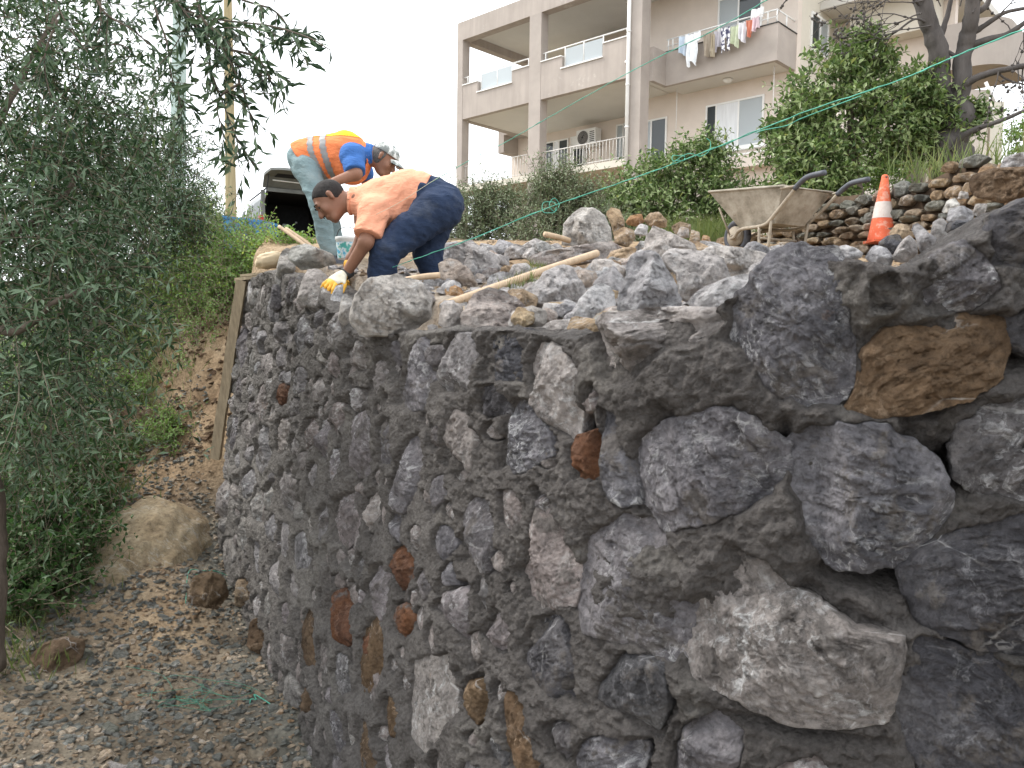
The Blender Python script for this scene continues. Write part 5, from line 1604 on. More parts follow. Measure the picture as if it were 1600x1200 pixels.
# ---- the near olive tree at the left, whose branches also hang into the top of the view
A_base = at(-14, 985, 4.0)
oa = thing('olive_tree', 'near olive tree filling the left edge, its dark leafy branches hanging across the top left', 'tree', A_base)
limb('trunk', [A_base + V3(-.03, 0, -0.2), at(-14, 900, 4.0), at(-12, 790, 4.0), at(-44, 640, 3.9), at(-60, 480, 3.8)], 0.07, 0.05, M['bark'], oa, 12, 40)
fork = at(-60, 480, 3.8)
limb('limb', [fork, at(-90, 300, 3.5), at(-60, 60, 3.1), at(60, -120, 2.8), at(230, -150, 2.6)], 0.045, 0.02, M['bark'], oa)
limb('limb', [fork, at(0, 380, 4.0), at(80, 330, 4.1), at(130, 260, 4.1)], 0.03, 0.008, M['bark'], oa)
limb('limb', [fork, at(20, 520, 3.7), at(90, 470, 3.6), at(150, 450, 3.6)], 0.025, 0.006, M['bark'], oa)
limb('limb', [fork, at(-20, 240, 3.9), at(40, 110, 4.0), at(90, 20, 4.1)], 0.03, 0.008, M['bark'], oa)
clA = [pc(-40, 300, 3.8, .42), pc(40, 400, 3.7, .40), pc(105, 455, 3.9, .34), pc(30, 540, 3.6, .38), pc(95, 555, 4.1, .30), pc(50, 240, 4.1, .38), pc(10, 110, 4.2, .36),
       pc(110, 190, 4.4, .30), pc(-20, 660, 4.2, .38), pc(60, 640, 4.5, .26), pc(140, 330, 4.3, .34), pc(0, 0, 4.2, .36), pc(150, 270, 4.8, .30), pc(30, 330, 4.6, .4)]
(lv, lf, lt), (tv, tf) = foliage(clA, ntw=78, tl=.42, L=.068, W=.016, per=9, droop=.35, seed=11, bend=.25, radius=.0028)
mk('crown', lv, lf, M['olive_leaf'], oa, smooth=False, attr={'tint': lt})
mk('twigs', tv, tf, M['twig'], oa)
# looser sprays against the sky
(lv, lf, lt), (tv, tf) = foliage([pc(130, 60, 4.0, .30), pc(75, 20, 3.8, .26), pc(180, 130, 4.2, .22)], ntw=20, tl=.40, L=.068, W=.016, per=8, droop=.3, seed=12, radius=.0028)
mk('crown', lv, lf, M['olive_leaf'], oa, smooth=False, attr={'tint': lt})
mk('twigs', tv, tf, M['twig'], oa)
HANG = [
 [(200, -60, 2.5), (270, 5, 2.45), (340, 30, 2.4), (420, 40, 2.35), (480, 58, 2.3), (516, 78, 2.3)],
 [(235, -70, 2.5), (290, 20, 2.4), (345, 75, 2.4), (375, 130, 2.4), (392, 185, 2.4), (403, 235, 2.4)],
 [(270, 5, 2.45), (320, 60, 2.45), (330, 110, 2.5), (348, 160, 2.5), (370, 215, 2.5), (398, 258, 2.5)],
 [(225, -60, 2.6), (245, 20, 2.6), (262, 70, 2.6), (268, 120, 2.6), (280, 150, 2.6), (285, 205, 2.6)],
 [(130, -60, 2.7), (160, 15, 2.7), (205, 45, 2.7), (240, 75, 2.7), (262, 92, 2.7)],
 [(155, -20, 2.8), (158, 35, 2.8), (150, 70, 2.8), (190, 70, 2.8), (215, 90, 2.8)],
 [(330, -50, 2.4), (370, -5, 2.4), (425, 15, 2.4), (450, 42, 2.4), (470, 85, 2.4)],
 [(345, 75, 2.4), (400, 90, 2.4), (425, 130, 2.4), (440, 160, 2.4)],
 [(290, 20, 2.4), (350, 40, 2.45), (385, 75, 2.45), (402, 110, 2.45), (420, 125, 2.4)],
 [(375, 130, 2.4), (345, 150, 2.4), (340, 175, 2.4), (350, 205, 2.4)],
 [(300, -40, 2.3), (318, 30, 2.3), (350, 60, 2.3), (372, 90, 2.3)],
 [(60, -60, 3.0), (95, 20, 3.0), (120, 60, 3.0), (160, 110, 3.0)],
 [(90, 30, 3.1), (70, 90, 3.1), (80, 150, 3.1), (110, 200, 3.1)],
]
rs = np.random.RandomState(21)
LV, LF, LT, nl = [], [], [], 0
mb = MB()
for path in HANG:
    P = smooth_path([at(*p) for p in path], 30)
    mb.tube(P, np.linspace(0.0045, 0.0014, len(P)), 5)
    Lh = np.r_[0, np.cumsum(np.linalg.norm(np.diff(P, axis=0), axis=1))]
    nn = int(Lh[-1] / 0.014)
    subs = [(P, Lh, nn, 0.25)]
    for q_ in range(int(Lh[-1] / 0.05)):
        s = rs.uniform(0.2, 0.97) * Lh[-1]
        b = np.array([np.interp(s, Lh, P[:, a]) for a in range(3)])
        e = b + np.array([rs.normal(0, .07), rs.normal(0, .05), rs.uniform(-.14, .03)])
        SP = smooth_path([b, (b + e) / 2 + rs.normal(0, .008, 3), e], 10)
        mb.tube(SP, np.linspace(.0016, .0008, len(SP)), 4)
        SL = np.r_[0, np.cumsum(np.linalg.norm(np.diff(SP, axis=0), axis=1))]
        subs.append((SP, SL, int(SL[-1] / 0.015) + 2, 0.0))
    for SP, SL, m, s0_ in subs:
        ss = np.linspace(s0_, 1.0, m) * SL[-1]
        Q = np.stack([np.interp(ss, SL, SP[:, a]) for a in range(3)], -1)
        T = nrm(np.gradient(Q, axis=0)) if m > 1 else np.array([[0, 0, -1.0]])
        D = nrm(T * 0.6 + rs.normal(size=Q.shape) * 0.6 + np.array([0, 0, -0.25]))
        v, f, ti = make_leaves(Q, D, nrm(rs.normal(size=Q.shape)), .052 * rs.uniform(.6, 1.2, m), .0125 * rs.uniform(.8, 1.2, m), np.clip(rs.normal(.12, .12, m), 0, 1))  # dark tint paints these leaves as silhouettes against the sky
        LV.append(v); LF.append(f + nl); LT.append(ti); nl += len(v)
mk('hanging_leaves', np.concatenate(LV), np.concatenate(LF), M['olive_leaf'], oa, smooth=False, attr={'tint': np.concatenate(LT)})
mb.mk('branch', M['bark'], oa)
# ---- the second olive behind it
B_base = at(150, 560, 8.6)
ob2 = thing('olive_tree', 'grey green olive tree standing in front of the pale lamp post', 'tree', B_base)
limb('trunk', [B_base, at(160, 450, 8.5), at(170, 380, 8.3)], 0.10, 0.07, M['bark'], ob2, 10)
for e in ((230, 300), (120, 260), (190, 220)):
    limb('limb', [at(170, 380, 8.3), at((170 + e[0]) / 2 + 8, (380 + e[1]) / 2, 8.3), at(*e, 8.3)], 0.05, 0.015, M['bark'], ob2)
clB = [pc(205, 215, 8.3, .55), pc(245, 290, 8.2, .45), pc(150, 330, 8.3, .6), pc(225, 350, 8.2, .42), pc(120, 240, 8.6, .6), pc(258, 340, 8.1, .32), pc(180, 390, 8.3, .42), pc(95, 330, 8.8, .6), pc(60, 260, 9, .6), pc(250, 240, 8.5, .3), pc(120, 430, 8.2, .42), pc(60, 420, 8.6, .6)]
(lv, lf, lt), (tv, tf) = foliage(clB, ntw=140, tl=.40, L=.062, W=.015, per=10, droop=.2, seed=31, radius=.004)
mk('crown', lv, lf, M['olive_leaf'], ob2, smooth=False, attr={'tint': lt})
mk('twigs', tv, tf, M['twig'], ob2)
# ---- an unseen olive added behind the camera to keep sky off the near wall
C_base = V3(2.6, -2.4, float(gz(2.6, -2.4)))
oc = thing('olive_tree', 'unseen olive tree added behind the camera to shade the near wall', 'tree', C_base)
limb('trunk', [C_base + V3(0, 0, -.2), V3(2.5, -2.3, 0.6), V3(2.2, -2.2, 1.8)], 0.16, 0.11, M['bark'], oc, 12)
for e in ((0.6, -1.6, 3.2), (3.6, -1.4, 3.4), (2.2, -3.2, 3.6)):
    limb('limb', [V3(2.2, -2.2, 1.8), V3(*e) * 0.5 + V3(1.1, -1.1, 1.0), V3(*e)], 0.08, 0.03, M['bark'], oc)
clC = [(V3(1.9, -1.2, 3.4), .9), (V3(3.2, -0.8, 3.2), 1.0), (V3(2.6, -2.6, 3.6), 1.0), (V3(3.9, -1.8, 2.4), .9), (V3(1.6, -2.6, 2.4), .8), (V3(3.2, -3.0, 2.6), .9), (V3(4.4, -.2, 2.8), .9)]
(lv, lf, lt), (tv, tf) = foliage(clC, ntw=90, tl=.5, L=.10, W=.03, per=10, droop=.2, seed=35, radius=.005)
mk('crown', lv, lf, M['olive_leaf'], oc, smooth=False, attr={'tint': lt})
mk('twigs', tv, tf, M['twig'], oc)
# ---- a far round tree left of the van
bush('tree', 'small far tree between the lamp post and the wooden pole', 'tree', at(305, 400, 26), [pc(300, 330, 26, .8), pc(322, 345, 25, .6), pc(295, 365, 25, .8), pc(330, 372, 24, .5)],
     M['olive_far'], M['twig'], ntw=110, tl=.6, L=.14, W=.07, per=6, droop=.1, seed=41, stem_r=.05)
# ---- bushes on the bank
def gy(px, Y, up=0.0):
    x = (px - 800) / 1250 * Y
    return np.array([x, Y, float(gz(x, Y)) + up])
bush('bush', 'bright green scrubby bush on the bank below the van', 'bush', gy(350, 8.2), [pc(330, 405, 8.6, .30), pc(375, 388, 8.4, .24), pc(300, 455, 8.3, .30), pc(345, 465, 8.0, .30), pc(400, 402, 8.0, .16), pc(318, 375, 8.8, .2), pc(372, 430, 8.0, .24)],
     M['weed_leaf'], M['dry'], ntw=120, tl=.30, L=.042, W=.018, per=8, droop=.05, seed=51, up=.5, bend=.4, stems=9, tintb=.15)
bush('bush', 'sprig of fresh green leaves standing before the open van', 'bush', gy(455, 7.2), [pc(432, 386, 7.2, .08), pc(455, 376, 7.2, .07), pc(412, 396, 7.2, .10), pc(478, 392, 7.2, .06)],
     M['weed_leaf'], M['dry'], ntw=26, tl=.16, L=.045, W=.022, per=6, droop=.05, seed=57, up=.6, stems=3, stem_r=.005, tintb=.25)
bush('bush', 'loose thorny green bush between the pale rocks of the bank and the leaning post', 'bush', gy(320, 7.6), [pc(330, 520, 7.6, .24), pc(290, 505, 8.0, .26), pc(350, 500, 7.6, .2), pc(260, 530, 8.2, .22), pc(310, 560, 7.4, .14)],
     M['weed_leaf'], M['dry'], ntw=45, tl=.32, L=.034, W=.015, per=8, droop=.1, seed=52, up=.3, bend=.5, stems=8)
bush('bush', 'yellow green weeds on the slope halfway between the olive trees and the post', 'bush', gy(255, 8.6), [pc(245, 480, 9.0, .24), pc(275, 470, 8.8, .20), pc(222, 505, 8.8, .20), pc(285, 440, 9.4, .2)],
     M['weed_leaf'], M['dry'], ntw=70, tl=.26, L=.045, W=.018, per=8, droop=.05, seed=58, up=.6, stems=7, tintb=.3)
bush('bush', 'low green bush beside the foot of the pale lamp post', 'bush', gy(240, 12.5), [pc(235, 425, 12.5, .35), pc(262, 412, 12.8, .25), pc(215, 445, 12, .35), pc(300, 402, 12.5, .3)],
     M['weed_leaf'], M['dry'], ntw=90, tl=.30, L=.06, W=.025, per=7, droop=.05, seed=53, up=.5, tintb=.2)
for i, (cls, lab, m_, sd_) in enumerate([
    ([pc(60, 700, 5.9, .30), pc(110, 735, 6.2, .28), pc(20, 740, 5.6, .28)], 'dark leafy undergrowth below the near olive, left of the brown rock ledge', 'under_leaf', 61),
    ([pc(170, 735, 6.9, .24), pc(205, 742, 7.0, .17), pc(150, 690, 7.2, .22)], 'green ferny clump at the upper edge of the yellow rock hump', 'under_leaf', 62),
    ([pc(95, 830, 5.5, .26), pc(40, 850, 5.1, .26), pc(135, 810, 6.0, .20)], 'dark undergrowth left of the yellow rock hump', 'under_leaf', 63),
    ([pc(30, 930, 4.9, .15), pc(90, 905, 5.2, .16), pc(-10, 960, 4.6, .2)], 'low dark weeds along the lower left edge of the path', 'under_leaf', 64),
    ([pc(60, 600, 7.0, .45), pc(140, 600, 7.6, .34), pc(-10, 620, 6.6, .4), pc(175, 570, 8.2, .26)], 'thicket of fine grey green stems on the slope under the olive trees', 'weed_leaf', 65),
    ([pc(200, 540, 8.8, .4), pc(140, 520, 9.2, .5), pc(60, 520, 9.5, .6)], 'shady scrub on the slope behind the olive branches', 'weed_leaf', 66),
    ([pc(240, 590, 7.9, .16), pc(228, 630, 7.4, .14), pc(250, 555, 8.2, .16)], 'tuft of light green weeds hanging over the brown soil bank', 'weed_leaf', 67),
    ([pc(262, 690, 6.9, .08), pc(272, 672, 7.0, .08)], 'small green weed growing beside the brown ledge', 'weed_leaf', 68)]):
    bush('bush', lab, 'bush', cls[0][0] - V3(0, 0, .35), cls, M[m_], M['dry'], ntw=110 if i < 4 else 90, tl=.26, L=.050 if i < 4 else .042, W=.028 if i < 4 else .016, per=8, droop=.15, seed=sd_, up=.35, bend=.45, stems=7)
# bare stems lying through the undergrowth
mb = MB()
for p in ([(95, 905, 5.2), (130, 850, 5.6), (150, 800, 6.0)], [(130, 680, 6.6), (160, 690, 6.6), (190, 685, 6.7), (215, 670, 6.9)], [(60, 690, 6.2), (130, 740, 6.4), (195, 780, 6.6)],
          [(92, 740, 6.0), (105, 765, 6.0), (130, 762, 6.1), (150, 745, 6.3)], [(0, 800, 5), (60, 780, 5.4), (90, 760, 5.8)], [(170, 640, 7.2), (185, 700, 6.8), (200, 735, 6.8)], [(60, 500, 5), (110, 475, 5), (133, 448, 5)]):
    P = smooth_path([at(*q_) for q_ in p], 16)
    mb.tube(P, np.linspace(.011, .004, len(P)), 6)
tag(mb.mk('dead_branches', M['dry']), 'bare grey stems arching through the undergrowth at the left', 'branches')

# ---- grass tufts
def grass(name, label, spots, n, hgt, seed, kind='stuff', w=.006, mat='grass'):
    rs = np.random.RandomState(seed)
    P, D = [], []
    for (x, y, r, h) in spots:
        m = n
        px = x + rs.normal(0, r, m); py = y + rs.normal(0, r, m)
        z = gz(px, py) - 0.01
        P.append(np.stack([px, py, z], -1))
        D.append(np.c_[rs.normal(0, .35, m), rs.normal(0, .35, m), np.ones(m)] * h * rs.uniform(.5, 1.2, (m, 1)))
    P = np.concatenate(P); D = np.concatenate(D)
    L = np.linalg.norm(D, axis=1)
    Nn = nrm(rs.normal(size=P.shape))
    v, f, ti = make_leaves(P, D, Nn, L, np.full(len(P), w) * rs.uniform(.7, 1.3, len(P)), np.clip(rs.normal(.5, .25, len(P)), 0, 1), .1)
    return tag(mk(name, v, f, M[mat], smooth=False, attr={'tint': ti}), label, 'grass', kind=kind)
def sp(px, Y, r, h):
    return ((px - 800) / 1250 * Y, Y, r, h)
grass('grass', 'green grass along the bank below the van and the lamp post', [sp(a, b, .22, .16) for a, b in ((250, 10.5), (280, 11), (300, 9.5), (230, 9.5), (330, 9.0), (270, 9.0), (240, 8.4), (255, 7.9), (225, 7.4), (215, 7.1), (320, 12), (350, 11), (200, 10.5))], 420, .15, 3)
grass('grass', 'grass and yellow flowering weeds behind the wheelbarrow', [sp(a, b, .25, .34) for a, b in ((1100, 9.6), (1085, 10.2), (1120, 10.0), (1060, 9.8), (1140, 10.3))], 420, .3, 4)
grass('grass', 'tall green grass growing on top of the dry stone wall', [(dwp(u, 2.9, -.35)[0], dwp(u, 2.9, -.35)[1], .14, .34) for u in np.linspace(DL * .62, DL * .90, 7)], 40, .34, 5, w=.009)
for o_g in [o for o in SC.objects if o.name.startswith('grass') and 'tall green' in o.get('label', '')]:
    o_g.location.z += 0.62
grass('grass', 'little grass tufts between the rocks of the heap', [sp(a, b, .04, .09) for a, b in ((845, 4.9), (850, 5.0), (822, 4.6), (800, 4.4), (832, 5.2))], 60, .1, 6, w=.004)
grass('grass', 'weeds at the lower left edge of the path', [sp(a, b, .12, .12) for a, b in ((10, 4.6), (30, 4.9), (80, 5.2), (20, 4.2), (150, 5.5), (175, 6.3), (205, 6.9))], 160, .1, 7)

# ---- shrubs in front of the building
bush('olive_shrub', 'fine leaved grey green shrub beside the seat of the navy trousers', 'shrub', gy(745, 9.6), [pc(735, 338, 9.6, 0.26), pc(765, 328, 9.7, 0.19), pc(725, 383, 9.5, 0.27), pc(770, 378, 9.6, 0.29), pc(790, 338, 10, 0.24), pc(745, 423, 9.2, 0.26)],
     M['olive_far'], M['twig'], ntw=150, tl=.30, L=.050, W=.017, per=8, droop=.05, seed=71, up=.5, group='shrubs in front of the building')
bush('olive_shrub', 'tall feathery grey green shrub below the air conditioner, behind the rounded boulder', 'shrub', gy(870, 9.2), [pc(860, 318, 9.4, 0.22), pc(895, 318, 9.2, 0.20), pc(840, 358, 9.2, 0.29), pc(890, 363, 9.2, 0.29), pc(925, 348, 9.2, 0.24), pc(820, 403, 9.0, 0.29), pc(860, 418, 8.8, 0.29), pc(905, 403, 9.0, 0.29), pc(945, 383, 9.2, 0.26), pc(872, 293, 9.3, 0.12)],
     M['olive_far'], M['twig'], ntw=150, tl=.32, L=.052, W=.015, per=8, droop=.05, seed=72, up=.6, group='shrubs in front of the building')
bush('citrus_shrub', 'dark glossy shrub under the lower right window, left of the barrow', 'shrub', gy(1070, 11), [pc(1010, 298, 11, 0.30), pc(1045, 273, 11, 0.28), pc(1090, 278, 11, 0.31), pc(1130, 303, 10.8, 0.26), pc(1075, 323, 10.8, 0.36), pc(1015, 343, 10.6, 0.33), pc(1125, 338, 10.6, 0.28), pc(985, 328, 10.8, 0.23), pc(1110, 243, 11, 0.10), pc(960, 328, 11, 0.20)],
     M['citrus_leaf'], M['twig'], ntw=110, tl=.28, L=.085, W=.036, per=6, droop=.1, seed=73, up=.3, group='shrubs in front of the building')
bush('shrub', 'low green shrub between the citrus trunk and the outbuilding', 'shrub', gy(1375, 10.5, .5), [pc(1365, 265, 10.5, .26), pc(1390, 275, 10.5, .2), pc(1350, 285, 10.2, .22)],
     M['weed_leaf'], M['twig'], ntw=90, tl=.2, L=.06, W=.025, per=6, droop=.1, seed=74, up=.4)
bush('shrub', 'green shrub at the far right edge beyond the dry stone wall', 'shrub', at(1600, 260, 8.5), [pc(1600, 215, 8.5, .14), pc(1625, 220, 8.5, .25)],
     M['weed_leaf'], M['twig'], ntw=70, tl=.15, L=.045, W=.02, per=6, droop=.1, seed=75, up=.4)
# ---- the citrus tree
cb = gy(1330, 9.6)
ct = thing('citrus_tree', 'dense dark green citrus tree with yellowing lower leaves in front of the building corner', 'tree', cb)
limb('trunk', [cb + V3(0, 0, -.1), at(1332, 300, 9.6), at(1328, 250, 9.6), at(1330, 215, 9.6)], 0.13, 0.09, M['bark'], ct, 10)
for e in ((1250, 160), (1330, 110), (1410, 140), (1290, 190)):
    limb('limb', [at(1330, 225, 9.6), at((1330 + e[0]) / 2, (225 + e[1]) / 2, 9.5), at(*e, 9.5)], 0.05, 0.015, M['bark'], ct)
clT = [pc(1258, 183, 9.5, 0.33), pc(1290, 133, 9.6, 0.34), pc(1345, 113, 9.7, 0.34), pc(1400, 133, 9.6, 0.34), pc(1440, 168, 9.6, 0.26), pc(1246, 233, 9.4, 0.26), pc(1270, 243, 9.2, 0.31), pc(1330, 183, 9.3, 0.38), pc(1385, 198, 9.4, 0.31),
       pc(1350, 78, 9.7, 0.17), pc(1470, 193, 9.5, 0.17), pc(1510, 183, 9.5, 0.10), pc(1236, 288, 9.3, 0.19), pc(1270, 293, 9.2, 0.24), pc(1252, 310, 9.1, 0.17), pc(1300, 280, 9.2, 0.19), pc(1425, 218, 9.5, 0.17), pc(1236, 198, 9.6, 0.13)]
(lv, lf, lt), (tv, tf) = foliage(clT, ntw=95, tl=.24, L=.095, W=.042, per=6, droop=.25, seed=81, radius=.005)
low = sstep(3.6, 2.9, lv[:, 2])
mk('crown', lv, lf, M['citrus_leaf'], ct, smooth=False, attr={'tint': np.clip(lt + 0.28 * low, 0, 1)})
mk('twigs', tv, tf, M['twig'], ct)
# ---- the bare tree
tb = at(1487, 300, 10.0)
bt = thing('bare_tree', 'bare forked grey tree with long crooked branches at the upper right', 'tree', tb)
limb('trunk', [tb, at(1484, 250, 9.5), at(1486, 210, 9.5), at(1488, 165, 9.5)], 0.20, 0.175, M['bare'], bt, 16, 20)
limb('limb', [at(1487, 190, 9.5), at(1470, 120, 9.5), at(1466, 70, 9.5), at(1450, 30, 9.5), at(1436, -40, 9.5)], 0.125, 0.085, M['bare'], bt, 12)
limb('limb', [at(1490, 190, 9.5), at(1505, 120, 9.4), at(1508, 70, 9.4), at(1516, 30, 9.3), at(1522, -30, 9.2)], 0.105, 0.065, M['bare'], bt, 12)
BR = [([(1502, 140, 9.4), (1520, 125, 9.3), (1555, 112, 9.2), (1590, 105, 9.1), (1640, 95, 9)], .060, .03),
      ([(1508, 60, 9.4), (1540, 40, 9.3), (1570, 20, 9.2), (1620, 10, 9.1)], .045, .02),
      ([(1506, 75, 9.4), (1545, 62, 9.3), (1580, 50, 9.2), (1620, 20, 9.1)], .055, .025),
      ([(1490, 235, 9.3), (1503, 215, 9.2), (1530, 200, 9.1), (1560, 190, 9.0), (1620, 165, 8.9)], .050, .022),
      ([(1455, 40, 9.5), (1430, 30, 9.4), (1400, 50, 9.4), (1378, 65, 9.4)], .020, .006),
      ([(1470, 60, 9.5), (1482, 20, 9.5), (1490, -30, 9.5)], .04, .03),
      ([(1510, 30, 9.4), (1540, 10, 9.3), (1555, -20, 9.3)], .05, .03),
      ([(1555, 112, 9.2), (1575, 125, 9.2), (1600, 132, 9.2), (1625, 140, 9.2)], .018, .008),
      ([(1482, 82, 9.5), (1500, 92, 9.4), (1515, 100, 9.4)], .03, .015),
      ([(1448, 20, 9.5), (1420, -10, 9.4), (1400, -40, 9.3)], .02, .01)]
for k, (p, a, b) in enumerate(BR):
    limb('branch', [at(*q_) for q_ in p], a * .8, b * .75, M['bare'], bt, 8, 20)
rs = np.random.RandomState(91)
mb = MB()
bud = []
def twig(p0, d, ln, depth):
    P = [p0]
    d = d / np.linalg.norm(d)
    k = 6
    for i in range(k):
        d = d + rs.normal(0, .16, 3) + np.array([0, 0, -.03])
        d = d / np.linalg.norm(d)
        P.append(P[-1] + d * ln / k)
        if depth > 0 and rs.rand() < .42: twig(P[-1], d + rs.normal(0, .6, 3), ln * .55, depth - 1)
        if rs.rand() < .22: bud.append(P[-1])
    mb.tube(np.array(P), np.linspace(.009 if depth > 1 else .005, .002, k + 1), 4, False)
starts = [(1440, 20), (1445, 0), (1430, 30), (1410, 45), (1400, -10), (1380, -20), (1420, -10), (1455, 40), (1360, -30), (1330, -40), (1390, 60), (1300, -40), (1280, -40), (1260, -50)]
for (px, py) in starts:
    twig(at(px, py, 9.4), np.array([-1.0, rs.normal(0, .3), rs.uniform(-.55, .1)]), .75, 2)
for (px, py) in ((1600, 100), (1590, 105), (1560, 112), (1620, 95), (1600, 50), (1580, 190), (1610, 60)):
    twig(at(px, py, 9.1), np.array([.2, 0, -1.0]), .5, 2)
for (px, py) in ((1520, 20), (1560, 25), (1500, 10), (1470, 10), (1580, 50)):
    twig(at(px, py, 9.2), np.array([rs.normal(0, .5), 0, 1.0]), .5, 2)
mb.mk('twigs', M['bare'], bt)
mb = MB()
for b in bud: mb.box(b, (.022, .022, .026), np.array(Euler(rs.uniform(0, 3, 3)).to_matrix()))
tag(mb.mk('dry_buds', M['bare'], bt), kind='stuff')
# ================================================================= THINGS ON THE SITE
M['galv'] = plain('pale_green_galvanised_steel', (0.42, 0.52, 0.49), 0.5, 0.07, 3, 0, metal=0.0)
M['polewood'] = plain('weathered_pole_wood', (0.38, 0.31, 0.18), 0.9, 0.2, 8, 0.006, 40, stretch=(4, 4, .3))
M['wood'] = plain('handle_wood', (0.50, 0.37, 0.25), 0.7, 0.15, 7, 0.002, 40, stretch=(4, 4, 1))
M['oldwood'] = plain('old_plank_wood', (0.36, 0.29, 0.20), 0.9, 0.28, 8, 0.006, 40, stretch=(6, 6, .5))
# lamp post
b = at(276, 412, 14.0)
t = thing('lamp_post', 'pale green tapered steel lamp post rising behind the olive tree', 'lamp post', b)
P = [at(276, 412, 14), at(278, 250, 14), at(281, 0, 14), at(284, -260, 14)]
P = [V3(p[0], 14.0, p[2]) for p in P]
mk('shaft', *tube(P, [.160, .138, .118, .10], 8), M['galv'], t, smooth=False)
mk('base_plate', *MB().box(b, (.5, .5, .06)).out(), M['galv'], t, smooth=False)
mk('door', *MB().box(V3(P[0][0] + .0, 13.86, P[0][2] + .9), (.12, .03, .35)).out(), M['galv'], t, smooth=False)
mk('arm', *tube(smooth_path([P[-1], P[-1] + V3(0, -.3, .5), P[-1] + V3(-.2, -1.4, .8)], 10), .04, 8), M['galv'], t)
# wooden utility pole
t = thing('utility_pole', 'yellowish wooden pole standing left of the van', 'pole', at(362, 390, 16))
mk('shaft', *tube([at(363, 410, 16), at(361, 330, 16), at(356, 0, 16), at(353, -200, 16)], [.115, .108, .078, .07], 12), M['polewood'], t)
mk('wire_band', *tube([at(359, 268, 16) + V3(0, 0, 0), at(358.8, 265, 16)], .104, 12), M['darkmetal'], t)
mk('step_bolt', *tube([at(352, 262, 15.9), at(360, 268, 15.85)], .008, 5), M['darkmetal'], t)

# ---- van with its tailgate up
vY = 18.2
vl = at(407, 385, vY)
va = R(28)
vgz = 2.86
van = thing('van', 'silver van seen from behind with its tailgate raised and the dark load space open', 'van', (vl[0] + .86 * math.cos(R(28)), vY + .86 * math.sin(R(28)), vgz), rot=(0, 0, va))
# local: x across (left -0.85 .. right 0.85), y forwards (0 rear .. 4.4), z up
carp = plain('silver_car_paint', (0.20, 0.21, 0.215), 0.35, 0.04, 3, metal=0.0, spec=0.5)
M['vanglass'] = glass_mat('van_window_glass', (0.035, 0.05, 0.05), 0.35)
blk = plain('black_interior', (0.022, 0.022, 0.025), 0.8, 0.3, 12)
dkg = plain('tailgate_lining', (0.16, 0.165, 0.155), 0.6, 0.2, 5)
tail = plain('red_lamp_glass', (0.42, 0.02, 0.025), 0.25, 0.2, 30)
W_, H_ = .84, 1.92
def ring(y, w, z0, zs, z1, tuck=.11):
    return np.array([[-w, y, z0], [-w - .02, y, zs], [-w + tuck, y, z1 - .10], [-w + tuck + .09, y, z1], [w - tuck - .09, y, z1], [w - tuck, y, z1 - .10], [w + .02, y, zs], [w, y, z0]])
rings = [ring(0, W_, .32, 1.10, H_), ring(.12, W_, .30, 1.12, H_ + .02), ring(2.3, W_ + .01, .30, 1.10, H_), ring(3.0, W_, .30, 1.06, 1.66, .20), ring(3.45, W_, .30, 1.02, 1.14, .06), ring(4.25, W_ - .06, .32, .88, .96, .06), ring(4.4, W_ - .14, .38, .70, .78, .06)]
V = np.concatenate(rings)
F = [np.array([[k * 8 + i, k * 8 + i + 1, (k + 1) * 8 + i + 1, (k + 1) * 8 + i] for k in range(len(rings) - 1) for i in range(7)]), np.arange(8) + 8 * (len(rings) - 1)]
mk('body', V, F, carp, van, local=True)
mb = MB()
inn = ring(0.03, W_ - .06, .40, 1.08, H_ - .06)
mb.add(np.concatenate([inn, inn + V3(0, 1.9, 0)]), [np.array([[i, 8 + i, 9 + i, i + 1] for i in range(7)] + [[7, 15, 8, 0]]), np.arange(8) + 8])
mb.mk('load_space', blk, van, smooth=False, local=True)
mb = MB()
mb.box((-W_ + .04, .01, 1.25), (.085, .05, 1.25)).box((W_ - .04, .01, 1.25), (.085, .05, 1.25)).box((0, .0, H_ - .03), (1.45, .05, .08))
mb.mk('door_frame', dkg, van, smooth=False, local=True)
for s in (-1, 1):
    o = mk('tail_lamp', *MB().box((s * (W_ - .005), .02, 1.12), (.10, .12, .36)).out(), tail, van, smooth=False, local=True)
    mk('lens', *MB().box((s * (W_ - .003), .012, 1.05), (.105, .122, .10)).out(), M['pvc'], o, smooth=False, local=True)
    m = MB()
    for a, c in ((.35, 1.25), (1.35, 2.2), (2.32, 2.95)):
        m.hexa(np.array([[s * (W_ + .012), a, 1.14], [s * (W_ + .012), c, 1.14], [s * (W_ + .006), c, 1.14], [s * (W_ + .006), a, 1.14],
                         [s * (W_ - .065), a + .06, H_ - .20], [s * (W_ - .065), c - (.05 if a < 2 else .25), H_ - .20], [s * (W_ - .075), c - .05, H_ - .20], [s * (W_ - .075), a + .06, H_ - .20]]))
        m.mk('side_window', M['vanglass'], van, smooth=False, local=True)
        m = MB()
    mk('roof_rail', *tube([(s * .66, .2, H_ + .05), (s * .66, 2.4, H_ + .05)], .018, 6), blk, van, local=True)
    for y in (.75, 3.55):
        w = mk('wheel', *tube([(s * (W_ - .16), y, .31), (s * (W_ + .01), y, .31)], .31, 24), blk, van, local=True)
        mk('rim', *tube([(s * (W_ + .005), y, .31), (s * (W_ + .02), y, .31)], .19, 16), M['galv'], w, local=True)
mk('rear_bumper', *MB().box((0, -.06, .46), (1.66, .16, .26)).out(), blk, van, smooth=False, local=True)
for x, w in ((-.35, .22), (.12, .16), (.38, .05)):
    mk('painted_window_light', *MB().box((x, 1.925, 1.33 if w > .1 else 1.45), (w, .004, .12 if w > .1 else .04)).out(), M['curtain'], van, smooth=False, local=True)  # pale panels painted in for daylight through the front windows
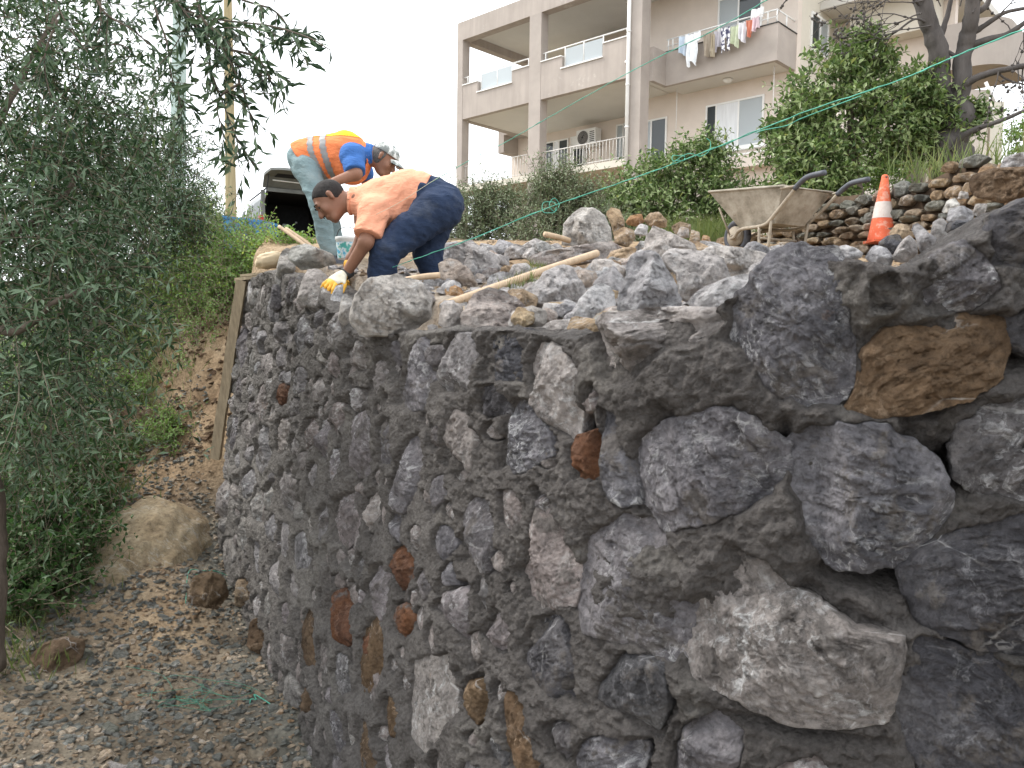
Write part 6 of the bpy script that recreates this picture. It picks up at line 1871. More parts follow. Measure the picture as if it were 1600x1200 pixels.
# raised tailgate: hinge at the roof edge, swung up and back
hg = thing  # (parts below are children of the van)
g0, g1 = V3(0, .02, H_ + .01), V3(0, -.72, H_ + .30)
gd = (g1 - g0)
def tg(u, v, w):
    """u across, v 0 hinge .. 1 lip, w thickness up"""
    n = V3(0, gd[2], -gd[1]); n /= np.linalg.norm(n)
    return g0 + V3(u, 0, 0) + gd * v + n * (w + .10 * math.sin(PI * v) * (1))
outl = [(-.80, 0), (-.82, .45), (-.74, .85), (-.55, 1.0), (0, 1.04), (.55, 1.0), (.74, .85), (.82, .45), (.80, 0)]
V = [tg(u, v, 0) for u, v in outl] + [tg(u, v, .06) for u, v in outl]
n = len(outl)
F = [np.arange(n), np.arange(n)[::-1] + n] + [np.array([i, (i + 1) % n, n + (i + 1) % n, n + i]) for i in range(n)]
tgo = mk('tailgate', np.array(V), F, dkg, van, smooth=False, local=True)
mk('tailgate_strip', *MB().tube([tg(-.62, .30, -.012), tg(0, .28, -.012), tg(.66, .30, -.012)], .02, 5).out(), M['pvc'], tgo, local=True)
mk('tailgate_glass', np.array([tg(u, v, -.008) for u, v in ((-.6, .42), (-.55, .86), (.55, .86), (.6, .42))]), np.array([[0, 1, 2, 3]]), blk, tgo, smooth=False, local=True)
for s in (-1, 1): mk('gas_strut', *tube([(s * .76, .03, 1.52), tg(s * .74, .55, -.02)], .012, 5), blk, van, local=True)
# blue tub in front of it
c = at(350, 342, 15.2)
t = thing('tub', 'blue plastic tub half hidden by the bush left of the van', 'tub', (c[0] + .35, 15.4, c[2] - .6))
blue = plain('blue_plastic', (0.045, 0.19, 0.40), 0.5, 0.15, 3)
p0, p1 = at(349, 338, 15.2), at(408, 345, 15.0)
def tb_(a, b, z0, z1):
    return np.array([a + V3(0, 0, z0), b + V3(0, 0, z0), b + V3(.15, .5, z0), a + V3(.15, .5, z0), a + V3(0, 0, z1), b + V3(0, 0, z1), b + V3(.15, .5, z1), a + V3(.15, .5, z1)])
MB().hexa(tb_(p0, p1, -.62, 0)).mk('side', blue, t, smooth=False)
MB().hexa(tb_(p0 + V3(-.02, -.02, 0), p1 + V3(.02, -.02, 0), -.035, .012)).mk('rim', blue, t, smooth=False)
for q_ in (.25, .5, .75):
    p = p0 + (p1 - p0) * q_
    MB().box(p + V3(0, -.012, -.33), (.03, .02, .55)).mk('rib', blue, t, smooth=False)

# ---- wheelbarrow
wa = R(-62)     # the handles point this way
ca, sa = math.cos(wa), math.sin(wa)
worg = np.array([2.06, 7.45, 0]); worg[2] = at(1145, 397, 7.45)[2]
wb = thing('wheelbarrow', 'cement splashed wheelbarrow with dark rubber grips standing behind the rock heap', 'wheelbarrow', worg, rot=(0, 0, wa), scale=0.84)
tray = NT('cement_splashed_tray')
_v = tray.coord(rnd=False)
cc_ = tray.ramp(tray.noise(_v, 5.0, 8, .65), [(.30, (.16, .14, .105)), (.5, (.34, .305, .25)), (.72, (.50, .465, .40))])
cc_ = tray.mix(tray.ramp(tray.noise(_v, 11, 6, .7), [(.62, 0.), (.70, .6)]), cc_, (.16, .10, .06))
M['tray'] = tray.done(cc_, tray.bump(tray.noise(_v, 45, 5), .5, .006), .85)
M['frame'] = plain('rusty_painted_tube', (.34, .295, .235), .8, .25, 16, .002, 60)
M['rubber'] = plain('dark_rubber', (.075, .08, .095), .55, .2, 14)
ro = np.array([[-.10, -.34, .66], [-.10, .34, .66], [.96, .35, .56], [.96, -.35, .56]])
rb = np.array([[.20, -.17, .255], [.20, .17, .255], [.74, .20, .235], [.74, -.20, .235]])
rm = np.array([[.66, -.36, .585], [.66, .36, .585]])
def sh(P, k):   # shrink towards the axis for the inner skin
    c = P.mean(0); Q = P.copy(); Q[:, :2] = c[:2] + (P[:, :2] - c[:2]) * k; Q[:, 2] += .006; return Q
V = np.vstack([ro, rb, sh(ro, .975), sh(rb, .97)])
F = np.array([[0, 4, 5, 1], [1, 5, 6, 2], [2, 6, 7, 3], [3, 7, 4, 0], [4, 7, 6, 5], [8, 9, 13, 12], [9, 10, 14, 13], [10, 11, 15, 14], [11, 8, 12, 15], [12, 13, 14, 15], [0, 1, 9, 8], [1, 2, 10, 9], [2, 3, 11, 10], [3, 0, 8, 11]])
tr = mk('tray', V, F, M['tray'], wb, smooth=False, local=True)
mk('rolled_rim', *MB().tube(np.vstack([ro, ro[:1]]), .014, 6, False).out(), M['tray'], tr, local=True)
for k, s in enumerate((-1, 1)):
    pth = smooth_path([(-.02, s * .075, .165), (.06, s * .10, .175), (.22, s * .16, .235), (.62, s * .25, .225), (.78, s * .27, .30), (1.12, s * .30, .56), (1.22, s * .30, .605)], 42)
    fr_ = mk('frame_tube', *tube(pth, .019, 8), M['frame'], wb, local=True)
    mk('grip', *tube(smooth_path([(1.06, s * .295, .52), (1.15, s * .30, .58), (1.24, s * .30, .61), (1.42, s * .30, .615)], 12), .026, 10), M['rubber'], wb, local=True)
    mk('leg', *tube(smooth_path([(.56, s * .24, .225), (.58, s * .25, .02), (.62, s * .25, .0), (.70, s * .25, .02), (.74, s * .26, .27)], 20), .016, 7), M['frame'], wb, local=True)
    mk('front_brace', *tube([(-.02, s * .075, .17), (-.085, s * .20, .50)], .011, 6), M['frame'], wb, local=True)
mk('cross_bar', *MB().tube([(.60, -.25, .10), (.60, .25, .10)], .012, 6).out(), M['frame'], wb, local=True)
mk('rear_bar', *MB().tube([(.93, -.345, .54), (1.10, -.30, .545)], .012, 6).tube([(.93, .345, .54), (1.10, .30, .545)], .012, 6).out(), M['frame'], wb, local=True)
th = np.linspace(0, 2 * PI, 33)
wh = mk('wheel', *MB().tube([(0.155 * math.cos(a) * 1.0, 0, .19 + .155 * math.sin(a)) for a in th], .038, 10, False).out(), M['rubber'], wb, local=True)
mk('hub', *MB().tube([(0, -.05, .19), (0, .05, .19)], .11, 16).tube([(0, -.10, .19), (0, .10, .19)], .014, 8).out(), M['frame'], wh, local=True)

# ---- traffic cone
cp = at(1376, 392, 6.75)
gzc = at(1376, 380, 6.75)[2]
ctop = at(1378, 273, 6.75)[2]
ch = ctop - gzc
cn = thing('traffic_cone', 'worn orange traffic cone with one scuffed white band in front of the dry stone wall', 'traffic cone', (cp[0], cp[1], gzc), rot=(0, R(1), 0))
_ct = NT('sunbleached_orange_plastic')
_v = _ct.coord(rnd=False)
_c = _ct.ramp(_ct.noise(_v, 7, 6, .6), [(.3, (.60, .105, .045)), (.7, (.74, .16, .07))])
_c = _ct.mix(_ct.ramp(_ct.noise(_v, 13, 8, .75), [(.52, 0.), (.60, .6)]), _c, (.62, .42, .33))
M['cone'] = _ct.done(_c, _ct.bump(_ct.noise(_v, 30, 4), .3, .002), .6)
_ct = NT('scuffed_white_band')
_v = _ct.coord(rnd=False)
_c = _ct.ramp(_ct.noise(_v, 12, 8, .7), [(.36, (.66, .22, .12)), (.42, (.55, .48, .44)), (.7, (.66, .61, .57))])
M['band'] = _ct.done(_c, None, .6)
r0, r1 = .110, .024
prof = [(r0, .02)] + [(r0 + (r1 - r0) * k / 12, .02 + (ch - .03) * k / 12) for k in range(1, 13)] + [(r1 * .9, ch - .004), (.015, ch), (.015, ch - .05)]
V, F = lathe(prof, 28)
body = mk('body', V, F, M['cone'], cn, local=True)
def rad_at(z): return r0 + (r1 - r0) * (z - .02) / (ch - .03)
z0, z1 = ch * .36, ch * .60
V, F = lathe([(rad_at(z0) + .002, z0), (rad_at((z0 + z1) / 2) + .0025, (z0 + z1) / 2), (rad_at(z1) + .002, z1)], 28)
mk('white_band', V, F, M['band'], cn, local=True)
V, F = lathe([(r1 + .002, ch - .035), (r1 + .004, ch - .02), (r1 - .001, ch - .006)], 20)
mk('collar', V, F, M['cone'], cn, local=True)
mk('eyelet', *MB().tube([(0, -.024, ch - .022), (0, -.0275, ch - .022)], .009, 10).out(), M['darkmetal'], cn, local=True)
MB().box((0, 0, .012), (.21, .21, .02)).mk('base', M['cone'], cn, smooth=False, local=True)

# ---- wooden handles and tools
def stick(label, a, b, r0, r1, name='tool_handle', cat='tool', mat='wood'):
    P = smooth_path([a, (a + b) / 2 + V3(0, 0, .004), b], 14)
    t = np.linspace(0, 1, len(P))
    V, F = tube(P, r0 + (r1 - r0) * t, 12)
    return tag(mk(name, V, F, M[mat]), label, cat)
stick('long pale wooden handle lying slantwise across the rock heap', at(690, 478, 3.95), at(932, 396, 5.3), .021, .025)
stick('short stub of a wooden handle sticking out left of the big rounded boulder', at(851, 366, 6.2), at(890, 376, 6.35), .022, .022)
stick('short wooden handle poking out from behind the big laid wall stone', at(630, 438, 3.95), at(687, 430, 4.0), .0145, .0155)
stick('lower of two thin wooden handles leaning up left by the far wall end', at(436, 354, 5.7), at(490, 394, 5.5), .0135, .0135)
stick('upper of two thin wooden handles leaning up left by the far wall end', at(447, 357, 5.9), at(502, 396, 5.7), .0130, .0130)
# batter post and the small planks at the far end
def plank(label, a, b, w, h, name='plank', mat='oldwood', cat='plank', tw=V3(0, 0, 1)):
    a, b = np.asarray(a, float), np.asarray(b, float)
    d = (b - a) / np.linalg.norm(b - a)
    s = np.cross(d, tw); s /= np.linalg.norm(s)
    u = np.cross(s, d)
    n = 9
    V = []
    for k in range(n):
        p = a + (b - a) * k / (n - 1)
        e = .006 * vnoise(np.array([[k * 1.3, a[0] * 5, 0]]))[0]
        for x, y in ((-1, -1), (1, -1), (1, 1), (-1, 1)): V.append(p + s * (x * w / 2 + e) + u * (y * h / 2))
    F = [np.array([[k * 4 + i, k * 4 + (i + 1) % 4, (k + 1) * 4 + (i + 1) % 4, (k + 1) * 4 + i] for k in range(n - 1) for i in range(4)]), np.array([[3, 2, 1, 0]]), np.array([[4 * n - 4, 4 * n - 3, 4 * n - 2, 4 * n - 1]])]
    return tag(mk(name, np.array(V), F, M[mat], smooth=False), label, cat)
plank('long squared timber post leaning against the far end of the retaining wall', at(336, 716, 6.25), at(378, 437, 5.98), .074, .05, 'timber_post', cat='post', tw=V3(0, 1, 0))
plank('short grey plank laid level on top of the leaning post, the lower of two', at(369, 437, 6.0), at(425, 431, 5.9), .05, .022)
plank('short weathered plank laid level at the top of the post, the upper of two', at(378, 431, 6.2), at(428, 426, 6.1), .05, .018)
# folded cement sack
bagc = at(424, 407, 6.0)
th = np.linspace(0, 2 * PI, 40, endpoint=False)
ph = np.linspace(-PI / 2, PI / 2, 22)
A, B_ = np.meshgrid(th, ph)
q = np.stack([np.cos(A) * np.cos(B_), np.sin(A) * np.cos(B_), np.sin(B_)], -1)
sq = np.sign(q) * np.abs(q) ** 0.75
rad = 1 + .14 * ridged(q * 2.2 + 4, 3, 15)[..., None] + .08 * fbm(q * 5, 3, 16)[..., None]
P = bagc + sq * rad * V3(.105, .10, .055)
P[..., 2] += 0.18 * (P[..., 0] - bagc[0])
i = np.arange(21)[:, None] * 40; j = np.arange(40)[None]
F = np.stack([i + j, i + (j + 1) % 40, i + 40 + (j + 1) % 40, i + 40 + j], -1).reshape(-1, 4)
tag(mk('sack', P.reshape(-1, 3), F, plain('kraft_paper', (.62, .50, .34), .85, .12, 9, .004, 30)), 'crumpled cream paper sack lying at the far end of the wall by the bush', 'sack')
# paint tub
tc = at(545, 412, 5.9)
tt_ = thing('paint_tub', 'small white plastic paint tub with a blue and green label behind the wall top', 'tub', tc)
V, F = lathe([(.0, 0), (.075, 0), (.092, .165), (.098, .17), (.098, .19), (.088, .19), (.080, .02), (0, .015)], 30)
mk('bucket', V + tc, F, M['pvc'], tt_)
th = np.linspace(-PI * .92, -PI * .08, 22)
V = np.array([tc + V3((.079 + .013 * z / .13) * math.cos(a), (.079 + .013 * z / .13) * math.sin(a), z + .02) for a in th for z in (0, .05, .09, .13)])
lab_m = NT('blue_green_label')
_v = lab_m.coord(rnd=False)
F = np.array([[k * 4 + i, k * 4 + 4 + i, k * 4 + 5 + i, k * 4 + 1 + i] for k in range(21) for i in range(3)])
mk('label', V, F, lab_m.done(lab_m.ramp(lab_m.noise(_v, 16, 3), [(.42, (.10, .42, .62)), (.5, (.75, .80, .80)), (.58, (.10, .40, .36))]), None, .5), tt_, smooth=False)
mk('wire_handle', *tube(smooth_path([tc + V3(-.095, 0, .18), tc + V3(-.05, -.06, .245), tc + V3(.04, -.06, .25), tc + V3(.095, 0, .18)], 16), .003, 5), M['darkmetal'], tt_)

# ================================================================= MASON'S LINES AND TWINE
M['twine'] = plain('green_twine', (.09, .38, .28), .6, .15, 40)
M['cord'] = plain('cream_cord', (.55, .52, .38), .7, .1, 40)
def line_(label, pts, r, mat='twine', n=90, fuzz=0.0, name='mason_line', extra=None, cat='string'):
    P = smooth_path([at(*p) for p in pts], n)
    rs = np.random.RandomState(len(label))
    P2 = P + rs.normal(0, fuzz, P.shape) * 0.6
    mb = MB().tube(P2, r, 5)
    if fuzz: mb.tube(P + rs.normal(0, fuzz, P.shape), r * .8, 5)
    for e in extra or []: mb.tube(smooth_path([at(*p) for p in e], 36), r * .8, 5)
    return tag(mb.mk(name, M[mat]), label, cat)
def loop_(cx, cy, Y, rx, ry, k=0.0, n=14):
    return [(cx + rx * math.cos(a + k), cy + ry * math.sin(a + k) + 1.5 * math.sin(3 * a), Y - .01 * math.sin(a)) for a in np.linspace(0, 2 * PI * .97, n)]
line_('green mason line running from the bent worker up right across the citrus tree', [(578, 431, 4.75), (640, 408, 4.5), (740, 372, 4.05), (856, 325, 3.6), (1000, 275, 3.2), (1100, 238, 2.95), (1250, 178, 2.65), (1400, 127, 2.4), (1500, 85, 2.25), (1640, 30, 2.1)], .0019, fuzz=.0013,
      extra=[loop_(858, 324, 3.58, 11, 10), loop_(866, 320, 3.57, 8, 9, 1.0), [(1050, 255, 3.07), (1068, 243, 3.0), (1080, 240, 3.0), (1095, 244, 3.0), (1108, 236, 2.95), (1110, 222, 2.95), (1104, 216, 2.95)], loop_(1060, 247, 3.04, 10, 5), [(1180, 208, 2.8), (1195, 203, 2.78), (1230, 196, 2.7), (1250, 186, 2.66), (1310, 163, 2.6), (1345, 150, 2.5)]])
line_('green mason line stretched higher, crossing the front of the apartment building', [(668, 288, 4.6), (735, 250, 4.2), (790, 222, 3.9), (860, 182, 3.6), (1000, 104, 3.1), (1120, 45, 2.7), (1240, -25, 2.4)], .0015, fuzz=.0008)
line_('thin cream cord passing in front of the peach shirt', [(588, 335, 4.2), (625, 316, 4.15), (668, 288, 4.1), (700, 268, 4.1)], .0012, 'cord', name='cord')
# tangles on the ground
def gline(pts):
    out = []
    for px, py, Y in pts:
        p = at(px, py, Y)
        out.append(np.array([p[0], p[1], float(gz(p[0], p[1])) + .012]))
    return out
rs = np.random.RandomState(8)
mb = MB()
M['dtwine'] = plain('dusty_green_twine', (.09, .24, .17), .8, .3, 40)
for k in range(6):
    c = at(295 + rs.uniform(-30, 30), 1082 + rs.uniform(-10, 10), 4.2)
    pts = [np.array([c[0] + rs.normal(0, .11), c[1] + rs.normal(0, .09), 0]) for _ in range(6)]
    for p in pts: p[2] = float(gz(p[0], p[1])) + rs.uniform(.006, .03)
    mb.tube(smooth_path(pts, 40), .0014, 5)
mb.tube(smooth_path(gline([(195, 1042, 4.4), (240, 1042, 4.4), (262, 1055, 4.35), (280, 1080, 4.2), (310, 1085, 4.15)]), 40), .0014, 5)
tag(mb.mk('twine_tangle', M['dtwine']), 'tangle of green twine lying on the slate chips of the path', 'string')
mb = MB()
mb.tube(smooth_path(gline([(355, 875, 5.75), (335, 885, 5.7), (315, 893, 5.6), (295, 905, 5.5), (290, 935, 5.2)]), 30), .0026, 5).tube(smooth_path(gline([(350, 880, 5.7), (330, 888, 5.6), (305, 897, 5.5)]), 20), .0024, 5)
tag(mb.mk('twine_end', M['twine']), 'loose end of green twine trailing over the rocks at the far foot of the wall', 'string')
mb = MB()
mb.tube(smooth_path(gline([(390, 1085, 4.25), (392, 1068, 4.3), (400, 1072, 4.3), (398, 1060, 4.35), (425, 1068, 4.25)]), 30), .0028, 5)
tag(mb.mk('twine_end', M['twine']), 'short curl of green twine close to the foot of the wall', 'string')
mb = MB()
for pts in ([(424, 478), (430, 470), (436, 474), (430, 480), (438, 476)],):
    mb.tube(smooth_path([at(a, b, 5.45) for a, b in pts], 20), .004, 5)
tag(mb.mk('twine_knot', M['twine']), 'knot of green twine stuck in the mortar near the far end of the wall', 'string')
# ================================================================= THE TWO WORKERS
def d_cap(P, a, b, ra, rb):
    a, b = np.asarray(a, float), np.asarray(b, float)
    ab = b - a
    t = np.clip(((P - a) @ ab) / (ab @ ab + 1e-12), 0, 1)
    return np.linalg.norm(P - a - t[..., None] * ab, axis=-1) - (ra + (rb - ra) * t)
def d_ell(P, c, r, Rm=None):
    q = P - np.asarray(c, float)
    if Rm is not None: q = q @ np.asarray(Rm, float)
    r = np.asarray(r, float)
    k0 = np.linalg.norm(q / r, axis=-1)
    k1 = np.linalg.norm(q / r ** 2, axis=-1) + 1e-9
    return k0 * (k0 - 1) / k1
def smin(a, b, k):
    h = np.clip(0.5 + 0.5 * (b - a) / k, 0, 1)
    return b * (1 - h) + a * h - k * h * (1 - h)
def sdf_eval(P, prims, k):
    d = None
    for p in prims:
        kk = k
        if p[0] == 'c': v = d_cap(P, *p[1:5]); kk = p[5] if len(p) > 5 else k
        else: v = d_ell(P, *p[1:4]) if len(p) > 3 else d_ell(P, p[1], p[2])
        d = v if d is None else smin(d, v, kk)
    return d
def surface_nets(f, lo, hi, vox):
    n = np.maximum(((hi - lo) / vox).astype(int) + 2, 4)
    ax = [lo[i] + vox * np.arange(n[i]) for i in range(3)]
    G = np.stack(np.meshgrid(*ax, indexing='ij'), -1)
    st = 4
    Gc = G[::st, ::st, ::st]
    Dc = f(Gc.reshape(-1, 3)).reshape(Gc.shape[:3])
    ix = [np.minimum((np.arange(n[i]) + st // 2) // st, Gc.shape[i] - 1) for i in range(3)]
    D = Dc[np.ix_(*ix)].copy()
    near = np.abs(D) < vox * st * 1.6 + 0.02
    D[near] = f(G[near])
    ins = D < 0
    c = np.zeros(n - 1, int)
    for dx in (0, 1):
        for dy in (0, 1):
            for dz in (0, 1): c += ins[dx:n[0] - 1 + dx, dy:n[1] - 1 + dy, dz:n[2] - 1 + dz]
    act = (c > 0) & (c < 8)
    idx = np.full(n - 1, -1)
    ii = np.argwhere(act)
    idx[act] = np.arange(len(ii))
    acc = np.zeros((len(ii), 3)); cnt = np.zeros(len(ii))
    cor = [(0, 0, 0), (1, 0, 0), (0, 1, 0), (1, 1, 0), (0, 0, 1), (1, 0, 1), (0, 1, 1), (1, 1, 1)]
    for a in range(8):
        for b in range(a + 1, 8):
            da = np.array(cor[b]) - np.array(cor[a])
            if np.abs(da).sum() != 1: continue
            ca, cb = ii + cor[a], ii + cor[b]
            va, vb = D[tuple(ca.T)], D[tuple(cb.T)]
            m = (va < 0) != (vb < 0)
            t = np.where(m, va / np.where(m, va - vb, 1), 0)[:, None]
            acc += np.where(m[:, None], ca + (cb - ca) * t, 0); cnt += m
    V = lo + vox * acc / cnt[:, None]
    F = []
    for d in range(3):
        e = [0, 0, 0]; e[d] = 1
        o = [i for i in range(3) if i != d]
        sl0 = [slice(1, n[i] - 1) if i != d else slice(0, n[i] - 1) for i in range(3)]
        sl1 = [slice(1, n[i] - 1) if i != d else slice(1, n[i]) for i in range(3)]
        A, B = ins[tuple(sl0)], ins[tuple(sl1)]
        q = np.argwhere(A != B)
        base = q.copy()
        for i in o: base[:, i] += 1
        fl = A[tuple(q.T)]
        def cell(u, v):
            w = base.copy(); w[:, o[0]] += u; w[:, o[1]] += v
            return idx[tuple(w.T)]
        quad = np.stack([cell(-1, -1), cell(0, -1), cell(0, 0), cell(-1, 0)], -1)
        if d == 1: fl = ~fl
        quad[~fl] = quad[~fl][:, ::-1]
        F.append(quad)
    return V, np.concatenate(F)
def blob(name, prims, vox, mat, parent, k=0.03, disp=None, cut=None, keep=None, off=0.0, ret=False):
    los, his = [], []
    for p in prims:
        if p[0] == 'c':
            r = max(p[3], p[4]); a, b = np.asarray(p[1]), np.asarray(p[2])
            los.append(np.minimum(a, b) - r); his.append(np.maximum(a, b) + r)
        else:
            r = max(p[2]); los.append(np.asarray(p[1]) - r); his.append(np.asarray(p[1]) + r)
    m = 0.03 + off + vox * 2
    lo, hi = np.min(los, 0) - m, np.max(his, 0) + m
    def f(P):
        d = sdf_eval(P, prims, k) - off
        if disp is not None: d = d + disp(P)
        if cut is not None:
            for c in cut: d = np.maximum(d, c(P))
        return d
    V, F = surface_nets(f, lo, hi, vox)
    for _ in range(1):
        acc = np.zeros_like(V); cnt = np.zeros(len(V))
        for a, b in ((0, 1), (1, 2), (2, 3), (3, 0)):
            np.add.at(acc, F[:, a], V[F[:, b]]); np.add.at(cnt, F[:, a], 1)
            np.add.at(acc, F[:, b], V[F[:, a]]); np.add.at(cnt, F[:, b], 1)
        V = V * 0.5 + 0.5 * acc / np.maximum(cnt, 1)[:, None]
    o = mk(name, V, F, mat, parent)
    return (o, V, F) if ret else o
def frame(fwd, up):
    f = np.asarray(fwd, float); f = f / np.linalg.norm(f)
    u = np.asarray(up, float); u = u - f * (u @ f); u = u / np.linalg.norm(u)
    s = np.cross(f, u)
    return np.stack([s, f, u], 1)       # columns: side (right), forward (face), up (crown)
def head_prims(c, R_, s=1.0):
    """c centre, R_ frame, prims of a head about 0.23 high"""
    g = lambda x, y, z: np.asarray(c) + R_ @ (np.array([x, y, z]) * s)
    P = [('e', g(0, -.012, .022), np.array([.074, .094, .088]) * s, R_), ('e', g(0, .028, -.040), np.array([.056, .062, .072]) * s, R_),
         ('c', g(-.022, .062, -.088), g(.022, .062, -.088), .022 * s, .022 * s),              # chin
         ('c', g(0, .084, .012), g(0, .106, -.026), .009 * s, .016 * s, .012),                # nose
         ('c', g(-.036, .078, .026), g(.036, .078, .026), .013 * s, .013 * s, .014),           # brow
         ('c', g(-.020, .088, -.056), g(.020, .088, -.056), .009 * s, .009 * s, .010),         # lips
         ('e', g(-.042, .066, -.022), np.array([.020, .020, .024]) * s, R_), ('e', g(.042, .066, -.022), np.array([.020, .020, .024]) * s, R_)]
    for sd in (-1, 1):
        P.append(('c', g(sd * .074, -.008, .018), g(sd * .079, -.004, -.020), .014 * s, .009 * s, .008))
    return P, g
def limb_hand(w, d, n, s=1.0, curl=.5, side=1, splay=.16):
    """prims of a hand: wrist w, direction d of the fingers, n the back of the hand, five separate fingers"""
    d = d / np.linalg.norm(d); n = n - d * (n @ d); n = n / np.linalg.norm(n)
    x = np.cross(d, n) * side
    w = np.asarray(w, float)
    P = [('c', w, w + d * .03 * s, .024 * s, .028 * s, .02), ('e', w + d * .055 * s, np.array([.040, .048, .019]) * s, np.stack([x, d, n], 1))]
    tips = []
    for i, (o, L) in enumerate(((-.030, .068), (-.010, .078), (.010, .074), (.029, .058))):
        a = w + d * .085 * s + x * o * s
        dd = d + x * (o / .03) * splay
        dd = dd / np.linalg.norm(dd)
        pts = [a]
        ang = 0
        for j, fr in enumerate((.42, .32, .26)):
            ang += curl * (.5 + .35 * j)
            pts.append(pts[-1] + (dd * math.cos(ang) - n * math.sin(ang)) * L * fr * s)
        for j in range(3): P.append(('c', pts[j], pts[j + 1], (.0098 - .0012 * j) * s, (.0092 - .0012 * j) * s, .004))
        tips.append(pts)
    a = w + d * .030 * s - x * .026 * s
    b = a + (-x * .75 + d * .6 - n * .25) * .042 * s
    c2 = b + (-x * .35 + d * .85 - n * .5) * .034 * s
    P += [('c', a, b, .015 * s, .012 * s, .01), ('c', b, c2, .011 * s, .0085 * s, .004)]
    return P
M['skin1'] = plain('sunbrowned_skin', (.25, .125, .08), .55, .12, 10, .0015, 90, spec=.35)
M['skin2'] = plain('tanned_skin', (.27, .135, .085), .55, .12, 10, .0015, 90, spec=.35)
M['hair'] = plain('short_dark_hair', (.022, .019, .018), .8, .4, 60, .004, 200)
def fabric(name, col, var=.12, dirt=None, weave=260):
    t = NT(name)
    v = t.coord(rnd=False)
    c = t.ramp(t.noise(v, 7, 6, .6), [(.3, tuple(x * (1 - var) for x in col)), (.7, tuple(min(1, x * (1 + var)) for x in col))])
    if dirt: c = t.mix(t.ramp(t.noise(v, 5.5, 8, .7), [(.52, 0.), (.72, .55)]), c, dirt)
    v2 = t.coord(rnd=False, stretch=(1, 1.3, 2.4))
    n = t.bump(t.noise(v2, 16, 4, .6, .8), .5, .02)
    n = t.bump(t.noise(v, weave, 2), .25, .002, n)
    return t.done(c, n, .92)
M['peach'] = fabric('peach_cotton_shirt', (.80, .37, .235), .06)
M['navy'] = fabric('navy_work_trousers', (.020, .034, .072), .2, (.10, .115, .15))
M['hivis'] = fabric('orange_hi_vis_polyester', (.86, .25, .095), .05)
M['yellow'] = fabric('overlit_hi_vis_yellow', (.92, .52, .04), .05)  # yellow standing in for the overexposed orange of the vest
M['stripe'] = plain('grey_reflective_tape', (.27, .27, .27), .45, .12, 20)
M['blue'] = fabric('royal_blue_shirt', (.05, .15, .42), .1)
M['denim'] = fabric('pale_blue_work_trousers', (.205, .285, .30), .12, (.34, .37, .36))
M['glove_y'] = plain('yellow_latex_palm', (.78, .42, .05), .55, .08, 14, .001, 80)
M['glove_w'] = plain('cream_knit_glove', (.70, .66, .54), .9, .12, 22, .002, 200)
def folds(P, axis, f=30, amp=.006, seed=0):
    """cloth creases running across a direction"""
    ax = np.asarray(axis, float) / np.linalg.norm(axis)
    q = P * 7.0 + (P @ ax)[:, None] * ax * f
    return -amp * ridged(q, 3, seed, .5)

def px3(px, py, Y): return at(px, py, Y)
# ---- worker in the peach shirt, facing left, bent double, near arm down on the wall
hipC = px3(684, 322, 4.83)
L_hip, R_hip = px3(678, 330, 4.73), px3(684, 330, 4.93)
waist = px3(652, 306, 4.83)
chest = px3(596, 318, 4.83)
neckb = px3(562, 314, 4.83)
shL, shR = px3(585, 330, 4.655), px3(578, 325, 5.00)
elL, wrL = px3(572, 378, 4.58), px3(541, 427, 4.66)
elR, wrR = px3(566, 372, 5.03), px3(548, 404, 5.02)
L_kn, L_an = px3(602, 392, 4.66), px3(592, 480, 4.72)
R_kn, R_an = px3(668, 396, 4.90), px3(688, 464, 4.96)
gF = float(gz(R_an[0], R_an[1]))
w1 = thing('person', 'worker in peach shirt and navy trousers bent double, yellow gloved hand on the wall', 'person', (hipC[0], hipC[1], gF))
hc = px3(516, 313, 4.80)
crown = px3(492, 286, 4.80) - px3(538, 340, 4.80)
facev = px3(492, 345, 4.78) - px3(520, 315, 4.82)
RH = frame(facev, crown)
hp, hg1 = head_prims(hc, RH, 1.03)
body = hp + [('c', px3(532, 318, 4.82), neckb, .052, .062, .03), ('c', neckb, chest, .085, .12), ('c', chest, waist, .125, .115), ('c', waist, hipC, .12, .13),
        ('c', shL, shR, .06, .06), ('c', shL, elL, .050, .041), ('c', elL, wrL, .042, .029), ('c', shR, elR, .05, .04), ('c', elR, wrR, .04, .028),
        ('c', L_hip, L_kn, .085, .058), ('c', L_kn, L_an, .055, .04), ('c', R_hip, R_kn, .085, .058), ('c', R_kn, R_an, .055, .04)]
body += [('c', wrR, wrR + V3(-.02, 0, -.05), .027, .03)]
bo = blob('body', body, .0075, M['skin1'], w1, .025)
# hair: close cropped cap over the crown and nape
hcut = lambda P: np.maximum(((P - hg1(0, .028, .058)) @ (RH @ np.array([0, .72, -.70]))), -9)
hair = [('e', hg1(0, -.014, .026), np.array([.080, .100, .092]), RH)]
blob('hair', hair, .006, M['hair'], w1, .01, cut=[lambda P: (P - hg1(0, .045, .045)) @ (RH @ np.array([0, .78, -.62]))], disp=lambda P: .002 * vnoise(P * 160))
for s in (-1, 1):
    mk('eye', *lathe([(.0, -.008), (.006, -.005), (.008, 0), (.006, .005), (0, .008)], 10, hg1(s * .032, .080, .008)), M['darkmetal'], w1)
    MB().tube([hg1(s * .016, .094, .030), hg1(s * .034, .095, .035), hg1(s * .050, .084, .028)], .0035, 6).mk('eyebrow', M['hair'], w1)
MB().tube([hg1(-.022, .098, -.042), hg1(0, .104, -.040), hg1(.022, .098, -.042)], .003, 6).mk('moustache', M['hair'], w1)
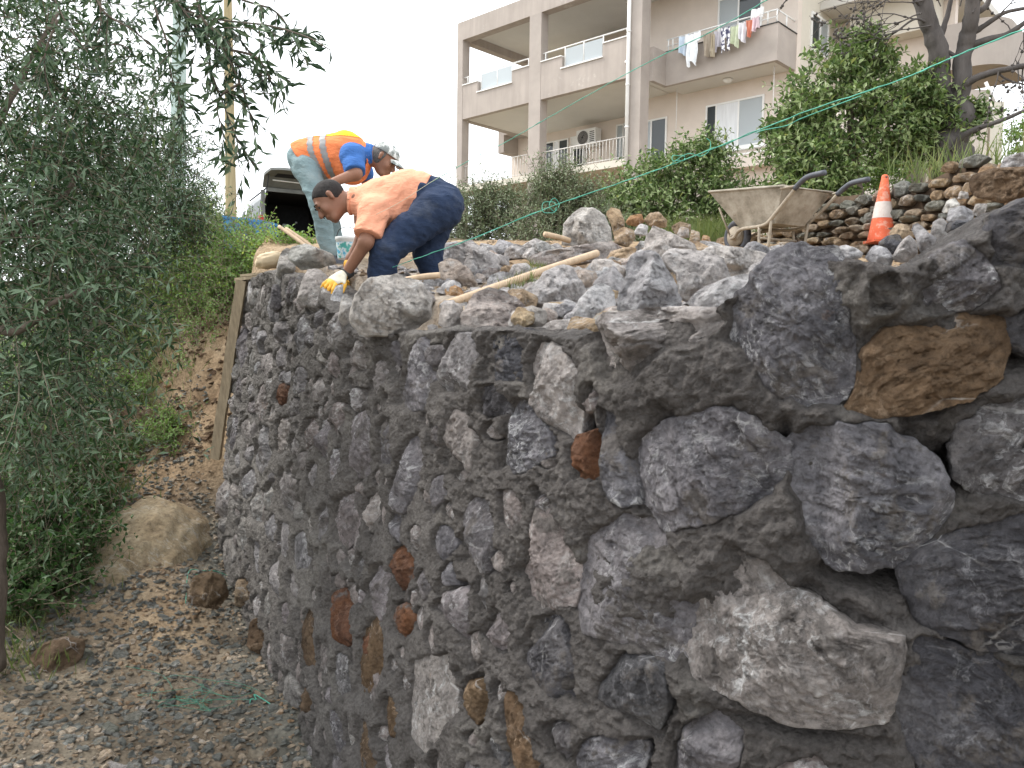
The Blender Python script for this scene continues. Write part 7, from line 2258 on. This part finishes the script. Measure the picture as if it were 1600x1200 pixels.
# shirt
tdir = waist - neckb
slvL = shL + (elL - shL) * .82 + V3(0, -.0, 0)
slvR = shR + (elR - shR) * .8
shirt = [('c', px3(556, 314, 4.83), chest, .080, .132), ('c', chest, px3(640, 304, 4.83), .138, .132), ('c', px3(640, 304, 4.83), px3(664, 306, 4.83), .132, .130), ('c', shL, shR, .078, .078),
         ('e', px3(612, 330, 4.83), np.array([.12, .15, .11])), ('c', shL, slvL, .078, .074), ('c', shR, slvR, .076, .07)]
hem_n = (px3(690, 300, 4.83) - px3(640, 312, 4.83)); hem_n /= np.linalg.norm(hem_n)
hem_n2 = hem_n + V3(0, 0, -.55); hem_n2 /= np.linalg.norm(hem_n2)
cuts = [lambda P: (P - px3(668, 300, 4.83)) @ hem_n2,
        lambda P: np.where(np.linalg.norm(P - slvL, axis=1) < .15, (P - slvL) @ ((elL - shL) / np.linalg.norm(elL - shL)), -1),
        lambda P: np.where(np.linalg.norm(P - slvR, axis=1) < .13, (P - slvR) @ ((elR - shR) / np.linalg.norm(elR - shR)), -1),
        lambda P: -((P - px3(549, 316, 4.83)) @ (tdir / np.linalg.norm(tdir)))]
blob('shirt', shirt, .0075, M['peach'], w1, .035, disp=lambda P: folds(P, V3(.5, .1, -.8), 9, .011, 3) + folds(P, V3(.9, 0, .3), 14, .005, 5), cut=cuts)
th = np.linspace(0, 2 * PI, 25)
nd = tdir / np.linalg.norm(tdir)
Rn = frame(nd, V3(0, 0, 1))
MB().tube([px3(549, 315, 4.83) + Rn @ np.array([.074 * math.cos(a), .012 * math.sin(a), .070 * math.sin(a)]) for a in th], .012, 7, False).mk('collar', M['peach'], w1)
# trousers
tr_ = [('c', px3(662, 306, 4.83), hipC, .128, .148), ('e', px3(694, 322, 4.76), np.array([.105, .11, .125])), ('e', px3(696, 322, 4.91), np.array([.105, .11, .125])),
       ('c', L_hip, L_kn, .118, .080), ('c', L_kn, L_an, .082, .072), ('c', R_hip, R_kn, .115, .080), ('c', R_kn, R_an, .080, .062)]
blob('trousers', tr_, .0085, M['navy'], w1, .016, disp=lambda P: folds(P, V3(.6, .1, .7), 10, .013, 8) + folds(P, V3(.2, .3, 1), 22, .006, 9),
     cut=[lambda P: np.where(P[:, 2] > px3(640, 338, 4.83)[2], (P - px3(656, 300, 4.83)) @ -hem_n2, -1.0)])
for a, nm in ((L_an, 'boot'), (R_an, 'boot')):
    blob('boot', [('c', a + V3(0, 0, -.02), a + V3(0, 0, -.07), .05, .052), ('c', a + V3(.02, 0, -.085), a + V3(-.15, 0, -.10), .045, .04)], .009, M['rubber'], w1, .02)
# glove
gd_ = px3(512, 446, 4.58) - wrL
gn = V3(-.25, -.75, .62)
gp = limb_hand(wrL + gd_ / np.linalg.norm(gd_) * .012, gd_, gn, 1.18, .62, 1, .30)
blob('glove', gp, .0042, M['glove_y'], w1, .012)
dgn = gd_ / np.linalg.norm(gd_)
nbk = gn - dgn * (gn @ dgn); nbk /= np.linalg.norm(nbk)
blob('glove_back', gp, .0045, M['glove_w'], w1, .012, off=.0022, cut=[lambda P: -((P - wrL - dgn * .05) @ nbk) + .001, lambda P: (P - wrL - dgn * .105) @ dgn])
MB().tube([wrL - dgn * .030, wrL - dgn * .002, wrL + dgn * .018], [.037, .038, .036], 16).mk('glove_cuff', M['darkmetal'], w1)
blob('glove', limb_hand(wrR, V3(-.3, -.1, -.9), V3(-.9, -.2, .3), 1.15, .5, -1), .0055, M['glove_y'], w1, .012)

# ---- worker in the hi-vis vest behind him, facing right
h2 = px3(481, 252, 5.85)
ch2, nk2 = px3(540, 240, 5.85), px3(574, 243, 5.85)
sR, sL = px3(550, 243, 5.66), px3(556, 240, 6.04)
eR, wR = px3(556, 272, 5.58), px3(522, 284, 5.52)
eL, wL = px3(575, 285, 6.08), px3(560, 325, 6.0)
kR, aR = px3(499, 318, 5.68), px3(513, 392, 5.72)
kL, aL = px3(510, 320, 6.0), px3(530, 395, 6.05)
hpR, hpL = px3(479, 262, 5.77), px3(481, 262, 5.94)
g2 = float(gz(aR[0], aR[1]))
w2 = thing('person', 'worker in orange hi-vis vest, blue shirt and patterned cap bending behind the other man', 'person', (h2[0], h2[1], g2))
hc2 = px3(600, 249, 5.83)
face2 = px3(640, 275, 5.80) - px3(604, 248, 5.83)
crown2 = px3(622, 225, 5.83) - px3(600, 262, 5.83)
RH2 = frame(face2, crown2)
hp2, hg2 = head_prims(hc2, RH2, 1.0)
body2 = hp2 + [('c', px3(590, 250, 5.84), nk2, .052, .062, .03), ('c', nk2, ch2, .08, .12), ('c', ch2, h2, .125, .125), ('c', sR, sL, .06, .06), ('c', sR, eR, .050, .042), ('c', eR, wR, .043, .030),
               ('c', sL, eL, .05, .04), ('c', eL, wL, .04, .028), ('c', hpR, kR, .085, .055), ('c', kR, aR, .055, .04), ('c', hpL, kL, .085, .055), ('c', kL, aL, .055, .04)]
blob('body', body2, .009, M['skin2'], w2, .025)
blob('hand', limb_hand(wR, wR - eR, V3(0, -.6, .8), 1.05, .6, 1), .005, M['skin2'], w2, .012)
blob('hand', limb_hand(wL, V3(-.2, -.1, -1), V3(-.9, 0, .2), 1.05, .5, 1), .006, M['skin2'], w2, .012)
for s in (-1, 1):
    mk('eye', *lathe([(.0, -.008), (.006, -.005), (.008, 0), (.006, .005), (0, .008)], 10, hg2(s * .032, .079, .008)), M['darkmetal'], w2)
    MB().tube([hg2(s * .016, .092, .028), hg2(s * .034, .093, .033), hg2(s * .050, .082, .026)], .0033, 6).mk('eyebrow', M['hair'], w2)
blob('hair', [('e', hg2(0, -.018, .010), np.array([.079, .096, .088]), RH2)], .007, plain('grizzled_hair', (.10, .095, .09), .8, .4, 80, .003, 200), w2, .01, cut=[lambda P: (P - hg2(0, .020, .0)) @ (RH2 @ np.array([0, .95, -.3]))])
capm = NT('grey_white_camouflage_cotton')
_v = capm.coord(rnd=False)
M['cap'] = capm.done(capm.ramp(capm.noise(_v, 22, 3, .5), [(.42, (.22, .24, .23)), (.47, (.42, .44, .42)), (.55, (.72, .74, .72))], 'CONSTANT'), None, .9)
cap_o = blob('cap', [('e', hg2(0, -.010, .042), np.array([.086, .106, .080]), RH2)], .006, M['cap'], w2, .01, cut=[lambda P: (hg2(0, 0, .040) - P) @ (RH2 @ np.array([0, -.10, 1.0]))])
V = []
for zz in (.0, .006):
    for a in np.linspace(-1, 1, 13):
        x = .066 * a
        y0 = .066 + .028 * math.sqrt(max(0, 1 - a * a))
        y1 = y0 + .072 * math.sqrt(max(0, 1 - a * a * .92))
        for t_ in (0, .5, 1): V.append(hg2(x, y0 + (y1 - y0) * t_, .044 + zz - .018 * t_ - .022 * a * a))
V = np.array(V)
n = 39
F = np.array([[b * n + i * 3 + j, b * n + (i + 1) * 3 + j, b * n + (i + 1) * 3 + j + 1, b * n + i * 3 + j + 1] for b in (0, 1) for i in range(12) for j in range(2)])
F2 = np.array([[i * 3 + 2, (i + 1) * 3 + 2, n + (i + 1) * 3 + 2, n + i * 3 + 2] for i in range(12)])
mk('visor', V, [F, F2], M['cap'], cap_o)
slR = sR + (eR - sR) * .92
sh2 = [('c', nk2, ch2, .082, .125), ('c', sR, sL, .078, .078), ('c', sR, slR, .078, .072), ('c', sL, sL + (eL - sL) * .7, .076, .068), ('c', ch2, h2, .128, .124)]
blob('shirt', sh2, .009, M['blue'], w2, .03, disp=lambda P: folds(P, V3(.3, 0, -1), 14, .008, 13),
     cut=[lambda P: np.where(np.linalg.norm(P - slR, axis=1) < .15, (P - slR) @ ((eR - sR) / np.linalg.norm(eR - sR)), -1)])
nd2 = (ch2 - nk2) / np.linalg.norm(ch2 - nk2)
Rn2 = frame(nd2, V3(0, 0, 1))
MB().tube([nk2 + V3(.035, 0, .0) + Rn2 @ np.array([.070 * math.cos(a), .012 * math.sin(a), .068 * math.sin(a)]) for a in th], .014, 7, False).mk('collar', M['blue'], w2)
vest = [('c', px3(566, 243, 5.85), ch2, .095, .145), ('c', ch2, px3(478, 250, 5.85), .148, .145), ('e', px3(548, 262, 5.85), np.array([.13, .14, .12]))]
vdir = (px3(478, 250, 5.85) - ch2); vdir /= np.linalg.norm(vdir)
hn = vdir + V3(0, 0, -.5); hn /= np.linalg.norm(hn)
armhole = lambda P: .085 - np.linalg.norm((P - sR - V3(0, .01, -.01)) * np.array([1, .35, .8]), axis=1)
armholeL = lambda P: .080 - np.linalg.norm((P - sL) * np.array([1, .35, .8]), axis=1)
vcut = [lambda P: (P - px3(462, 238, 5.85)) @ hn, armhole, armholeL, lambda P: -((P - px3(577, 244, 5.85)) @ vdir)]
_, VV_, VF_ = blob('vest', vest, .0085, M['hivis'], w2, .03, disp=lambda P: folds(P, V3(-.2, 0, -1), 8, .009, 17), cut=vcut, ret=True)
def vest_band(name, mat, sel, off=.004):
    c = VV_[VF_].mean(1)
    m = sel(c)
    F = VF_[m]
    u, inv = np.unique(F, return_inverse=True)
    nrmv = np.zeros_like(VV_)
    fn = np.cross(VV_[VF_[:, 2]] - VV_[VF_[:, 0]], VV_[VF_[:, 3]] - VV_[VF_[:, 1]])
    for k_ in range(4): np.add.at(nrmv, VF_[:, k_], fn)
    nrmv = nrm(nrmv)
    cen = VV_.mean(0)
    if ((VV_ - cen) * nrmv).sum(1).mean() < 0: nrmv = -nrmv
    mk(name, (VV_ + nrmv * off)[u], inv.reshape(F.shape), mat, w2)
sx = lambda c: (c - px3(478, 250, 5.85)) @ (-vdir)
vest_band('reflective_stripe', M['stripe'], lambda c: np.abs(sx(c) - .075 - .25 * np.maximum(0, -(c[:, 2] - 2.86))) < .020)
vest_band('reflective_stripe', M['stripe'], lambda c: np.abs(sx(c) - .165 - .10 * np.maximum(0, -(c[:, 2] - 2.86))) < .022)
vest_band('painted_vest_light', M['yellow'], lambda c: (c[:, 2] > px3(520, 218, 5.85)[2]) & (np.abs(sx(c) - .165) > .024) & (np.abs(sx(c) - .075) > .022), .003)  # glare from above painted yellow on the top of the vest
tr2 = [('c', px3(476, 247, 5.85), px3(483, 262, 5.85), .118, .118), ('c', hpR, kR, .094, .064), ('c', kR, aR, .062, .056), ('c', hpL, kL, .094, .064), ('c', kL, aL, .062, .056)]
blob('trousers', tr2, .009, M['denim'], w2, .03, disp=lambda P: folds(P, V3(.4, 0, 1), 12, .009, 19))
for a in (aR, aL):
    blob('boot', [('c', a + V3(0, 0, .02), a + V3(0, 0, -.08), .050, .055), ('c', a + V3(0, 0, -.095), a + V3(.15, 0, -.11), .045, .04)], .010, M['rubber'], w2, .02)
